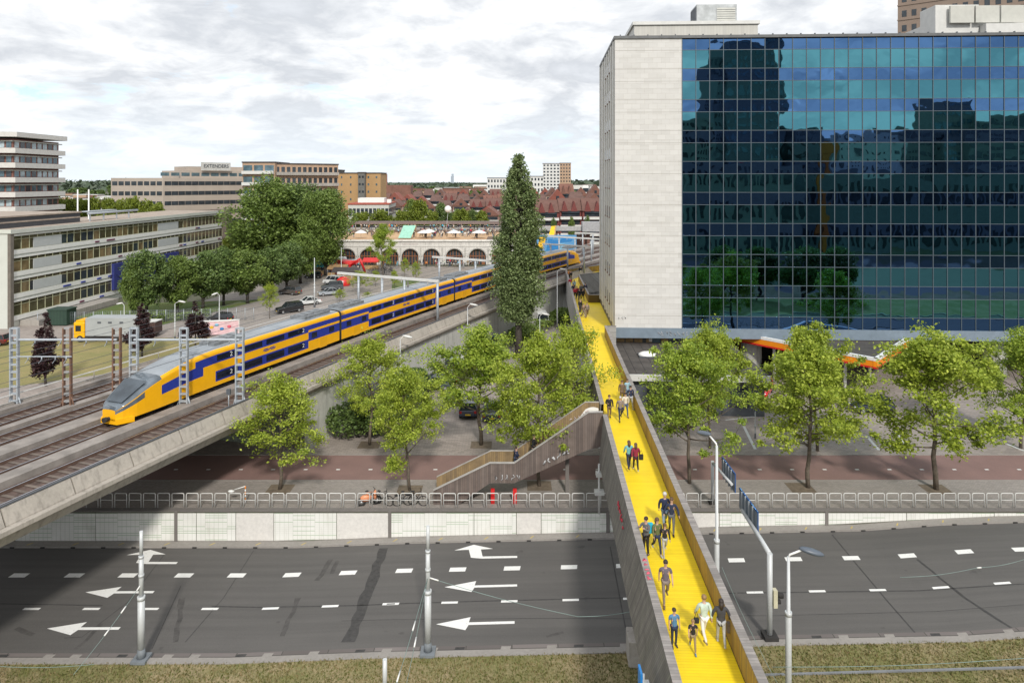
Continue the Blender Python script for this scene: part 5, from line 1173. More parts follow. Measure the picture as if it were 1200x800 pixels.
for m, x0, x1, a, b in ((0, .2, 2.4, 4.5, 8.0), (0, .1, 1.8, 0.8, 4.2), (1, 2.5, 6.2, 4.2, 7.3), (2, 5.5, 8.8, 3.2, 6.2), (0, 4.3, 7.5, .8, 3.0), (4, 8.0, 10.3, 1.0, 4.0), (3, 2.0, 3.2, 1.5, 4.0), (1, 6.0, 9.5, 6.3, 7.6)):
    k = MB(); k.add([(x0, -.03-.004*m, a), (x1-.5, -.03-.004*m, a+.3), (x1, -.03-.004*m, b-.4), (x0+.6, -.03-.004*m, b)], [(0, 1, 2, 3)]); obj('painted_patch', k, cols_[m], pw)
bk = thing('brick_lift_tower', 'brown brick pier under the grey footbridge beside the tracks', 'pier', (X(677), D+6, 0)); obj('shaft', MB().box(0, 4, 0, 3, 0, 7.4), M_BRK, bk); obj('top_slab', MB().box(-.2, 4.2, -.2, 3.2, 7.41, 7.7), M_CONC, bk)

# ------------------------------------------------------------------ red-roofed housing
M_TILE_R = [plain('roof_tile_%d' % i, c, 0.85, 0, 0.2, 0.5) for i, c in enumerate([(0.185, 0.088, 0.066), (0.15, 0.08, 0.065), (0.23, 0.075, 0.055), (0.135, 0.08, 0.068)])]
M_HW = [plain('house_brick', (0.24, 0.15, 0.12), .9), plain('house_red', (0.17, 0.045, 0.04), .8), plain('house_tan', (0.33, 0.25, 0.2), .9)]
def house_proto(kind, roofm, wallm):
    o = thing('red_roof_house', 'x', 'house', (0, -500, 0)); w, d, h, r = 8.0, 10, 12.6, 4.6
    obj('wall', MB().box(0, w, 0, d, 0, h), wallm, o)
    rf = MB()
    if kind == 0: rf.add([(-.3, -.4, h), (w+.3, -.4, h), (w+.3, d+.4, h), (-.3, d+.4, h), (w/2, -.4, h+r), (w/2, d+.4, h+r)], [(0, 1, 4), (2, 3, 5), (0, 4, 5, 3), (1, 2, 5, 4), (0, 3, 2, 1)])
    elif kind == 1: rf.add([(-.1, -.6, h), (w+.1, -.6, h), (w+.1, d+.6, h), (-.1, d+.6, h), (-.1, d/2, h+r*1.0), (w+.1, d/2, h+r)], [(0, 1, 5, 4), (2, 3, 4, 5), (0, 4, 3), (1, 2, 5), (0, 3, 2, 1)])
    else: rf.add([(-.1, -.6, h), (w+.1, -.6, h), (w+.1, d+.6, h), (-.1, d+.6, h), (1.6, d/2, h+r*.95), (w-1.6, d/2, h+r*.95)], [(0, 1, 5, 4), (2, 3, 4, 5), (0, 4, 3), (1, 2, 5), (0, 3, 2, 1)])
    rfo = obj('roof', rf, roofm, o)
    if kind == 1:
        dm = MB()
        for x in (1.8, 5.2): dm.add([(x-1.2, -.7, h-.2), (x+1.2, -.7, h-.2), (x, -.7, h+3.6), (x, 3, h+3.6), (x-1.2, 1, h), (x+1.2, 1, h)], [(0, 1, 2), (0, 2, 3, 4), (1, 5, 3, 2)])
        obj('dormer', dm, random.choice([roofm, M_HW[1]]), rfo)
    for f in range(4):
        z = .5+f*3.05
        obj('window', MB().box(.7, w-.7, -.06, .05, z+.9, z+2.4), M_WIN, o)
        obj('balcony', MB().box(.25, w-.25, -1.5, -.08, z-.2, z+.75), M_LGREY if kind != 0 else M_CREAM, o)
    obj('window', MB().box(w/2-.7, w/2+.7, -.48, -.41, h+.4, h+1.8) if kind == 0 else MB().box(.8, w-.8, -.62, -.55, h-.9, h-.1), M_WIN, o); return o
protos = [house_proto(k, M_TILE_R[i % 4], M_HW[i % 3]) for i, k in enumerate((0, 1, 0, 2, 1, 0))]
rs = random.Random(21); used_h = set(); nh = 0
def row(px0, px1, ytop, D, skew=0.0, g='red-roofed terraced houses'):
    global nh
    x = (px0-600)*D/800; xe = (px1-600)*D/800; i = 0
    while x < xe:
        k = rs.randrange(6) if rs.random() < .4 else (nh // 3) % 6; zt = H-(ytop-212)*D/800; s = zt/17.2*rs.uniform(.93, 1.06); y = D+skew*i+rs.uniform(-3, 3)
        lab = ordn(i+1)+' red-roofed house from the left in the '+g
        dup(protos[k], (x, y, 0), rs.uniform(-.12, .12), lab, 'red-roofed terraced houses', (1.0, 1, s)); x += 8.1; i += 1; nh += 1
row(536, 572, 243, 262, 0, 'near row left of the poplar'); row(602, 712, 232, 240, -.5, 'near row right of the poplar'); row(560, 604, 240, 300, 0, 'short row behind the poplar')
row(600, 712, 224, 300, 0, 'second row right of the poplar'); row(452, 570, 234, 330, 0, 'row above the station canopy'); row(438, 470, 226, 380, 0, 'row right of the ochre flats'); row(470, 600, 228, 400, 0, 'middle row left of the poplar'); row(640, 706, 217.5, 390, 0, 'highest row beside the stone tower'); row(560, 640, 221, 450, 0, 'far row around the poplar'); row(455, 560, 222, 480, 0, 'farthest row at left')
for p_ in protos:
    for c in list(p_.children):
        for g_ in list(c.children): bpy.data.objects.remove(g_)
        bpy.data.objects.remove(c)
    bpy.data.objects.remove(p_)
# pale low houses far left and along the horizon
rs = random.Random(5)
def low_house(px, D, w, h, m, i):
    o = thing('distant_house', 'far-off low house with '+['white', 'light grey', 'red brick', 'cream', 'tan'][mm.index(m)]+' walls '+('behind the left lime trees' if px < 200 else 'on the horizon left of the poplar' if px < 600 else 'on the horizon right of the poplar'), 'house', ((px-600)*D/800, D, 0), 0, 'distant pale houses')
    obj('wall', MB().box(0, w, 0, 10, 0, h), m, o); obj('roof', MB().box(-.2, w+.2, -.2, 10.2, h+.01, h+.5), random.choice([M_ROOFD, M_TILE_R[1], M_LGREY]), o)
    obj('window', MB().box(w*.1, w*.9, -.08, .02, h*.55, h*.8), M_WIN, o)
mm = [M_WHITE, M_LGREY, M_BRK, M_CREAM, M_TANL]
for i in range(46): D = rs.uniform(330, 620); low_house(rs.uniform(62, 132), D, rs.uniform(8, 22), rs.uniform(6, 11), rs.choice(mm), i)
for i in range(46): D = rs.uniform(520, 1000); low_house(rs.uniform(440, 706), D, rs.uniform(12, 30), rs.uniform(10, 19), rs.choice(mm), i)

# ------------------------------------------------------------------ the city behind the camera that the mirror glass shows
F0 = Vector((tp[0], tp[1])); fn_ = Vector((math.sin(-GA)*-1*-1, 0)); nrm2 = Vector((-math.sin(GA)*-1, -math.cos(GA)))
nrm2 = Vector((math.sin(GA), -math.cos(GA)))         # facade normal, towards the camera
def mirror(x, y):
    v = Vector((x, y)); d = (v-F0).dot(nrm2); r = v-2*d*nrm2; return r.x, r.y
def mblock(label, px0, px1, ytop, Dv, depth, m, nx, nz, win=M_WIN, fw=.5, fh=.5, cat='tower block', name='tower_block'):
    xa_, ya_ = mirror((px0-600)*Dv/800, Dv); xb2, yb2 = mirror((px1-600)*Dv/800, Dv); h = H-(ytop-212)*Dv/800
    w = math.dist((xa_, ya_), (xb2, yb2)); rot = math.atan2(yb2-ya_, xb2-xa_)
    o = thing(name, label, cat, (xa_, ya_, -2), rot); obj('wall', MB().box(0, w, -depth, 0, 0, h+2), m, o); q = MB()
    for j in range(nz):
        for i in range(nx):
            cx, cz = (i+.5)*w/nx, (h+2)*(j+.5)/nz; q.box(cx-w/nx*fw/2, cx+w/nx*fw/2, -.02, .12, cz-h/nz*fh/2, cz+h/nz*fh/2)
    tag(obj('windows', q, win, o), kind='stuff'); return o
MD = plain('dark_cladding', (0.15, 0.16, 0.175), .7); MG = plain('grey_cladding', (0.2, 0.2, 0.19), .8); MW2 = plain('pale_cladding', (0.50, 0.50, 0.48), .8)
mblock('dark residential tower opposite the mirror glass, tallest in the reflection', 852, 916, 44, 230, 22, MD, 9, 22, M_WINB, .5, .45)
mblock('lower dark wing beside the tallest reflected tower', 836, 850, 70, 232, 20, MD, 3, 20)
mblock('grey slab at the left end of the reflection', 796, 834, 144, 215, 16, MG, 6, 12)
mblock('dark block beside the reflected yellow column', 928, 962, 150, 225, 16, MD, 4, 12)
mblock('pale slab block with pairs of dark windows in the reflection', 974, 1054, 158, 228, 18, MW2, 9, 12, M_WIN, .3, .4)
mblock('dark stepped block in the reflection', 1054, 1115, 150, 240, 20, MG, 8, 12, M_WIN, .7, .4)
mblock('tall blue-grey block with roof garden in the reflection', 1106, 1140, 116, 236, 20, MG, 6, 16, M_WINB, .75, .5)
mblock('wide office with white bands in the reflection', 1138, 1290, 136, 232, 20, MG, 16, 13, M_WIN, .8, .45)
mblock('low dark block linking the reflected towers', 900, 1300, 205, 222, 10, MD, 40, 2)
mblock('low grey hall under the tallest reflected tower', 800, 940, 190, 212, 10, MG, 14, 3)
mblock('tall office far to the side of the reflection', 1300, 1400, 60, 250, 24, MG, 12, 20)
yc = mirror((966-600)*218/800, 218); o = thing('yellow_column', 'tall yellow sculpture column reflected in the mirror glass', 'sculpture', (yc[0], yc[1], -2)); obj('shaft', MB().box(-.9, .9, -.7, .7, 0, 34), plain('sculpture_yellow', (0.55, 0.14, 0.01), .5), o); obj('cap', MB().box(-1.5, 1.6, -.9, .9, 34.01, 37), plain('sculpture_yellow', (0.7, 0.3, 0.02)), o)
rc = mirror((868-600)*217/800, 217); o = thing('red_column', 'red column reflected in the mirror glass', 'sculpture', (rc[0], rc[1], -2)); obj('shaft', MB().box(-.8, .8, -.6, .6, 0, 30), M_RED, o); obj('cap', MB().box(-1, 1, -.8, .8, 30.01, 31), M_RED, o)
# ------------------------------------------------------------------ trees
def leaves_mesh(name, C, N, size, mat, rs, flat=0.45, aspect=0.62):
    """C: centres (n,3) with spreads N (n,) -> leaf quads"""
    n = len(C); nrm = rs.normal(0, 1, (n, 3)); nrm[:, 2] = abs(nrm[:, 2])+flat; nrm /= np.linalg.norm(nrm, axis=1)[:, None]
    a = np.cross(nrm, rs.normal(0, 1, (n, 3))); a /= np.linalg.norm(a, axis=1)[:, None]+1e-9; b = np.cross(nrm, a)
    s = size*rs.uniform(.6, 1.3, n)[:, None]; V = np.zeros((n, 4, 3)); V[:, 0] = C-a*s; V[:, 1] = C-b*s*aspect; V[:, 2] = C+a*s; V[:, 3] = C+b*s*aspect
    V[:, 1] += nrm*s*.18; V[:, 3] += nrm*s*.18
    me = bpy.data.meshes.new(name); me.vertices.add(4*n); me.vertices.foreach_set('co', V.reshape(-1).astype(np.float32)); me.loops.add(4*n); me.loops.foreach_set('vertex_index', np.arange(4*n, dtype=np.int32))
    me.polygons.add(n); me.polygons.foreach_set('loop_start', np.arange(n, dtype=np.int32)*4); me.materials.append(mat); me.update(calc_edges=True); return me
def street_tree(seed, h=8.6, cr=3.5, z0=1.9, nl=26000, ls=.088, mat=None, bark=None, droop=.0, lean=0.0, top=.32):
    """young plane tree: leader, spreading limbs and twigs, leaves gathered round the twig ends"""
    rs = np.random.RandomState(seed); tk = MB(); lead = []
    n = 9; x = y = 0
    for i in range(n+1):
        f = i/n; lead.append((x+lean*f*f, y, f*h*.93)); x += rs.normal(0, .06); y += rs.normal(0, .06)
    tk.tube(lead, [.115*(1-i/n)**.8+.015 for i in range(n+1)], 8)
    ends = []
    nb = 26
    for i in range(nb):
        f = (i+.5)/nb; zb_ = lerp(z0*1.15, h*.9, f); k = zb_/(h*.93)*n; j = min(n-1, int(k)); p0 = Vector(lead[j]).lerp(Vector(lead[j+1]), k-j)
        prof_ = math.sin(math.pi*min(1, (f*.86+.22)))**.65; L = cr*prof_*rs.uniform(.75, 1.2)*(1.08-.4*f)
        az = i*2.4+rs.normal(0, .35); up = lerp(.12, 1.0, f)+rs.normal(0, .12)
        d = Vector((math.cos(az), math.sin(az), up)).normalized(); P_ = [p0]; q = p0.copy()
        for s in range(5):
            d = (d+Vector((rs.normal(0, .12), rs.normal(0, .12), .06-droop))).normalized(); q = q+d*L/5; P_.append(q.copy())
            if s >= 1: 
                for _ in range(2):
                    e = Vector((rs.normal(0, 1), rs.normal(0, 1), rs.normal(.1, .6))).normalized(); tip = q+(d*.5+e).normalized()*L*rs.uniform(.16, .34); ends.append(tuple(tip)); tk.tube([q, tip], [.014, .006], 3)
        ends.append(tuple(q)); tk.tube(P_, [.05, .042, .034, .026, .018, .01], 5)
    for _ in range(int(nb*.5)): ends.append((lead[-1][0]+rs.normal(0, cr*.14), rs.normal(0, cr*.14), h*rs.uniform(.84, 1.0)))
    E = np.array(ends); m = len(E); wts = rs.uniform(.3, 1.6, m); wts /= wts.sum(); idx = rs.choice(m, nl, p=wts); sp = rs.uniform(.12, .36, m)[idx]
    C = E[idx]+rs.normal(0, 1, (nl, 3))*sp[:, None]*np.array([1, 1, .62]); C = C[C[:, 2] > z0*rs.uniform(.8, 1.3, len(C))]
    return tk.mesh('trunk', bark or M_TRUNK), leaves_mesh('crown', C, None, ls, mat or L_PLANE, rs)
def lobed_tree(seed, h, cr, z0, nl, ls, mat, bark=None, lobes=40, shape='round', tr=.35):
    """mature tree: leaf shells round many unequal lobes with gaps between them"""
    rs = np.random.RandomState(seed); tk = MB(); H_ = h; tk.tube([(0, 0, -.2), (rs.normal(0, .1), 0, z0), (rs.normal(0, .2), 0, lerp(z0, h, .45)), (0, 0, h*.86)], [tr*1.3, tr, tr*.6, tr*.12], 9)
    Ls = []
    for i in range(lobes):
        f = rs.uniform(0, 1)
        f = f if shape != 'spindle' else f**1.15
        if shape == 'round': rad = cr*math.sqrt(max(.02, 1-(2*f-1)**2))*1.0
        elif shape == 'column': rad = cr*(min(1, f*3.2+.42))*(1-.38*f)*(1-f**3.2)**.7*rs.uniform(.82, 1.12)+.12
        elif shape == 'cone': rad = cr*(1-f)**.85*(min(1, .5+f*4))+.1
        else: rad = cr*float(np.interp(f, [0, .06, .2, .38, .58, .76, .9, 1], [.32, .62, .92, 1.0, .86, .62, .36, .10]))*rs.uniform(.72, 1.22)
        az = rs.uniform(0, 6.283); q = rad*math.sqrt(rs.uniform(.25, 1))*.84; c = (q*math.cos(az), q*math.sin(az), lerp(z0+.1*(h-z0), h*.97, f)); lr = (cr*rs.uniform(.16, .36) if shape not in ('column', 'cone', 'spindle') else cr*rs.uniform(.13, .36)*(1.15-f*.75))
        Ls.append(c+(lr,)); k = Vector((0, 0, max(z0*.8, c[2]-lr*1.2-q*.6))); tk.tube([k, k.lerp(Vector(c[:3]), .55)+Vector((0, 0, -.1)), Vector(c[:3])], [tr*.28, tr*.16, .02], 4)
    A = np.array(Ls); w = A[:, 3]**2; w /= w.sum(); idx = rs.choice(len(A), nl, p=w); d = rs.normal(0, 1, (nl, 3)); d /= np.linalg.norm(d, axis=1)[:, None]
    r = A[idx, 3]*np.clip(rs.normal(.88, .2, nl), .1, 1.32); C = A[idx, :3]+d*r[:, None]*np.array([1, 1, .8 if shape not in ('column', 'cone', 'spindle') else 1.25]); C = C[C[:, 2] > z0*.6]
    return tk.mesh('trunk', bark or M_TRUNKD), leaves_mesh('crown', C, None, ls, mat, rs)
def plant(name, label, cat, meshes, loc, rz=0, sc=1.0, group=None):
    o = thing(name, label, cat, loc, rz, group); o.scale = sc if isinstance(sc, tuple) else (sc,)*3; link('trunk', meshes[0], o); link('crown', meshes[1], o); return o
PT = [street_tree(s, mat=L_PLANE if s % 2 else L_PLANE2) for s in (1, 2, 3, 4, 5)]
PTs = [street_tree(s, nl=13000, mat=L_PLANE, ls=.092) for s in (11, 12)]
G = 'young plane trees along the cycle path'
def pt(label, px, py, top, wpx, v, rz, shear=None, m=None):
    p = atz(px, py); D = p[1]; h = (py-top)*D/800; w = wpx*D/800; ms = (m or PT)[v]; plant('plane_tree', label, 'tree', ms, (p[0], p[1], 0), rz, (w/6.6, w/6.6, h/8.7), G)
pt('sparse yellow-green young tree beside the viaduct, leftmost of the pavement row', 328, 573, 436, 112, 0, .3, m=PTs)
pt('yellow-green young tree in the pavement beside the viaduct bushes', 433, 521, 388, 92, 1, 2.0, m=PTs)
pt('small round young tree left of the timber staircase foot', 480, 574, 428, 92, 0, 4.0)
pt('leafy young tree on the plaza in front of the parked cars', 564, 521, 380, 118, 1, 1.0)
pt('wide young tree rising behind the timber staircase', 632, 569, 388, 112, 2, 3.0)
pt('young tree leaning its twigs over the left parapet of the yellow bridge', 673, 530, 368, 76, 1, 5.2, m=PTs)
pt('full leafy tree just right of the yellow bridge', 808, 566, 398, 112, 3, .6)
pt('tree behind the right bridge side tree, below the tower band', 832, 525, 375, 80, 4, 2.2)
pt('broad leafy tree right of the red car', 947, 571, 398, 136, 2, 1.4)
pt('tree in front of the filling station canopy corner', 958, 528, 376, 92, 0, 4.4)
pt('broad leafy tree at right below the glass facade', 1097, 573, 384, 156, 4, 3.6)
pt('leafy tree cut by the right edge of the photo', 1196, 525, 384, 104, 1, 2.9)
for px, py in ((328, 573), (433, 521), (480, 574), (564, 521), (632, 569), (938, 571), (1097, 573)):
    x, y, _ = atz(px, py); pit = flat('tree_pit', [(x-.9, y-.8), (x+.9, y-.8), (x+.9, y+.8), (x-.9, y+.8)], plain('earth', (0.16, 0.125, 0.09), .95, 0, .3, 3), 0.006, pl)
p = atz(608, 419); pm = lobed_tree(31, 26.6, 3.75, 3.4, 52000, .155, L_POPL, lobes=300, shape='spindle', tr=.42)
pt_ = plant('poplar_tree', 'tall slender dark poplar standing alone in front of the railway', 'tree', pm, p, .4, (.98, .98, 1))
hp = lobed_tree(32, 24.6, .9, 15, 3500, .15, L_POPL, lobes=40, shape='spindle', tr=.08); q_ = link('side_leader', hp[1], pt_, (-1.0, .3, 0))
BIG = [lobed_tree(s, 17.5, 7.0, 2.6, 24000, .26, L_MID if s != 42 else L_DARK, lobes=90, tr=.45) for s in (41, 42, 43)]
MEDT = [lobed_tree(s, 8.4, 3.9, 1.9, 10000, .19, L_DARK if s % 2 else L_MID, lobes=48, tr=.22) for s in (51, 52, 53)]
def tr2(name, label, px, base, top, wpx, ms, w0, h0, rz=0, D=None, group=None, cat='tree'):
    if D is None: D = 800*H/(base-212.)
    x = (px-600)*D/800; h = H-(top-212)*D/800; w = wpx*D/800; plant(name, label, cat, ms, (x, D, 0), rz, (w/w0, w/w0, h/h0), group)
gb = 'large dark trees left of the arched station'
tr2('broadleaf_tree', 'huge dark round tree, the left one of the large clump by the arches', 312, 0, 211, 104, BIG[0], 15, 17.6, 0, 165, gb)
tr2('broadleaf_tree', 'large dark tree in the middle of the large clump', 352, 0, 219, 84, BIG[1], 15, 17.6, 1, 170, gb)
tr2('broadleaf_tree', 'large tree with hanging branches at the right of the large clump', 382, 0, 226, 70, BIG[2], 15, 17.6, 2.4, 163, gb)
tr2('broadleaf_tree', 'dark tree filling the foot of the large clump', 352, 0, 276, 60, MEDT[1], 8.6, 8.6, 2.4, 150, gb)
gm = 'row of dark trees between the office slab and the parking street'
for i, (px, top, w, D) in enumerate([(172, 296, 62, 112), (208, 302, 58, 116), (238, 296, 62, 120), (262, 292, 52, 124), (290, 296, 62, 126), (318, 292, 50, 132), (336, 286, 56, 140), (155, 312, 30, 110)]):
    tr2('street_tree', ['dark dense tree in front of the navy blue screen, leftmost of the row', 'dark tree second from the left in the row before the office slab', 'dark tree third in the row, behind the tall lamp post', 'dark tree in the centre of the row beyond the railway', 'dark tree above the fenced verge in the row', 'dark tree beside the parking street near the green van', 'dark tree at the right end of the row by the market', 'small dark tree left of the row, before the office windows'][i], px, 0, top, w, MEDT[i % 3], 8.6, 8.6, i*1.3, D, gm)
tr2('street_tree', 'bright green tree standing in front of the white arches', 449, 310, 262, 34, PT[1], 7.2, 8.7, 0, 160)
tr2('street_tree', 'small green tree at the near edge of the market square', 420, 0, 317, 30, PTs[0], 7.2, 8.7, 1, 138)
tr2('street_tree', 'small slim tree beside the grey van on the parking street', 398, 0, 338, 16, PTs[1], 7.2, 8.7, 1, 127)
tr2('street_tree', 'thin young tree beside the parking street kerb', 316, 0, 330, 24, PTs[1], 7.2, 8.7, 3, 112)
for i, (px, top, D) in enumerate([(462, 316, 143), (487, 305, 150), (474, 302, 160), (440, 316, 146), (431, 342, 130)]): tr2('sapling', ordn(i+1)+' small green sapling on the little lawn beside the railway', px, 0, top, 13, PTs[i % 2], 7.2, 8.7, i, D, 'saplings on the little lawn')
gl = 'bright lime trees behind the long office'
LT = [lobed_tree(s, 9.5, 4.6, 2.0, 4200, .34, L_LIME, lobes=32, tr=.2) for s in (61, 62)]
for i, px in enumerate(range(66, 200, 15)): tr2('lime_tree', ordn(i+1)+' bright lime tree from the left in the line behind the long office roof', px, 0, 232+(i % 3)*1.5+max(0, (i-6))*2, 28, LT[i % 2], 10, 9.8, i*.9, 205, gl)
for i, (px, top, w, D, m) in enumerate([(425, 252, 34, 236, LT), (446, 249, 30, 238, LT), (470, 250, 24, 240, LT), (492, 238, 28, 244, LT), (518, 236, 28, 246, MEDT), (541, 248, 26, 242, LT), (554, 244, 22, 245, MEDT), (536, 244, 22, 250, MEDT), (506, 250, 20, 240, LT), (481, 232, 24, 262, MEDT), (564, 250, 20, 240, LT),
        (625, 252, 18, 215, MEDT), (649, 254, 10, 212, MEDT), (670, 253, 11, 212, MEDT), (688, 251, 10, 212, MEDT), (272, 262, 26, 190, LT), (266, 282, 22, 170, LT), (274, 276, 20, 172, MEDT)]):
    tr2('garden_tree', ordn(i+1)+' green tree of those growing between the station canopy and the red roofs', px, 0, top, w, m[i % 2], 9.2, 9.2, i, D, 'trees around the red-roofed houses')
# crowns scattered through the far town and the tree line on the horizon
FT = [lobed_tree(s, 10, 6, 1.5, 1300, .8, L_DARK if s % 2 else L_MID, lobes=16, tr=.3) for s in (71, 72, 73)]
rs = random.Random(8)
for i in range(150):
    D = rs.uniform(260, 1300); px = rs.uniform(60, 205) if i % 3 == 0 else rs.uniform(388, 712)
    if D < 420 and 380 < px: D += 250
    o = plant('town_tree', ('dark', 'mid green', 'deep green')[i % 3]+' round tree '+('behind the balcony tower and the long office' if px < 210 else 'among the red roofs left of the poplar' if px < 600 else 'among the red roofs right of the poplar')+(' near the horizon' if D > 700 else ' closer in'), 'tree', FT[i % 3], ((px-600)*D/800, D, 0), rs.uniform(0, 6), rs.uniform(.8, 1.5), 'trees scattered through the far town')
fm = MB(); rsn = np.random.RandomState(3)
nC = 26000; Dd = rsn.uniform(1300, 3600, nC); xx = (rsn.uniform(-640, 640, nC))*Dd/800; hh = 15+6*np.sin(xx/190.)+5*np.sin(xx/67.); zz_ = rsn.uniform(0, 1, nC)*hh
me = leaves_mesh('far_woods', np.stack([xx, Dd, zz_], 1), None, 7.5, leafmat('far_leaf', [(0.055, 0.085, 0.05), (0.08, 0.115, 0.07), (0.10, 0.13, 0.09)], .1), rsn)
tag(link('far_woods', me), 'low dark band of far woods along the horizon', 'woods', kind='stuff')
# hedges and embankment bushes
def bush(label, pts, r, h, n, ls, mat, seed, name='hedge', cat='hedge', z=0):
    rsn = np.random.RandomState(seed); pts = [Vector((a, b, 0)) for a, b in pts]; C = []
    seg_ = [(a, b, (b-a).length) for a, b in zip(pts, pts[1:])]; T = sum(s[2] for s in seg_); blobs = []
    for i in range(int(T/(r*.5))+2):
        u = rsn.uniform(0, T)
        for a, b, l in seg_:
            if u <= l: break
            u -= l
        c = a.lerp(b, min(1, u/l)); blobs.append((c.x+rsn.normal(0, r*.4), c.y+rsn.normal(0, r*.4), h*rsn.uniform(.3, .72), r*rsn.uniform(.5, .9)))
    A = np.array(blobs); idx = rsn.randint(0, len(A), n); d = rsn.normal(0, 1, (n, 3)); d /= np.linalg.norm(d, axis=1)[:, None]; d[:, 2] = abs(d[:, 2])*np.sign(rsn.uniform(-.3, 1, n))
    C = A[idx, :3]+d*A[idx, 3][:, None]*rsn.uniform(.75, 1.1, n)[:, None]*np.array([1, 1, h/r*.5]); C = C[C[:, 2] > .03]; C[:, 2] += z
    o = link(name, leaves_mesh(name, C, None, ls, mat, rsn)); tag(o, label, cat)
    return o
def wl(t, o=-1.6): p = via(t, o); return (p[0], p[1])
bush('dark green hedge under the viaduct wall behind the plane trees', [wl(60, -2.4), wl(66, -2.2), wl(72, -2.2)], 2.2, 3.2, 9000, .16, L_DARK, 1)
bush('rounded dark green bush at the kerb of the plaza car park', [(-10.5, 61.0), (-7.5, 61.5)], 1.7, 2.4, 5000, .14, L_DARK, 2, 'bush', 'bush')
bush('green shrub beside the hedge in front of the parked cars', [(-12.5, 66), (-10, 70)], 1.6, 2.2, 3500, .14, L_DARK, 3, 'bush', 'bush')
bush('low red and green shrubs along the foot of the viaduct wall', [wl(72, -1.5), wl(80, -1.6), wl(90, -1.6)], 1.3, 1.0, 6500, .13, L_REDS, 4, 'shrub_border', 'shrubs')
bush('green strip of bushes along the railway near the yellow bridge bend', [wl(95, -2.2), wl(104, -2.5), wl(113, -2.4)], 2.0, 2.0, 6000, .18, L_MID, 5)
bush('clipped green hedge along the fence beyond the lorry', [(-66, 108), (-56, 110), (-50, 112)], 1.2, 1.5, 4000, .2, L_MID, 6)
for i, (px, py, top, w) in enumerate([(54, 452, 362, 44), (166, 418, 352, 38), (229, 410, 350, 36)]):
    D = 800*H/(py-212.); ms = lobed_tree(81+i, 8.5, 2.1, 1.2, 4200, .17, L_WINE, lobes=34, shape='cone', tr=.12)
    tr2('copper_tree', ['dark red narrow tree on the lawn behind the leftmost masts', 'dark red narrow tree beside the end of the yellow-nosed lorry', 'dark red narrow tree left of the pink painted box'][i], px, py, top, w, ms, 4.4, 8.9, i, None, 'dark red trees on the lawn')

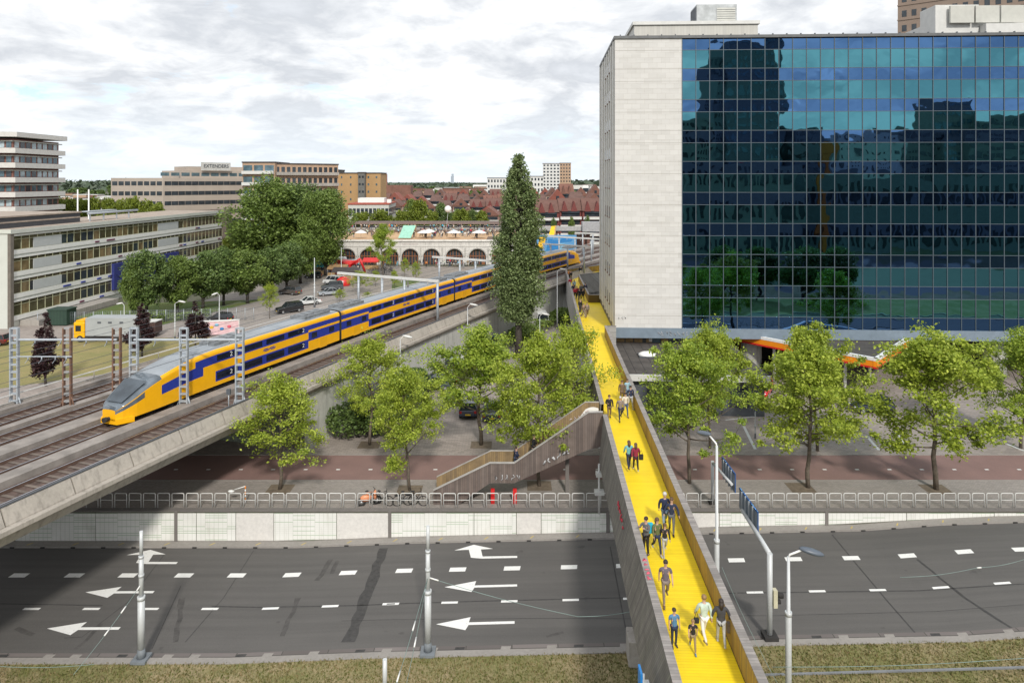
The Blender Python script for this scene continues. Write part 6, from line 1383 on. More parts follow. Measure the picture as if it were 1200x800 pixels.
# ------------------------------------------------------------------ vehicles
M_TYRE = plain('tyre', (0.02, 0.02, 0.02), .85); M_RIM = plain('rim', (0.42, 0.43, 0.44), .4, .5); M_LAMPR = plain('tail_lamp', (0.45, 0.01, 0.01), .3); M_LAMPW = plain('head_lamp', (0.7, 0.72, 0.74), .15)
M_CGL = glass('car_glass', (0.02, 0.026, 0.03), .05); M_PLATE = plain('number_plate', (0.75, 0.50, 0.02), .5)
def paint(n, c):
    m = plain('paint_'+n, c, .28, .0, .03); b = m.node_tree.nodes['Principled BSDF']; b.inputs['Coat Weight'].default_value = .6; b.inputs['Coat Roughness'].default_value = .06; return m
def car(name, label, cat, loc, rz, col, kind='hatch', group=None):
    """front points to +y in local space"""
    o = thing(name, label, cat, loc, rz, group)
    L, W_, Hh = {'hatch': (3.9, 1.7, 1.48), 'sedan': (4.5, 1.78, 1.44), 'suv': (4.5, 1.85, 1.72), 'van': (4.9, 1.9, 1.95)}[kind]; l, w = L/2, W_/2; bt = {'hatch': .86, 'sedan': .84, 'suv': 1.02, 'van': 1.12}[kind]
    prof = [(-l, .42), (-l+.04, .30), (l-.12, .28), (l, .40), (l-.02, .62), (l-.22, bt-.14), (l*.42, bt), (-l*.8, bt+.03), (-l+.08, bt-.02)]
    if kind in ('hatch', 'suv', 'van'): prof[-1] = (-l+.03, bt+.02); prof[-2] = (-l*.9, bt+.04)
    b = MB(); n = len(prof); sec = [(-w, .0), (-w*.93, .03)]
    vs = [(-w, y, z) for y, z in prof]+[(w, y, z) for y, z in prof]; b.add(vs, [tuple(range(n)), tuple(range(2*n-1, n-1, -1))]+[(i, n+i, n+(i+1) % n, (i+1) % n) for i in range(n)])
    body = bevel(obj('body', b, col, o), .07, 3)
    base = {'hatch': (-l+.06, l*.45), 'sedan': (-l*.72, l*.42), 'suv': (-l+.06, l*.42), 'van': (-l+.05, l*.66)}[kind]; top = {'hatch': (-l+.42, .18), 'sedan': (-l*.38, .15), 'suv': (-l+.3, .35), 'van': (-l+.15, .85)}[kind]; wi = .80*w
    g_ = MB(); zt = Hh-.05; vs = [(-w*.96, base[0], bt+.0), (w*.96, base[0], bt), (w*.96, base[1], bt), (-w*.96, base[1], bt), (-wi, top[0], zt), (wi, top[0], zt), (wi, top[1], zt), (-wi, top[1], zt)]
    g_.add(vs, [(0, 1, 5, 4), (1, 2, 6, 5), (2, 3, 7, 6), (3, 0, 4, 7), (4, 5, 6, 7)]); obj('windows', g_, M_CGL, o)
    r = MB(); r.add([(x*1.02, y, z) for z in (zt+.004, zt+.055) for x, y in ((-wi, top[0]-.03), (wi, top[0]-.03), (wi, top[1]+.03), (-wi, top[1]+.03))], [(0, 1, 2, 3), (4, 5, 6, 7), (0, 1, 5, 4), (1, 2, 6, 5), (2, 3, 7, 6), (3, 0, 4, 7)])
    obj('roof', r, col, o); pi = MB(); V = [Vector(v) for v in vs]
    for a, c in ((0, 4), (1, 5), (2, 6), (3, 7)): pi.tube([V[a], V[c]], .045, 5)
    for f in (.42,) if kind != 'van' else (.3, .7):
        for s in ((0, 3, 4, 7), (1, 2, 5, 6)): pi.tube([V[s[0]].lerp(V[s[1]], f)+Vector((0, 0, .0)), V[s[2]].lerp(V[s[3]], f)], .035, 5)
    obj('pillars', pi, col, o)
    for sx in (-1, 1):
        for yy in (-l*.62, l*.64):
            wh = thing_wheel(o, sx*(w-.09), yy, sx)
        obj('headlight', MB().ball((sx*(w-.28), l-.10, .62), (.17, .10, .09), 8), M_LAMPW, o); obj('tail_light', MB().box(sx*(w-.16)-.11, sx*(w-.16)+.11, -l-.015, -l+.05, .62, .84), M_LAMPR, o)
        obj('mirror', MB().ball((sx*(w+.09), base[1]-.35, bt+.08), (.10, .06, .07), 6), col, o)
    obj('number_plate', MB().box(-.26, .26, -l-.02, -l+.02, .44, .56), M_PLATE, o); obj('number_plate', MB().box(-.26, .26, l-.03, l+.012, .40, .51), M_PLATE, o); return o
def thing_wheel(o, x, y, sx):
    wo = obj('wheel', MB().tube([(x-.10, y, .31), (x+.10, y, .31)], .31, 16), M_TYRE, o); obj('rim', MB().tube([(x+sx*.09, y, .31), (x+sx*.115, y, .31)], .19, 10), M_RIM, wo); return wo
def carat(name, label, cat, px, py, face, col, kind='hatch', z=.05):
    p = atz(px, py); return car(name, label, cat, (p[0], p[1], z), R(face), col, kind)
carat('parked_van', 'white van with green tail panel parked below the dark trees', 'van', 393-4+2-.0, 333.5, 60, paint('white', (0.72, 0.74, 0.74)), 'van')
carat('parked_car', 'dark brown estate car with tail lights beside the white van', 'car', 340+0, 345, 65, paint('bronze', (0.10, 0.085, 0.075)), 'suv')
carat('parked_car', 'black people carrier parked nearest the viaduct railing on the left street', 'car', 339, 366, 130, paint('black', (0.015, 0.015, 0.017)), 'suv')
carat('parked_car', 'white saloon parked beside the black people carrier', 'car', 361, 357, 125, paint('white', (0.75, 0.75, 0.75)), 'sedan')
carat('parked_car', 'silver hatchback under the small tree by the railing', 'car', 386, 346, 120, paint('silver', (0.35, 0.38, 0.42)), 'sedan')
carat('parked_car', 'dark grey car behind the silver hatchback', 'car', 389, 339.5, 112, paint('dark_grey', (0.08, 0.09, 0.10)), 'suv')
carat('parked_car', 'black car with yellow plate in front of the market caravan', 'car', 367, 326, 100, paint('black', (0.015,)*3), 'hatch')
carat('parked_car', 'dark hatchback next to the brown lorry trailer behind the dark red tree', 'car', 172, 392, 80, paint('dark_grey', (0.05, 0.055, 0.06)), 'hatch')
carat('parked_car', 'black hatchback parked above the pink painted box', 'car', 258, 377, 75, paint('black', (0.015,)*3), 'hatch')
carat('parked_car', 'red and black car cut by the left edge of the photo', 'car', -6, 404, 90, paint('maroon', (0.12, 0.02, 0.02)), 'hatch')
for i, (px, py, c, n, k, l) in enumerate([(521, 423, (0.72, 0.72, 0.74), 'white', 'suv', 'white car with red tail lamp at the top of the plaza parking row'), (514, 434, (0.25, 0.33, 0.42), 'blue_grey', 'hatch', 'pale blue hatchback second in the plaza parking row'), (508, 446, (0.04, 0.05, 0.06), 'charcoal', 'sedan', 'charcoal saloon third in the plaza parking row'), (502, 455, (0.06, 0.08, 0.10), 'navy_grey', 'sedan', 'dark saloon at the near end of the plaza parking row')]):
    carat('parked_car', l, 'car', px+8, py, 80, paint(n, c), k, 0)
for px, py, c, n, k, l, f in [(549, 484, (0.03, 0.04, 0.07), 'midnight', 'hatch', 'dark blue car with yellow plate left of the central plane tree trunk', 2), (577, 487, (0.03, 0.04, 0.08), 'midnight', 'sedan', 'dark blue car with yellow plate right of the central plane tree trunk', 0), (604, 484, (0.72, 0.72, 0.72), 'white', 'hatch', 'white car with yellow plate under the wide tree behind the staircase', -4), (574, 404, (0.06, 0.12, 0.25), 'blue', 'hatch', 'blue car parked left of the tall poplar', 20), (558, 412, (0.45, 0.48, 0.52), 'silver', 'sedan', 'silver car parked left of the blue one near the poplar', 20)]:
    carat('parked_car', l, 'car', px, py, f, paint(n, c), k, 0)
carat('parked_van', 'white van half hidden behind the right side of the tall poplar', 'van', 634, 379, 5, paint('white', (0.7,)*3), 'van', .02)
carat('parked_car', 'small bright red hatchback between the trees under the glass tower', 'car', 893, 462, 150, paint('red', (0.62, 0.01, 0.015)), 'hatch', 0)
carat('parked_car', 'black car behind the red hatchback at the round column', 'car', 897, 441, 100, paint('black', (0.015,)*3), 'hatch', 0)
carat('parked_car', 'dark blue car at the filling station post', 'car', 1021, 482, 90, paint('midnight', (0.03, 0.05, 0.08)), 'hatch', 0)
# lorry
p = atz(122, 401); D = p[1]
o = thing('lorry', 'grey box lorry with bright yellow cab driving left past the lawn', 'lorry', (p[0]-4.1, D, .05), 0)
obj('cab', bevel(obj('cab', MB().prism([(-.2, 0), (1.35, 0), (1.35, 2.3), (-.2, 2.3)], .55, 2.75), M_YEL, o), .12).data and MB().box(.1, 1.3, .1, 2.2, 2.76, 3.0), M_YEL, o)
obj('windscreen', MB().box(-.26, -.205, .2, 2.1, 1.5, 2.45), M_CGL, o); obj('window', MB().box(.1, .85, -.05, -.004, 1.5, 2.3), M_CGL, o)
obj('cargo_box', MB().box(1.5, 8.6, -.05, 2.4, .85, 3.35), plain('box_grey', (0.36, 0.38, 0.39), .6, 0, .1, .5), o); obj('chassis', MB().box(.3, 8.5, .15, 2.2, .45, .84), M_TBLK, o)
for x in (3.2, 4.7, 6.3): obj('vent', MB().box(x, x+.5, -.09, -.055, 2.6, 2.85), M_DGREY, o)
for x in (.7, 6.6, 7.6):
    for y in (.12, 2.15): w_ = obj('wheel', MB().tube([(x, y-.15, .45), (x, y+.12, .45)], .45, 14), M_TYRE, o); obj('rim', MB().tube([(x, y-.16, .45), (x, y-.152, .45)], .24, 10), M_RIM, w_)
obj('headlight', MB().box(-.26, -.205, .15, .5, .7, .95), M_LAMPW, o); obj('headlight', MB().box(-.26, -.205, 1.8, 2.15, .7, .95), M_LAMPW, o)
o = thing('brown_trailer', 'brown box trailer standing behind the grey lorry', 'trailer', (p[0]+3.9, D+2.6, .05)); obj('box', MB().box(0, 1.9, 0, 2, .5, 2.2), plain('trailer_brown', (0.07, 0.04, 0.035), .8), o); obj('wheel', MB().tube([(1.3, -.1, .32), (1.3, .1, .32)], .32, 12), M_TYRE, o); obj('roof', MB().box(-.05, 1.95, -.05, 2.05, 2.21, 2.3), M_LGREY, o)
p = atz(255, 395); o = thing('painted_box', 'low pink and white painted container with coloured drawings by the railing', 'container', (p[0]-2.6, p[1], .05), R(14)); obj('side_panel', MB().box(0, 5.3, 0, .5, .2, 2.1), plain('pink_board', (0.70, 0.48, 0.52), .6, 0, .15, 1.5), o); obj('frame', MB().box(-.08, 5.38, -.05, .55, 2.11, 2.2).box(-.08, 0.0, -.05, .55, 0, 2.1).box(5.301, 5.38, -.05, .55, 0, 2.1), M_WHITE, o)
for i, (x, c) in enumerate(((1.0, 1), (1.6, 0), (2.3, 2), (3.0, 1), (4.0, 4))): obj('drawing', MB().ball((x, -.01, 1.0+.3*(i % 3)), (.3, .03, .22), 8), cols_[c], o)
p = atz(66, 382); o = thing('green_container', 'dark green container beside the office ramp', 'container', (p[0]-4, p[1], .05)); obj('side_panel', MB().box(2.6, 5.6, 0, 2.4, .1, 2.4), planks('container_green', [(0.02, 0.05, 0.035), (0.03, 0.065, 0.045)], .25, 0, .6), o); obj('lid', MB().box(2.5, 5.7, -.1, 2.5, 2.41, 2.55), plain('lid_green', (0.03, 0.06, 0.045), .6), o)
# market square: stalls, caravan, red structure
p = atz(392, 314); o = thing('caravan', 'white and pale blue caravan on the market square before the arches', 'caravan', (p[0]-2.4, p[1], .1)); bevel(obj('body', MB().prism([(0, 0), (5.2, 0), (5.2, 2.2), (0, 2.2)], .5, 2.7), M_WHITE, o), .5, 4); obj('lower_band', MB().box(.3, 4.9, -.03, -.005, .7, 1.4), plain('pale_blue', (0.30, 0.55, 0.62), .5), o); obj('window', MB().box(1.2, 3.6, -.04, -.005, 1.5, 2.2), M_WIN, o); obj('wheel', MB().tube([(2.6, -.05, .35), (2.6, .15, .35)], .35, 12), M_TYRE, o)
def stall(label, px, py, w, c, c2=None):
    p = atz(px, py); o = thing('market_stall', label, 'stall', (p[0], p[1], .1)); obj('awning', MB().add([(0, 0, 2.0), (w, 0, 2.0), (w, 2.4, 2.7), (0, 2.4, 2.7), (0, 0, 1.75), (w, 0, 1.75)], [(0, 1, 2, 3), (4, 5, 1, 0)]), plain('awning_'+label[:5], c, .7), o)
    obj('counter', MB().box(.1, w-.1, .3, 1.0, 0, .9), c2 or MP, o)
    for x in (.1, w-.1):
        for y in (.1, 2.3): obj('post', MB().cyl(x, y, 0, 2.0+.28*y, .04, n=5), M_GALV, o)
stall('turquoise striped awning over a stall by the dark trees', 362, 322, 4.5, (0.06, 0.42, 0.48)); stall('green awning stall behind the turquoise one', 370, 316, 5, (0.10, 0.28, 0.20)); stall('grey awning stall beside the red structure', 397, 318, 4, (0.35, 0.36, 0.37)); stall('timber coloured stall front on the square', 383, 325, 4.5, (0.32, 0.20, 0.10)); stall('bright red awning stall right of the red structure', 424, 316, 4.4, (0.6, 0.03, 0.03)); stall('orange awning stall near the bright green tree', 428, 309, 3.6, (0.65, 0.25, 0.03)); stall('dark awning bar with barrels on the square', 388, 329, 6, (0.06, 0.05, 0.05))
p = atz(405, 320); o = thing('steel_sculpture', 'sprawling bright red steel frame sculpture on the market square', 'sculpture', (p[0]-4, p[1], .1)); k = MB()
for a, b in (((0, 0, 0), (2, 0, 3)), ((2, 0, 3), (5, 1, 1.6)), ((5, 1, 1.6), (7.5, 0, 3.4)), ((7.5, 0, 3.4), (8.6, 1, 0)), ((2, 0, 3), (3, 2, 0)), ((5, 1, 1.6), (4, -1, 0)), ((0, 0, 1.5), (6, 2, 2.6))): k.tube([a, b], .28, 6)
obj('tube_frame', k, M_RED, o); obj('panel', MB().add([(2, .1, 2.9), (5, 1.1, 1.6), (7.2, 2.4, 2.4), (3, 2.2, 3.1)], [(0, 1, 2, 3)]), M_RED, o)
p = atz(402, 335); o = thing('red_tent', 'small rounded red tent on the near side of the square', 'tent', (p[0], p[1], .1)); obj('canopy', MB().ball((0, 0, .5), (1.6, 1.4, 1.4), 12), M_RED, o); obj('opening', MB().box(-.4, .4, -1.5, -1.25, 0, 1.2), M_WHITE, o)
# fence of the verge beyond the lawn
o = thing('wire_fence', 'grey wire fence with posts along the verge under the dark tree row', 'fence', (-74, 106.5, .04)); a = Vector((0, 0, 0)); b = Vector((32, 4.5, 0)); ms = MB()
for i in range(25): q = a.lerp(b, i/24); obj('post', MB().cyl(q.x, q.y, 0, 2.0, .045, n=5), M_GALV, o)
for z in np.arange(.2, 2.0, .22): ms.tube([a+Vector((0, 0, z)), b+Vector((0, 0, z))], .012, 3)
for i in range(110): q = a.lerp(b, i/110); ms.tube([q, q+Vector((0, 0, 1.95))], .010, 3)
obj('wire_mesh', ms, M_GALV, o)

# ------------------------------------------------------------------ street furniture
def lamp(name, label, px, base_z, D, ztop, arm=(0, 0), r=.09, head=True, headc=None, cat='street lamp', step=.45):
    x = (px-600)*D/800; o = thing(name, label, cat, (x, D, base_z)); h = ztop-base_z
    obj('pole', MB().tube([(0, 0, 0), (0, 0, h*step), (0, 0, h*step+.04), (0, 0, h)], [r*1.35, r*1.3, r*.85, r*.62], 12), M_POLE, o); obj('collar', MB().cyl(0, 0, h*step-.1, h*step+.08, r*1.5, n=12), M_POLE, o)
    bevel(obj('base_plate', MB().cyl(0, 0, -.05, .45, r*1.7, n=12), M_DGREY, o), .01)
    if head:
        e = Vector((arm[0], arm[1], h+.35)); obj('arm', MB().tube([(0, 0, h-.05), (arm[0]*.1, arm[1]*.1, h+.1), e], r*.45, 6), M_WHITE, o)
        hd = MB(); d = Vector((arm[0], arm[1], 0)).normalized(); rot = Matrix.Translation(e+d*.4+Vector((0, 0, -.03))) @ Matrix.Rotation(math.atan2(d.y, d.x), 4, 'Z') @ Matrix.Rotation(R(12), 4, 'Y'); hd.ball((0, 0, 0), (.55, .21, .13), 12, M=rot); obj('lamp_head', hd, headc or plain('lamp_grey', (0.10, 0.12, 0.15), .4), o)
    return o
M_TR = 'tram catenary poles at the road edge'
def tram_pole(label, px, D, ytop, bz=None):
    x = (px-600)*D/800; zb_ = (zr(x)+.13) if bz is None else bz; zt = H-(ytop-212)*D/800; h = zt-zb_; o = thing('tram_pole', label, 'pole', (x, D, zb_), 0, M_TR)
    obj('lower_shaft', MB().tube([(0, 0, .5), (0, 0, h*.48)], .17, 16), M_POLE, o); obj('upper_shaft', MB().tube([(0, 0, h*.48), (0, 0, h*.80)], .115, 16), M_POLE, o); obj('top_shaft', MB().tube([(0, 0, h*.8), (0, 0, h)], .085, 16), M_POLE, o)
    [obj('collar', MB().cyl(0, 0, h*u, h*v, r_, n=16), M_POLE, o) for u, v, r_ in ((.465, .495, .19), (.79, .81, .13), (.645, .665, .14))]; obj('foot', MB().tube([(0, 0, .12), (0, 0, .55)], [.22, .175], 16).box(-.38, .38, -.38, .38, -.02, .12), plain('foot_grey', (0.18, 0.20, 0.22), .6), o); return o
tp1 = tram_pole('pale grey stepped tram pole at the left of the road', 165.5, 35.15, 622); tp2 = tram_pole('pale grey stepped tram pole in the middle of the road edge', 501.5, 35.15, 616); tp3 = tram_pole('pale grey pole whose tip shows at the bottom edge', 451, 26.0, 772, -1.9)
def wire(label, P, r=.014, ins=()):
    o = thing('span_wire', label, 'wire', P[0]); Q_ = []
    for a, b in zip(P, P[1:]):
        for i in range(8): f = i/8; q = Vector(a).lerp(Vector(b), f)-Vector(P[0]); q.z -= .12*math.sin(math.pi*f); Q_.append(q)
    Q_.append(Vector(P[-1])-Vector(P[0])); obj('cable', MB().tube(Q_, r, 4), plain('wire_verdigris', (0.20, 0.28, 0.26), .6), o)
    for f in ins: q = Q_[int(f*(len(Q_)-1))]; q2 = Q_[min(len(Q_)-1, int(f*(len(Q_)-1))+1)]; obj('insulator', MB().tube([q, q.lerp(q2, .6)], .035, 6), M_WHITE, o)
    return o
P2 = Vector(((501.5-600)*35.15/800, 35.15, H-(676-212)*35.15/800)); P1 = Vector(((165.5-600)*35.15/800, 35.15, H-(684-212)*35.15/800))
B_ = Vector(atD(677, 722, 33)); wire('thin greenish wire from the middle tram pole to the cable node', [tuple(P2), tuple(B_)], .014, (.1,)); wire('thin greenish wire from the cable node towards the bridge', [tuple(B_), tuple(atD(757, 712, 33))], .014)
wire('greenish wire dropping from the middle tram pole to the bottom edge', [tuple(P2), tuple(atD(455, 830, 27))], .014, (.45, .8)); wire('second wire dropping from the middle tram pole', [tuple(P2), tuple(atD(470, 830, 27))], .012, (.55,)); wire('greenish wire dropping from the left tram pole across the road', [tuple(P1), tuple(atD(86, 790, 31))], .013, (.1, .3, .5))
wire('thin wire crossing the grass and track bottom right', [atD(905, 781, 27), atD(1210, 770, 27)], .012); wire('thin pale wire above the road at far right edge', [atD(1055, 676, 36), atD(1145, 665, 36), atD(1210, 652, 36)], .013, (.5,)); wire('thin wire beside the bridge over the road', [atD(846, 664, 33), atD(890, 760, 31), atD(930, 830, 29)], .012); wire('thin wire over the grass at bottom left', [atD(-20, 779, 30), atD(110, 778, 30)], .011)
# street lamps
lamp('street_lamp', 'tall slim grey street lamp rising beside the yellow bridge', 840, zr(10)+.13, 35.2, H-(522-212)*35.2/800, (-.25, .5), .10, step=.52)
lamp('street_lamp', 'grey street lamp with dark oval head at bottom right', 924, -1.2, 30, H-(652-212)*30/800, (.55, -.1), .10, step=.66)
lamp('street_lamp', 'slim lamp post on the lawn in front of the dark tree row', 205, .05, 97, H-(356-212)*97/800, (.6, 0), .07, headc=M_LGREY); lamp('street_lamp', 'slim lamp post beyond the lorry near the hedge', 145.5, .05, 104, H-(358-212)*104/800, (-.3, 0), .07, headc=M_LGREY); lamp('street_lamp', 'slim lamp post beside the thin young tree', 257, .05, 104, H-(346-212)*104/800, (-.2, -.3), .07, headc=M_LGREY)
lamp('street_lamp', 'tall pale lamp post in the middle of the parking street', 368.5, .05, 122, H-(302-212)*122/800, (0.1, 0), .10, False); lamp('street_lamp', 'pale post before the arches on the market square', 400, .05, 158, H-(290-212)*158/800, (.1, 0), .08, False)
lamp('street_lamp', 'slim lamp post between the viaduct wall and the central tree', 548, 0, 84, H-(360-212)*84/800, (.35, 0), .06, headc=M_LGREY); lamp('street_lamp', 'slim lamp post below the viaduct wall above the hedge', 469, 0, 70, H-(398-212)*70/800, (.35, 0), .06, headc=M_LGREY)
lamp('street_lamp', 'slim lamp post beside the bend of the yellow bridge', 653, 0, 104, H-(318-212)*104/800, (.5, 0), .07, headc=M_LGREY); lamp('street_lamp', 'slim lamp post on the service road right of the poplar', 632.5, 0, 84, H-(371-212)*84/800, (.3, 0), .05, headc=M_LGREY); lamp('street_lamp', 'thin post standing in the paved yard right of the bridge', 885, 0, 60, H-(482-212)*60/800, (.1, 0), .04, False)
o = thing('small_barrier_lamp', 'small pale lamp on a red and white striped post behind the hoops', 'lamp', ((287.5-600)*47.9/800, 47.9, 0)); ps_ = MB()
for i in range(6): obj('post', MB().cyl(0, 0, i*.2, i*.2+.2, .045, n=8), (M_WHITE, M_ORANGE)[i % 2], o)
obj('arm', MB().tube([(0, 0, 1.2), (-.8, 0, .95)], .03, 6), M_WHITE, o); obj('lamp_head', MB().ball((-1.0, 0, .85), (.24, .12, .09), 8), M_WHITE, o)
# sign gantries
def blue_sign(o, x, y0, y1, z0, z1):
    s = obj('sign_board', MB().box(x-.04, x+.04, y0, y1, z0, z1), plain('sign_back_grey', (0.16, 0.20, 0.24), .5), o); obj('blue_rim', MB().box(x-.055, x-.041, y0-.03, y1+.03, z1-.04, z1+.03).box(x-.03, x+.03, y0-.03, y0-.001, z0, z1+.05).box(x-.055, x+.04, y0, y1, z1+.003, z1+.03), plain('sign_blue', (0.03, 0.09, 0.26), .4), s)
    br_ = MB()
    for f in (.2, .4, .6, .8): y = lerp(y0, y1, f); br_.box(x-.12, x-.045, y-.04, y+.04, z0-.05, z1+.05)
    obj('bracket', br_, M_GALV, s)
    return s
D = 35.45; x = (902-600)*D/800; zt = H-(648-212)*D/800; zb_ = zr(x)+.1
o = thing('sign_gantry', 'thick grey post with arm over the road carrying a blue-rimmed sign', 'sign gantry', (x, D, zb_)); h = zt-zb_
obj('post', MB().tube([(0, 0, .2), (0, 0, h)], .14, 14), M_POLE, o); obj('arm', MB().tube([(0, 0, h-.05), (0, 1.2, h+.06), (.05, 4.4, h+.12)], [.13, .12, .10], 12), M_POLE, o); obj('foot', MB().box(-.35, .35, -.35, .35, 0, .22), M_TBLK, o)
blue_sign(o, .22, 2.3, 5.3, h-.15, h+1.0)
tl = obj('traffic_light', MB().box(.15, .35, -.18, .12, h-2.75, h-1.85), plain('signal_cream', (0.55, 0.52, 0.38), .5), o); obj('hood', MB().tube([(.36, 0, h-2.15), (.68, 0, h-2.2)], [.16, .14], 10).tube([(.36, 0, h-2.5), (.55, 0, h-2.5)], .12, 10), M_TBLK, tl)
D = 47.9; x = (835-600)*D/800; o = thing('sign_gantry', 'slim grey post behind the hoops holding a blue-rimmed sign over the road', 'sign gantry', (x, D, 0)); zt = H-(540-212)*D/800
obj('post', MB().tube([(0, 0, .1), (0, 0, zt)], .11, 12), M_POLE, o); obj('arm', MB().tube([(0, 0, zt-.1), (.1, -3.9, zt+.1)], .09, 10), M_POLE, o); obj('foot', MB().box(-.25, .25, -.25, .25, 0, .2), M_TBLK, o); blue_sign(o, .32, -3.9, -1.2, zt-.45, zt+.75)
p = atD(751, 785, 24.6); o = thing('blue_sign', 'small blue and white sign at the left side of the bridge, bottom edge', 'sign', (p[0], p[1], -1.7)); obj('post', MB().cyl(.12, .1, 0, p[2]+1.5, .04, n=8), M_POLE, o); obj('sign_board', MB().box(-.06, .02, -.25, .25, p[2]+.6, p[2]+1.75), plain('sign_bright_blue', (0.02, 0.22, 0.60), .4), o); obj('sign_back', MB().box(.03, .30, -.1, .1, p[2]+.5, p[2]+1.3), M_WHITE, o)
cb_ = MB().box(-.5, .5, -.3, .3, 0, .12)
# bicycles and scooter behind the hoops
def bicycle(name, label, cat, loc, rz, col, scooter=False):
    o = thing(name, label, cat, loc, rz); r = .34 if not scooter else .25; wb = .55
    for s in (-1, 1):
        P_ = [(s*wb+r*math.cos(a), 0, r+r*math.sin(a)) for a in np.linspace(0, 2*math.pi, 17)]; w_ = obj('wheel', MB().tube(P_, .03 if not scooter else .07, 5), M_TYRE, o); obj('hub', MB().ball((s*wb, 0, r), .05 if not scooter else .14, 6), M_RIM, w_)
    fr_ = MB(); fr_.tube([(-wb, 0, r), (-.15, 0, .85), (.38, 0, .9), (-.05, 0, .32), (-wb, 0, r)], .025, 5); fr_.tube([(wb, 0, r), (.38, 0, 1.0)], .025, 5); fr_.tube([(-.05, 0, .32), (-.17, 0, .92)], .025, 5); obj('frame', fr_, col, o)
    obj('saddle', MB().ball((-.18, 0, .97), (.15, .08, .05), 8), M_BLACK, o); obj('handlebar', MB().tube([(.28, -.28, 1.08), (.4, 0, 1.04), (.28, .28, 1.08)], .02, 5), M_BLACK, o)
    if scooter: obj('body', MB().ball((-.25, 0, .5), (.42, .17, .26), 10).ball((.38, 0, .65), (.12, .2, .35), 8), col, o)
    else: obj('carrier', MB().box(-.75, -.35, -.08, .08, .72, .76), M_BLACK, o)
    return o
bicycle('scooter', 'orange and white moped leaning behind the hoop railing', 'scooter', ((433-600)*47.7/800, 47.7, 0), .3, plain('moped_orange', (0.7, 0.28, 0.14), .4), True); bicycle('bicycle', 'dark bicycle beside the orange moped behind the hoops', 'bicycle', ((447-600)*47.65/800, 47.65, 0), -.2, M_BLACK); bicycle('bicycle', 'dark bicycle with a red lamp parked under the small round tree', 'bicycle', ((475-600)*47.6/800, 47.6, 0), .15, M_DGREY); bicycle('bicycle', 'black bicycle parked nearest the staircase foot', 'bicycle', ((487-600)*47.6/800, 47.6, 0), -.1, M_BLACK)
bc = bicycle('bicycle', 'bicycle in the racks at the market square', 'bicycle', (*atz(436, 312)[:2], .06), 1.2, M_BLACK); rs = random.Random(4)
bc['group'] = 'bicycles parked on the market square'
for i in range(26): p = atz(rs.uniform(432, 462), rs.uniform(311, 325)); dup(bc, (p[0], p[1], .06), rs.uniform(.8, 1.8))

# trees and parked cars on the near side street that only the mirror glass shows
for i, (x, y) in enumerate([(36, 22), (43, 19), (50, 23), (57, 20)]):
    plant('plane_tree', ordn(i+1)+' plane tree on the near street seen only mirrored in the glass', 'tree', MEDT[(0, 2)[i % 2]], (x, y, -.3), i*1.1, 1.15)
# ------------------------------------------------------------------ people
DG = lambda: bpy.context.evaluated_depsgraph_get()
def skin(name, pts, edges, rad, mats, root=0, sub=1):
    """one continuous surface grown round a skeleton"""
    me = bpy.data.meshes.new(name); me.from_pydata([tuple(p) for p in pts], edges, []); o = bpy.data.objects.new(name, me); COL.objects.link(o)
    bm = bmesh.new(); bm.from_mesh(me); ly = bm.verts.layers.skin.verify(); bm.verts.ensure_lookup_table()
    for i, v in enumerate(bm.verts):
        r = rad[i]; v[ly].radius = r if isinstance(r, tuple) else (r, r); v[ly].use_root = (i == root)
    bm.to_mesh(me); bm.free()
    m = o.modifiers.new('s', 'SKIN'); m.use_smooth_shade = True; s = o.modifiers.new('u', 'SUBSURF'); s.levels = sub; s.render_levels = sub
    r = bpy.data.meshes.new_from_object(o.evaluated_get(DG())); bpy.data.objects.remove(o); r.name = name; r.materials.clear(); r.materials.append(mats)
    r.polygons.foreach_set('use_smooth', [True]*len(r.polygons)); return r
def joints(pose):
    """skeleton for a 1.75 m adult facing +y"""
    sw = pose.get('stride', .0); a = pose.get('arm', sw); J = {}
    J['pel'] = Vector((0, 0, .96)); J['wai'] = Vector((0, .0, 1.10)); J['che'] = Vector((0, .01, 1.30)); J['nec'] = Vector((0, .0, 1.48)); J['jaw'] = Vector((0, .02, 1.57)); J['hed'] = Vector((0, .015, 1.65)); J['top'] = Vector((0, .0, 1.715))
    for s, n in ((-1, 'l'), (1, 'r')):
        k = sw*s; th = k*.42; J['hip'+n] = Vector((s*.09, 0, .90)); kn = J['hip'+n]+Vector((s*.01, math.sin(th)*.42+.02, -math.cos(th)*.42)); bend = .10+.45*max(0, -k)
        J['kne'+n] = kn; J['ank'+n] = kn+Vector((0, math.sin(th-bend)*.41, -math.cos(th-bend)*.41)); J['ank'+n].z = max(.075, J['ank'+n].z)
        J['toe'+n] = J['ank'+n]+Vector((s*.02, .15, -.045))
        J['sho'+n] = Vector((s*.185, 0, 1.42)); mode = pose.get('arm'+n, 'swing'); q = -k*.45*(1 if a else 0)
        if mode == 'swing': e = J['sho'+n]+Vector((s*.055, math.sin(q)*.27, -math.cos(q)*.27)); h = e+Vector((s*.0, math.sin(q+.25)*.25, -math.cos(q+.25)*.25))
        elif mode == 'bent': e = J['sho'+n]+Vector((s*.06, -.03, -.27)); h = e+Vector((-s*.10, .21, .03))
        elif mode == 'pocket': e = J['sho'+n]+Vector((s*.10, -.05, -.26)); h = e+Vector((-s*.08, .07, -.22))
        elif mode == 'raise': e = J['sho'+n]+Vector((s*.08, .14, -.20)); h = e+Vector((-s*.12, .16, .14))
        elif mode == 'out': e = J['sho'+n]+Vector((s*.12, .02, -.24)); h = e+Vector((s*.05, .06, -.24))
        J['elb'+n] = e; J['wri'+n] = h; d = (h-e).normalized(); J['pal'+n] = h+d*.07
    return J
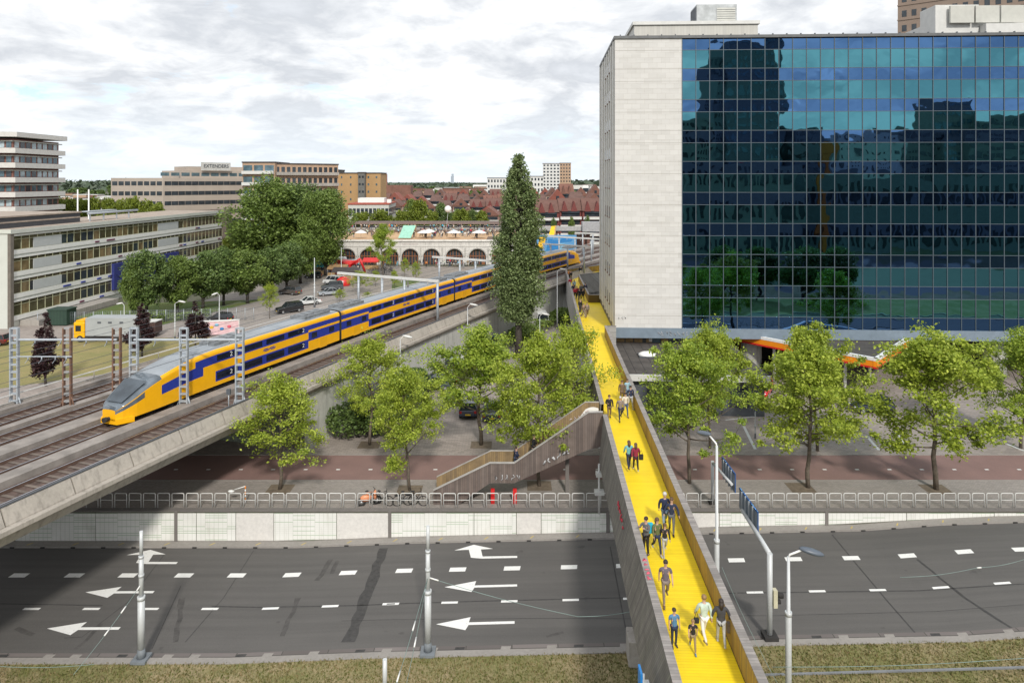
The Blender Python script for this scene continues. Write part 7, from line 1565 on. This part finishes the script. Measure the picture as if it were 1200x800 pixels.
BO = ['pel', 'wai', 'che', 'nec', 'jaw', 'hed', 'top']
_pc = {}
def person_meshes(pk, pose, tops, fine=True):
    key = (pk, tops, fine)
    if key in _pc: return _pc[key]
    J = joints(pose); N_ = BO+[a+n for n in 'lr' for a in ('hip', 'kne', 'ank', 'toe', 'sho', 'elb', 'wri', 'pal')]; ix = {k: i for i, k in enumerate(N_)}
    E = [(0, 1), (1, 2), (2, 3), (3, 4), (4, 5), (5, 6)]
    for n in 'lr': E += [(ix['pel'], ix['hip'+n]), (ix['hip'+n], ix['kne'+n]), (ix['kne'+n], ix['ank'+n]), (ix['ank'+n], ix['toe'+n]), (ix['che'], ix['sho'+n]), (ix['sho'+n], ix['elb'+n]), (ix['elb'+n], ix['wri'+n]), (ix['wri'+n], ix['pal'+n])]
    Rr = {'pel': (.13, .10), 'wai': (.125, .09), 'che': (.15, .11), 'nec': .052, 'jaw': (.068, .075), 'hed': (.085, .10), 'top': (.06, .07), 'hip': .085, 'kne': .052, 'ank': .038, 'toe': .034, 'sho': .058, 'elb': .040, 'wri': .028, 'pal': .034}
    g_ = lambda k: Rr.get(k, Rr.get(k[:3]))
    sub = 1 if fine else 0
    body = skin('person', [J[k] for k in N_], E, [g_(k) for k in N_], M_SKIN, 0, sub)
    if fine:
        x = MB()
        for n, s in (('l', -1), ('r', 1)):
            w_, p_ = J['wri'+n], J['pal'+n]; d = (p_-w_).normalized(); side = d.cross(Vector((0, 1, 0.2))).normalized(); f_ = side.cross(d)
            for i, L in enumerate((.062, .075, .070, .052)):
                b = p_+f_*((i-1.5)*.019); x.tube([b, b+d*L*.55+side*.008*s, b+d*L*.85-side*.02*s+f_*0], [.010, .009, .006], 5)
            b = w_+d*.02+f_*.028; x.tube([b, b+f_*.028+d*.03, b+f_*.032+d*.058], [.012, .010, .007], 5)
        h = J['hed']; x.tube([h+Vector((0, .085, .01)), h+Vector((0, .118, -.03)), h+Vector((0, .085, -.038))], [.008, .014, .010], 5)
        for s in (-1, 1): x.ball((h.x+s*.088, h.y, h.z-.01), (.012, .022, .032), 6)
        x.tube([h+Vector((-.025, .088, -.065)), h+Vector((0, .094, -.067)), h+Vector((.025, .088, -.065))], .006, 4, 1)
        for s in (-1, 1): x.ball((s*.032, h.y+.088, h.z+.008), (.011, .008, .007), 6, 1)
        bm = bmesh.new(); bm.from_mesh(body); t = x.mesh('t', [M_SKIN, M_LIP]); bm.from_mesh(t); bm.to_mesh(body); bm.free(); body.materials.clear(); body.materials.append(M_SKIN); body.materials.append(M_LIP)
    full = tops in ('jacket', 'coat'); K = ['wai', 'che', 'pel']+['shol', 'elbl', 'shor', 'elbr']+(['wril', 'wrir'] if full else []); P_ = {k: J[k].copy() for k in K}; P_['pel'] = J['pel']+Vector((0, 0, -.03))
    P_['nk'] = J['nec']+Vector((0, 0, -.035)); K.append('nk')
    if not full:
        for n in 'lr': P_['elb'+n] = J['sho'+n].lerp(J['elb'+n], .72)
    ii = {k: i for i, k in enumerate(K)}; E = [(ii['wai'], ii['che']), (ii['wai'], ii['pel']), (ii['che'], ii['shol']), (ii['che'], ii['shor']), (ii['shol'], ii['elbl']), (ii['shor'], ii['elbr']), (ii['che'], ii['nk'])]
    if full: E += [(ii['elbl'], ii['wril']), (ii['elbr'], ii['wrir'])]
    TR_ = {'wai': (.15, .115), 'che': (.168, .125), 'pel': (.16, .125), 'nk': .066, 'sho': .074, 'elb': .060, 'wri': .046}
    if tops == 'coat': TR_.update({'wai': (.165, .13), 'pel': (.18, .14)})
    if tops == 'coat': P_['hem'] = J['pel']+Vector((0, -.01, -.26)); K.append('hem'); E.append((ii['pel'], len(K)-1)); TR_['hem'] = (.18, .14)
    top = skin('top', [P_[k] for k in K], E, [TR_.get(k, TR_.get(k[:3])) for k in K], M_SKIN, 0, sub)
    K = ['pel', 'hipl', 'hipr', 'knel', 'kner', 'ankl', 'ankr']; E = [(0, 1), (0, 2), (1, 3), (2, 4), (3, 5), (4, 6)]; Q_ = {k: J[k].copy() for k in K}
    trs = skin('trousers', [Q_[k] for k in K], E, [(.142, .112), .098, .098, .064, .064, .050, .050], M_SKIN, 0, sub)
    sh = MB()
    for n in 'lr': a, t = J['ank'+n], J['toe'+n]; sh.tube([a+Vector((0, -.05, -.025)), a+Vector((0, .05, -.02)), t+Vector((0, .05, .0))], [.042, .045, .032], 8)
    shoes = sh.mesh('shoes', M_SKIN)
    h = J['hed']; hs = MB(); hs.ball((h.x, h.y-.022, h.z+.028), (.098, .112, .100), 12); short = hs.mesh('hair', M_SKIN)
    hl = MB(); hl.ball((h.x, h.y-.024, h.z+.026), (.104, .116, .104), 12); hl.tube([(0, h.y-.06, h.z+.02), (0, h.y-.085, h.z-.12), (0, h.y-.085, h.z-.27)], [.095, .10, .055], 10); long_ = hl.mesh('hair', M_SKIN)
    _pc[key] = (body, top, trs, shoes, short, long_); return _pc[key]
M_SKIN = plain('skin', (0.52, 0.33, 0.25), .6, 0, .06); M_LIP = plain('lip', (0.30, 0.12, 0.10), .6)
def cloth(n, c): return plain('cloth_'+n, c, .85, 0, .18, 6)
CL = {'black': (0.018, 0.018, 0.02), 'navy': (0.02, 0.03, 0.07), 'jeans': (0.06, 0.09, 0.16), 'pale_jeans': (0.20, 0.28, 0.38), 'white': (0.72, 0.71, 0.68), 'mint': (0.50, 0.60, 0.52), 'grey': (0.12, 0.125, 0.13), 'light_grey': (0.38, 0.39, 0.40), 'olive': (0.11, 0.13, 0.05), 'burgundy': (0.24, 0.02, 0.05),
      'teal': (0.16, 0.42, 0.45), 'blue': (0.08, 0.20, 0.36), 'khaki': (0.26, 0.20, 0.12), 'brown': (0.16, 0.11, 0.075), 'violet_grey': (0.13, 0.11, 0.14), 'taupe': (0.22, 0.18, 0.16), 'cream': (0.62, 0.58, 0.50), 'sky': (0.30, 0.50, 0.60), 'red': (0.50, 0.03, 0.06), 'orange': (0.6, 0.22, 0.05), 'bright_blue': (0.02, 0.38, 0.55), 'charcoal': (0.05, 0.05, 0.055)}
HC = {'d': (0.03, 0.02, 0.015), 'b': (0.10, 0.055, 0.03), 'y': (0.26, 0.16, 0.07), 'g': (0.50, 0.49, 0.47)}
POSES = {'walkA': dict(stride=.9), 'walkB': dict(stride=-.9), 'stand': dict(stride=.08, arm=0), 'pocket': dict(stride=-.7, armr='pocket'), 'photo': dict(stride=.05, arml='raise', armr='raise'), 'bag': dict(stride=.7, arml='bent'), 'out': dict(stride=-.6, arml='out', armr='out'), 'bent': dict(stride=.5, armr='bent')}
def setm(o, m):
    o.material_slots[0].link = 'OBJECT'; o.material_slots[0].material = m
def person(label, loc, face, pose, tops, tc_, lc, hair='d', long_=False, h=1.75, group=None, shoe='charcoal', fine=True):
    ms = person_meshes(pose, POSES[pose], tops, fine); o = link('person', ms[0], None, loc, R(face)); o.scale = (h/1.75,)*3; tag(o, label, 'person', group)
    t = link('top' if tops == 'tshirt' else tops, ms[1], o); setm(t, cloth(tc_, CL[tc_])); l = link('trousers', ms[2], o); setm(l, cloth(lc, CL[lc])); s = link('shoes', ms[3], o); setm(s, cloth(shoe, CL[shoe]))
    hr = link('hair', ms[5] if long_ else ms[4], o); setm(hr, plain('hair_'+hair, HC[hair], .6, 0, .2, 8)); return o
def onbridge(px, py): 
    D = 800*(H-ZD)/(py-212.); return ((px-600)*D/800, D, ZD)
def bag(name, label, p, dx, dy, z, mat, size=(.13, .06, .17)):
    o = thing(name, label, 'bag', (p[0]+dx, p[1]+dy, p[2]+z)); bevel(obj('pouch', MB().box(-size[0], size[0], -size[1], size[1], -size[2], size[2]), mat, o), .04, 3); obj('strap', MB().tube([(-size[0]*.7, 0, size[2]), (0, 0, size[2]+.25), (size[0]*.7, 0, size[2])], .012, 4), mat, o); return o
p = onbridge(825, 751); person('fair-haired woman in pale top and white trousers walking away near the bottom of the bridge', p, 8, 'walkA', 'jacket', 'mint', 'white', 'y', False, 1.74, shoe='khaki'); bag('handbag', 'small black and white handbag at the hip of the fair-haired woman', p, -.30, -.05, .82, cloth('black', CL['black']), (.10, .06, .10))
p = onbridge(845, 755); person('long-haired woman in loose charcoal top and grey trousers beside the right parapet', p, -8, 'out', 'coat', 'charcoal', 'light_grey', 'd', True, 1.70, shoe='light_grey'); bag('shoulder_bag', 'grey bag carried by the long-haired woman', p, .34, .05, .62, cloth('taupe', CL['taupe']), (.12, .08, .2))
p = onbridge(812, 763); person('small fair-haired child in black t-shirt and khaki trousers facing the camera', p, 172, 'walkB', 'tshirt', 'black', 'khaki', 'y', False, 1.18, shoe='blue')
p = onbridge(790, 757); person('boy in blue t-shirt beside the left parapet', p, 185, 'stand', 'tshirt', 'blue', 'navy', 'd', False, 1.42)
p = onbridge(780, 707); person('man in violet-grey t-shirt and taupe trousers striding towards the camera', p, 176, 'walkA', 'tshirt', 'violet_grey', 'taupe', 'd', False, 1.78, shoe='brown')
p = onbridge(757, 650); person('man in grey coat photographing over the left parapet', p, 130, 'photo', 'coat', 'grey', 'black', 'd', False, 1.76); bp2 = thing('backpack', 'bright turquoise backpack on the man photographing', 'bag', (p[0]+.22, p[1]+.15, p[2]+1.2)); bevel(obj('pack', MB().box(-.14, .14, -.10, .10, -.26, .22), cloth('bright_blue', CL['bright_blue']), bp2), .06, 3); obj('pocket', MB().box(-.1, .1, -.15, -.101, -.2, 0), cloth('bright_blue', CL['bright_blue']), bp2)
p = onbridge(770, 649); person('person in olive pullover walking beside the photographing man', p, 186, 'walkB', 'jacket', 'olive', 'navy', 'b', True, 1.68, shoe='light_grey')
p = onbridge(779, 650); person('girl in black jacket and pale leggings walking towards the camera', p, 178, 'walkA', 'jacket', 'black', 'light_grey', 'b', True, 1.45, shoe='light_grey')
p = onbridge(779, 620); person('grey-haired man in navy jacket over a blue shirt', p, 182, 'walkA', 'coat', 'navy', 'pale_jeans', 'g', False, 1.84)
p = onbridge(787, 625); person('slim person in navy jacket and grey trousers beside the grey-haired man', p, 165, 'out', 'jacket', 'navy', 'grey', 'b', False, 1.76, shoe='black')
p = onbridge(737, 550); person('woman in black cardigan over turquoise top walking away in the middle of the bridge', p, 4, 'walkA', 'jacket', 'teal', 'navy', 'b', True, 1.74)
p = onbridge(745, 552); person('woman in burgundy jacket walking away in the middle of the bridge', p, -4, 'walkB', 'coat', 'burgundy', 'black', 'b', True, 1.68, shoe='light_grey'); bag('handbag', 'black handbag on the arm of the woman in burgundy', p, .32, 0, .85, cloth('black', CL['black']))
for px, py, c, t, l, hr, lab, f, ps, sh_ in [(714, 491, 'coat', 'black', 'brown', 'b', 'person in open black coat near the top of the stair', 182, 'bent', 'black'), (727, 493, 'coat', 'taupe', 'navy', 'g', 'man in taupe jacket and white shirt carrying a dark bag', 180, 'walkA', 'black'), (733, 488, 'jacket', 'cream', 'jeans', 'd', 'man in cream pullover and jeans in the group of five', 184, 'walkB', 'brown'), (729, 472, 'coat', 'brown', 'brown', 'b', 'person in brown coat at the back of the group', 170, 'stand', 'black'), (735, 470, 'jacket', 'sky', 'pale_jeans', 'b', 'man in pale blue shirt by the right parapet', 200, 'stand', 'light_grey'), (739, 479, 'jacket', 'navy', 'light_grey', 'd', 'person in navy top close to the right parapet', 190, 'pocket', 'light_grey')]:
    p = onbridge(px, py); person(lab, p, f, ps, c, t, l, hr, False, 1.76, shoe=sh_)
far_p = [(679, 352, 'black', 'navy'), (674, 350, 'red', 'black'), (681, 346, 'grey', 'black'), (673, 341, 'sky', 'jeans'), (668, 338, 'red', 'khaki'), (686, 345, 'navy', 'black'), (683, 352, 'black', 'black'), (680, 366, 'black', 'charcoal'), (684, 372, 'brown', 'taupe'), (688, 371, 'taupe', 'brown'), (667, 328, 'orange', 'black'), (669, 329, 'black', 'khaki'), (680, 323, 'black', 'white'), (684, 320, 'grey', 'grey'), (676, 349, 'burgundy', 'black'), (672, 346, 'navy', 'khaki')]
names_ = ['black jacket at the narrow part', 'red top beside the left parapet group', 'grey jacket in the far group', 'pale blue shirt by the left parapet', 'red top and khaki trousers leaning at the parapet', 'navy jacket nearest the timber triangle', 'all black clothes in the far group', 'black jacket standing apart before the far group', 'brown coat, left of the pair before the far group', 'taupe coat, right of the pair before the far group', 'orange top at the far bend', 'black top and khaki trousers at the far bend', 'black top and white trousers at the far bend', 'grey clothes at the far bend', 'burgundy top in the far group', 'navy top and khaki trousers in the far group']
pk = list(POSES)
for i, (px, py, t, l) in enumerate(far_p):
    p = onbridge(px, py); person('walker in '+names_[i], p, 175+i*9 % 40, pk[i % 5 if i % 5 != 4 else 0], 'jacket', t, l, 'db'[i % 2], i % 3 == 0, 1.74, fine=False)
p = (1.55, 48.85, zdk(1.55)); person('person in black jacket climbing the timber staircase', p, -80, 'walkA', 'jacket', 'black', 'black', 'd', False, 1.75, fine=False); p = (.3, 49.2, zdk(.1)); person('person in dark blue jacket bending at the stair landing', p, -70, 'bent', 'jacket', 'navy', 'jeans', 'd', False, 1.7, fine=False)
# crowds on the terrace and the square: small copies
rs = random.Random(77); cc_ = list(CL)
def crowd(n, label, group, fx, z):
    for i in range(n):
        x, y = fx(); c = rs.choice(cc_ + ['white', 'black', 'navy', 'red', 'black']); person(label.replace(' distant', ' distant '+c.replace('_', ' ')+'-clad', 1), (x, y, z), rs.uniform(0, 360), rs.choice(['walkA', 'stand', 'bent']), 'jacket', c, rs.choice(['jeans', 'black', 'khaki', 'light_grey']), rs.choice('dby'), False, rs.uniform(1.55, 1.85), group, fine=False)
def terr(px0, px1, py0, py1, z):
    def f(): py = rs.triangular(py0, py1, py0+.3*(py1-py0)); px = rs.uniform(px0, px1); D = 800*(H-z)/(py-212.); return ((px-600)*D/800, D)
    return f
zt2 = AH+.12
crowd(90, 'small distant visitor among the crowd on the sandy roof terrace', 'visitors on the roof terrace', terr(482, 584, 271.5, 280.5, zt2), zt2)
crowd(14, 'small distant visitor on the left part of the sandy roof terrace', 'visitors on the left of the terrace', terr(408, 470, 272, 280.5, zt2), zt2)
crowd(60, 'small distant traveller waiting under the station canopy', 'travellers under the canopy', terr(412, 580, 268.3, 269.8, AH+.9), AH+.9)
crowd(34, 'small distant guest in front of the arches right of the green tree', 'guests before the arches', terr(508, 560, 306, 316, .05), .05)
crowd(30, 'small distant visitor on the market square among the stalls', 'visitors on the market square', terr(368, 432, 310, 330, .1), .1)
crowd(12, 'small distant passer-by on the paving in front of the white arches', 'passers-by before the arches', terr(440, 505, 306, 320, .07), .07)
# cafe tables before the arches
tm = MB(); tm.cyl(0, 0, .7, .74, .6, n=10); tm.cyl(0, 0, 0, .7, .05, n=6); tmm = tm.mesh('cafe_table', M_LGREY)
for i in range(22): x, y = terr(510, 556, 307, 316, .05)(); tag(link('cafe_table', tmm, None, (x, y, .05)), 'small pale round cafe table in front of the arches', 'table', 'cafe tables before the arches')
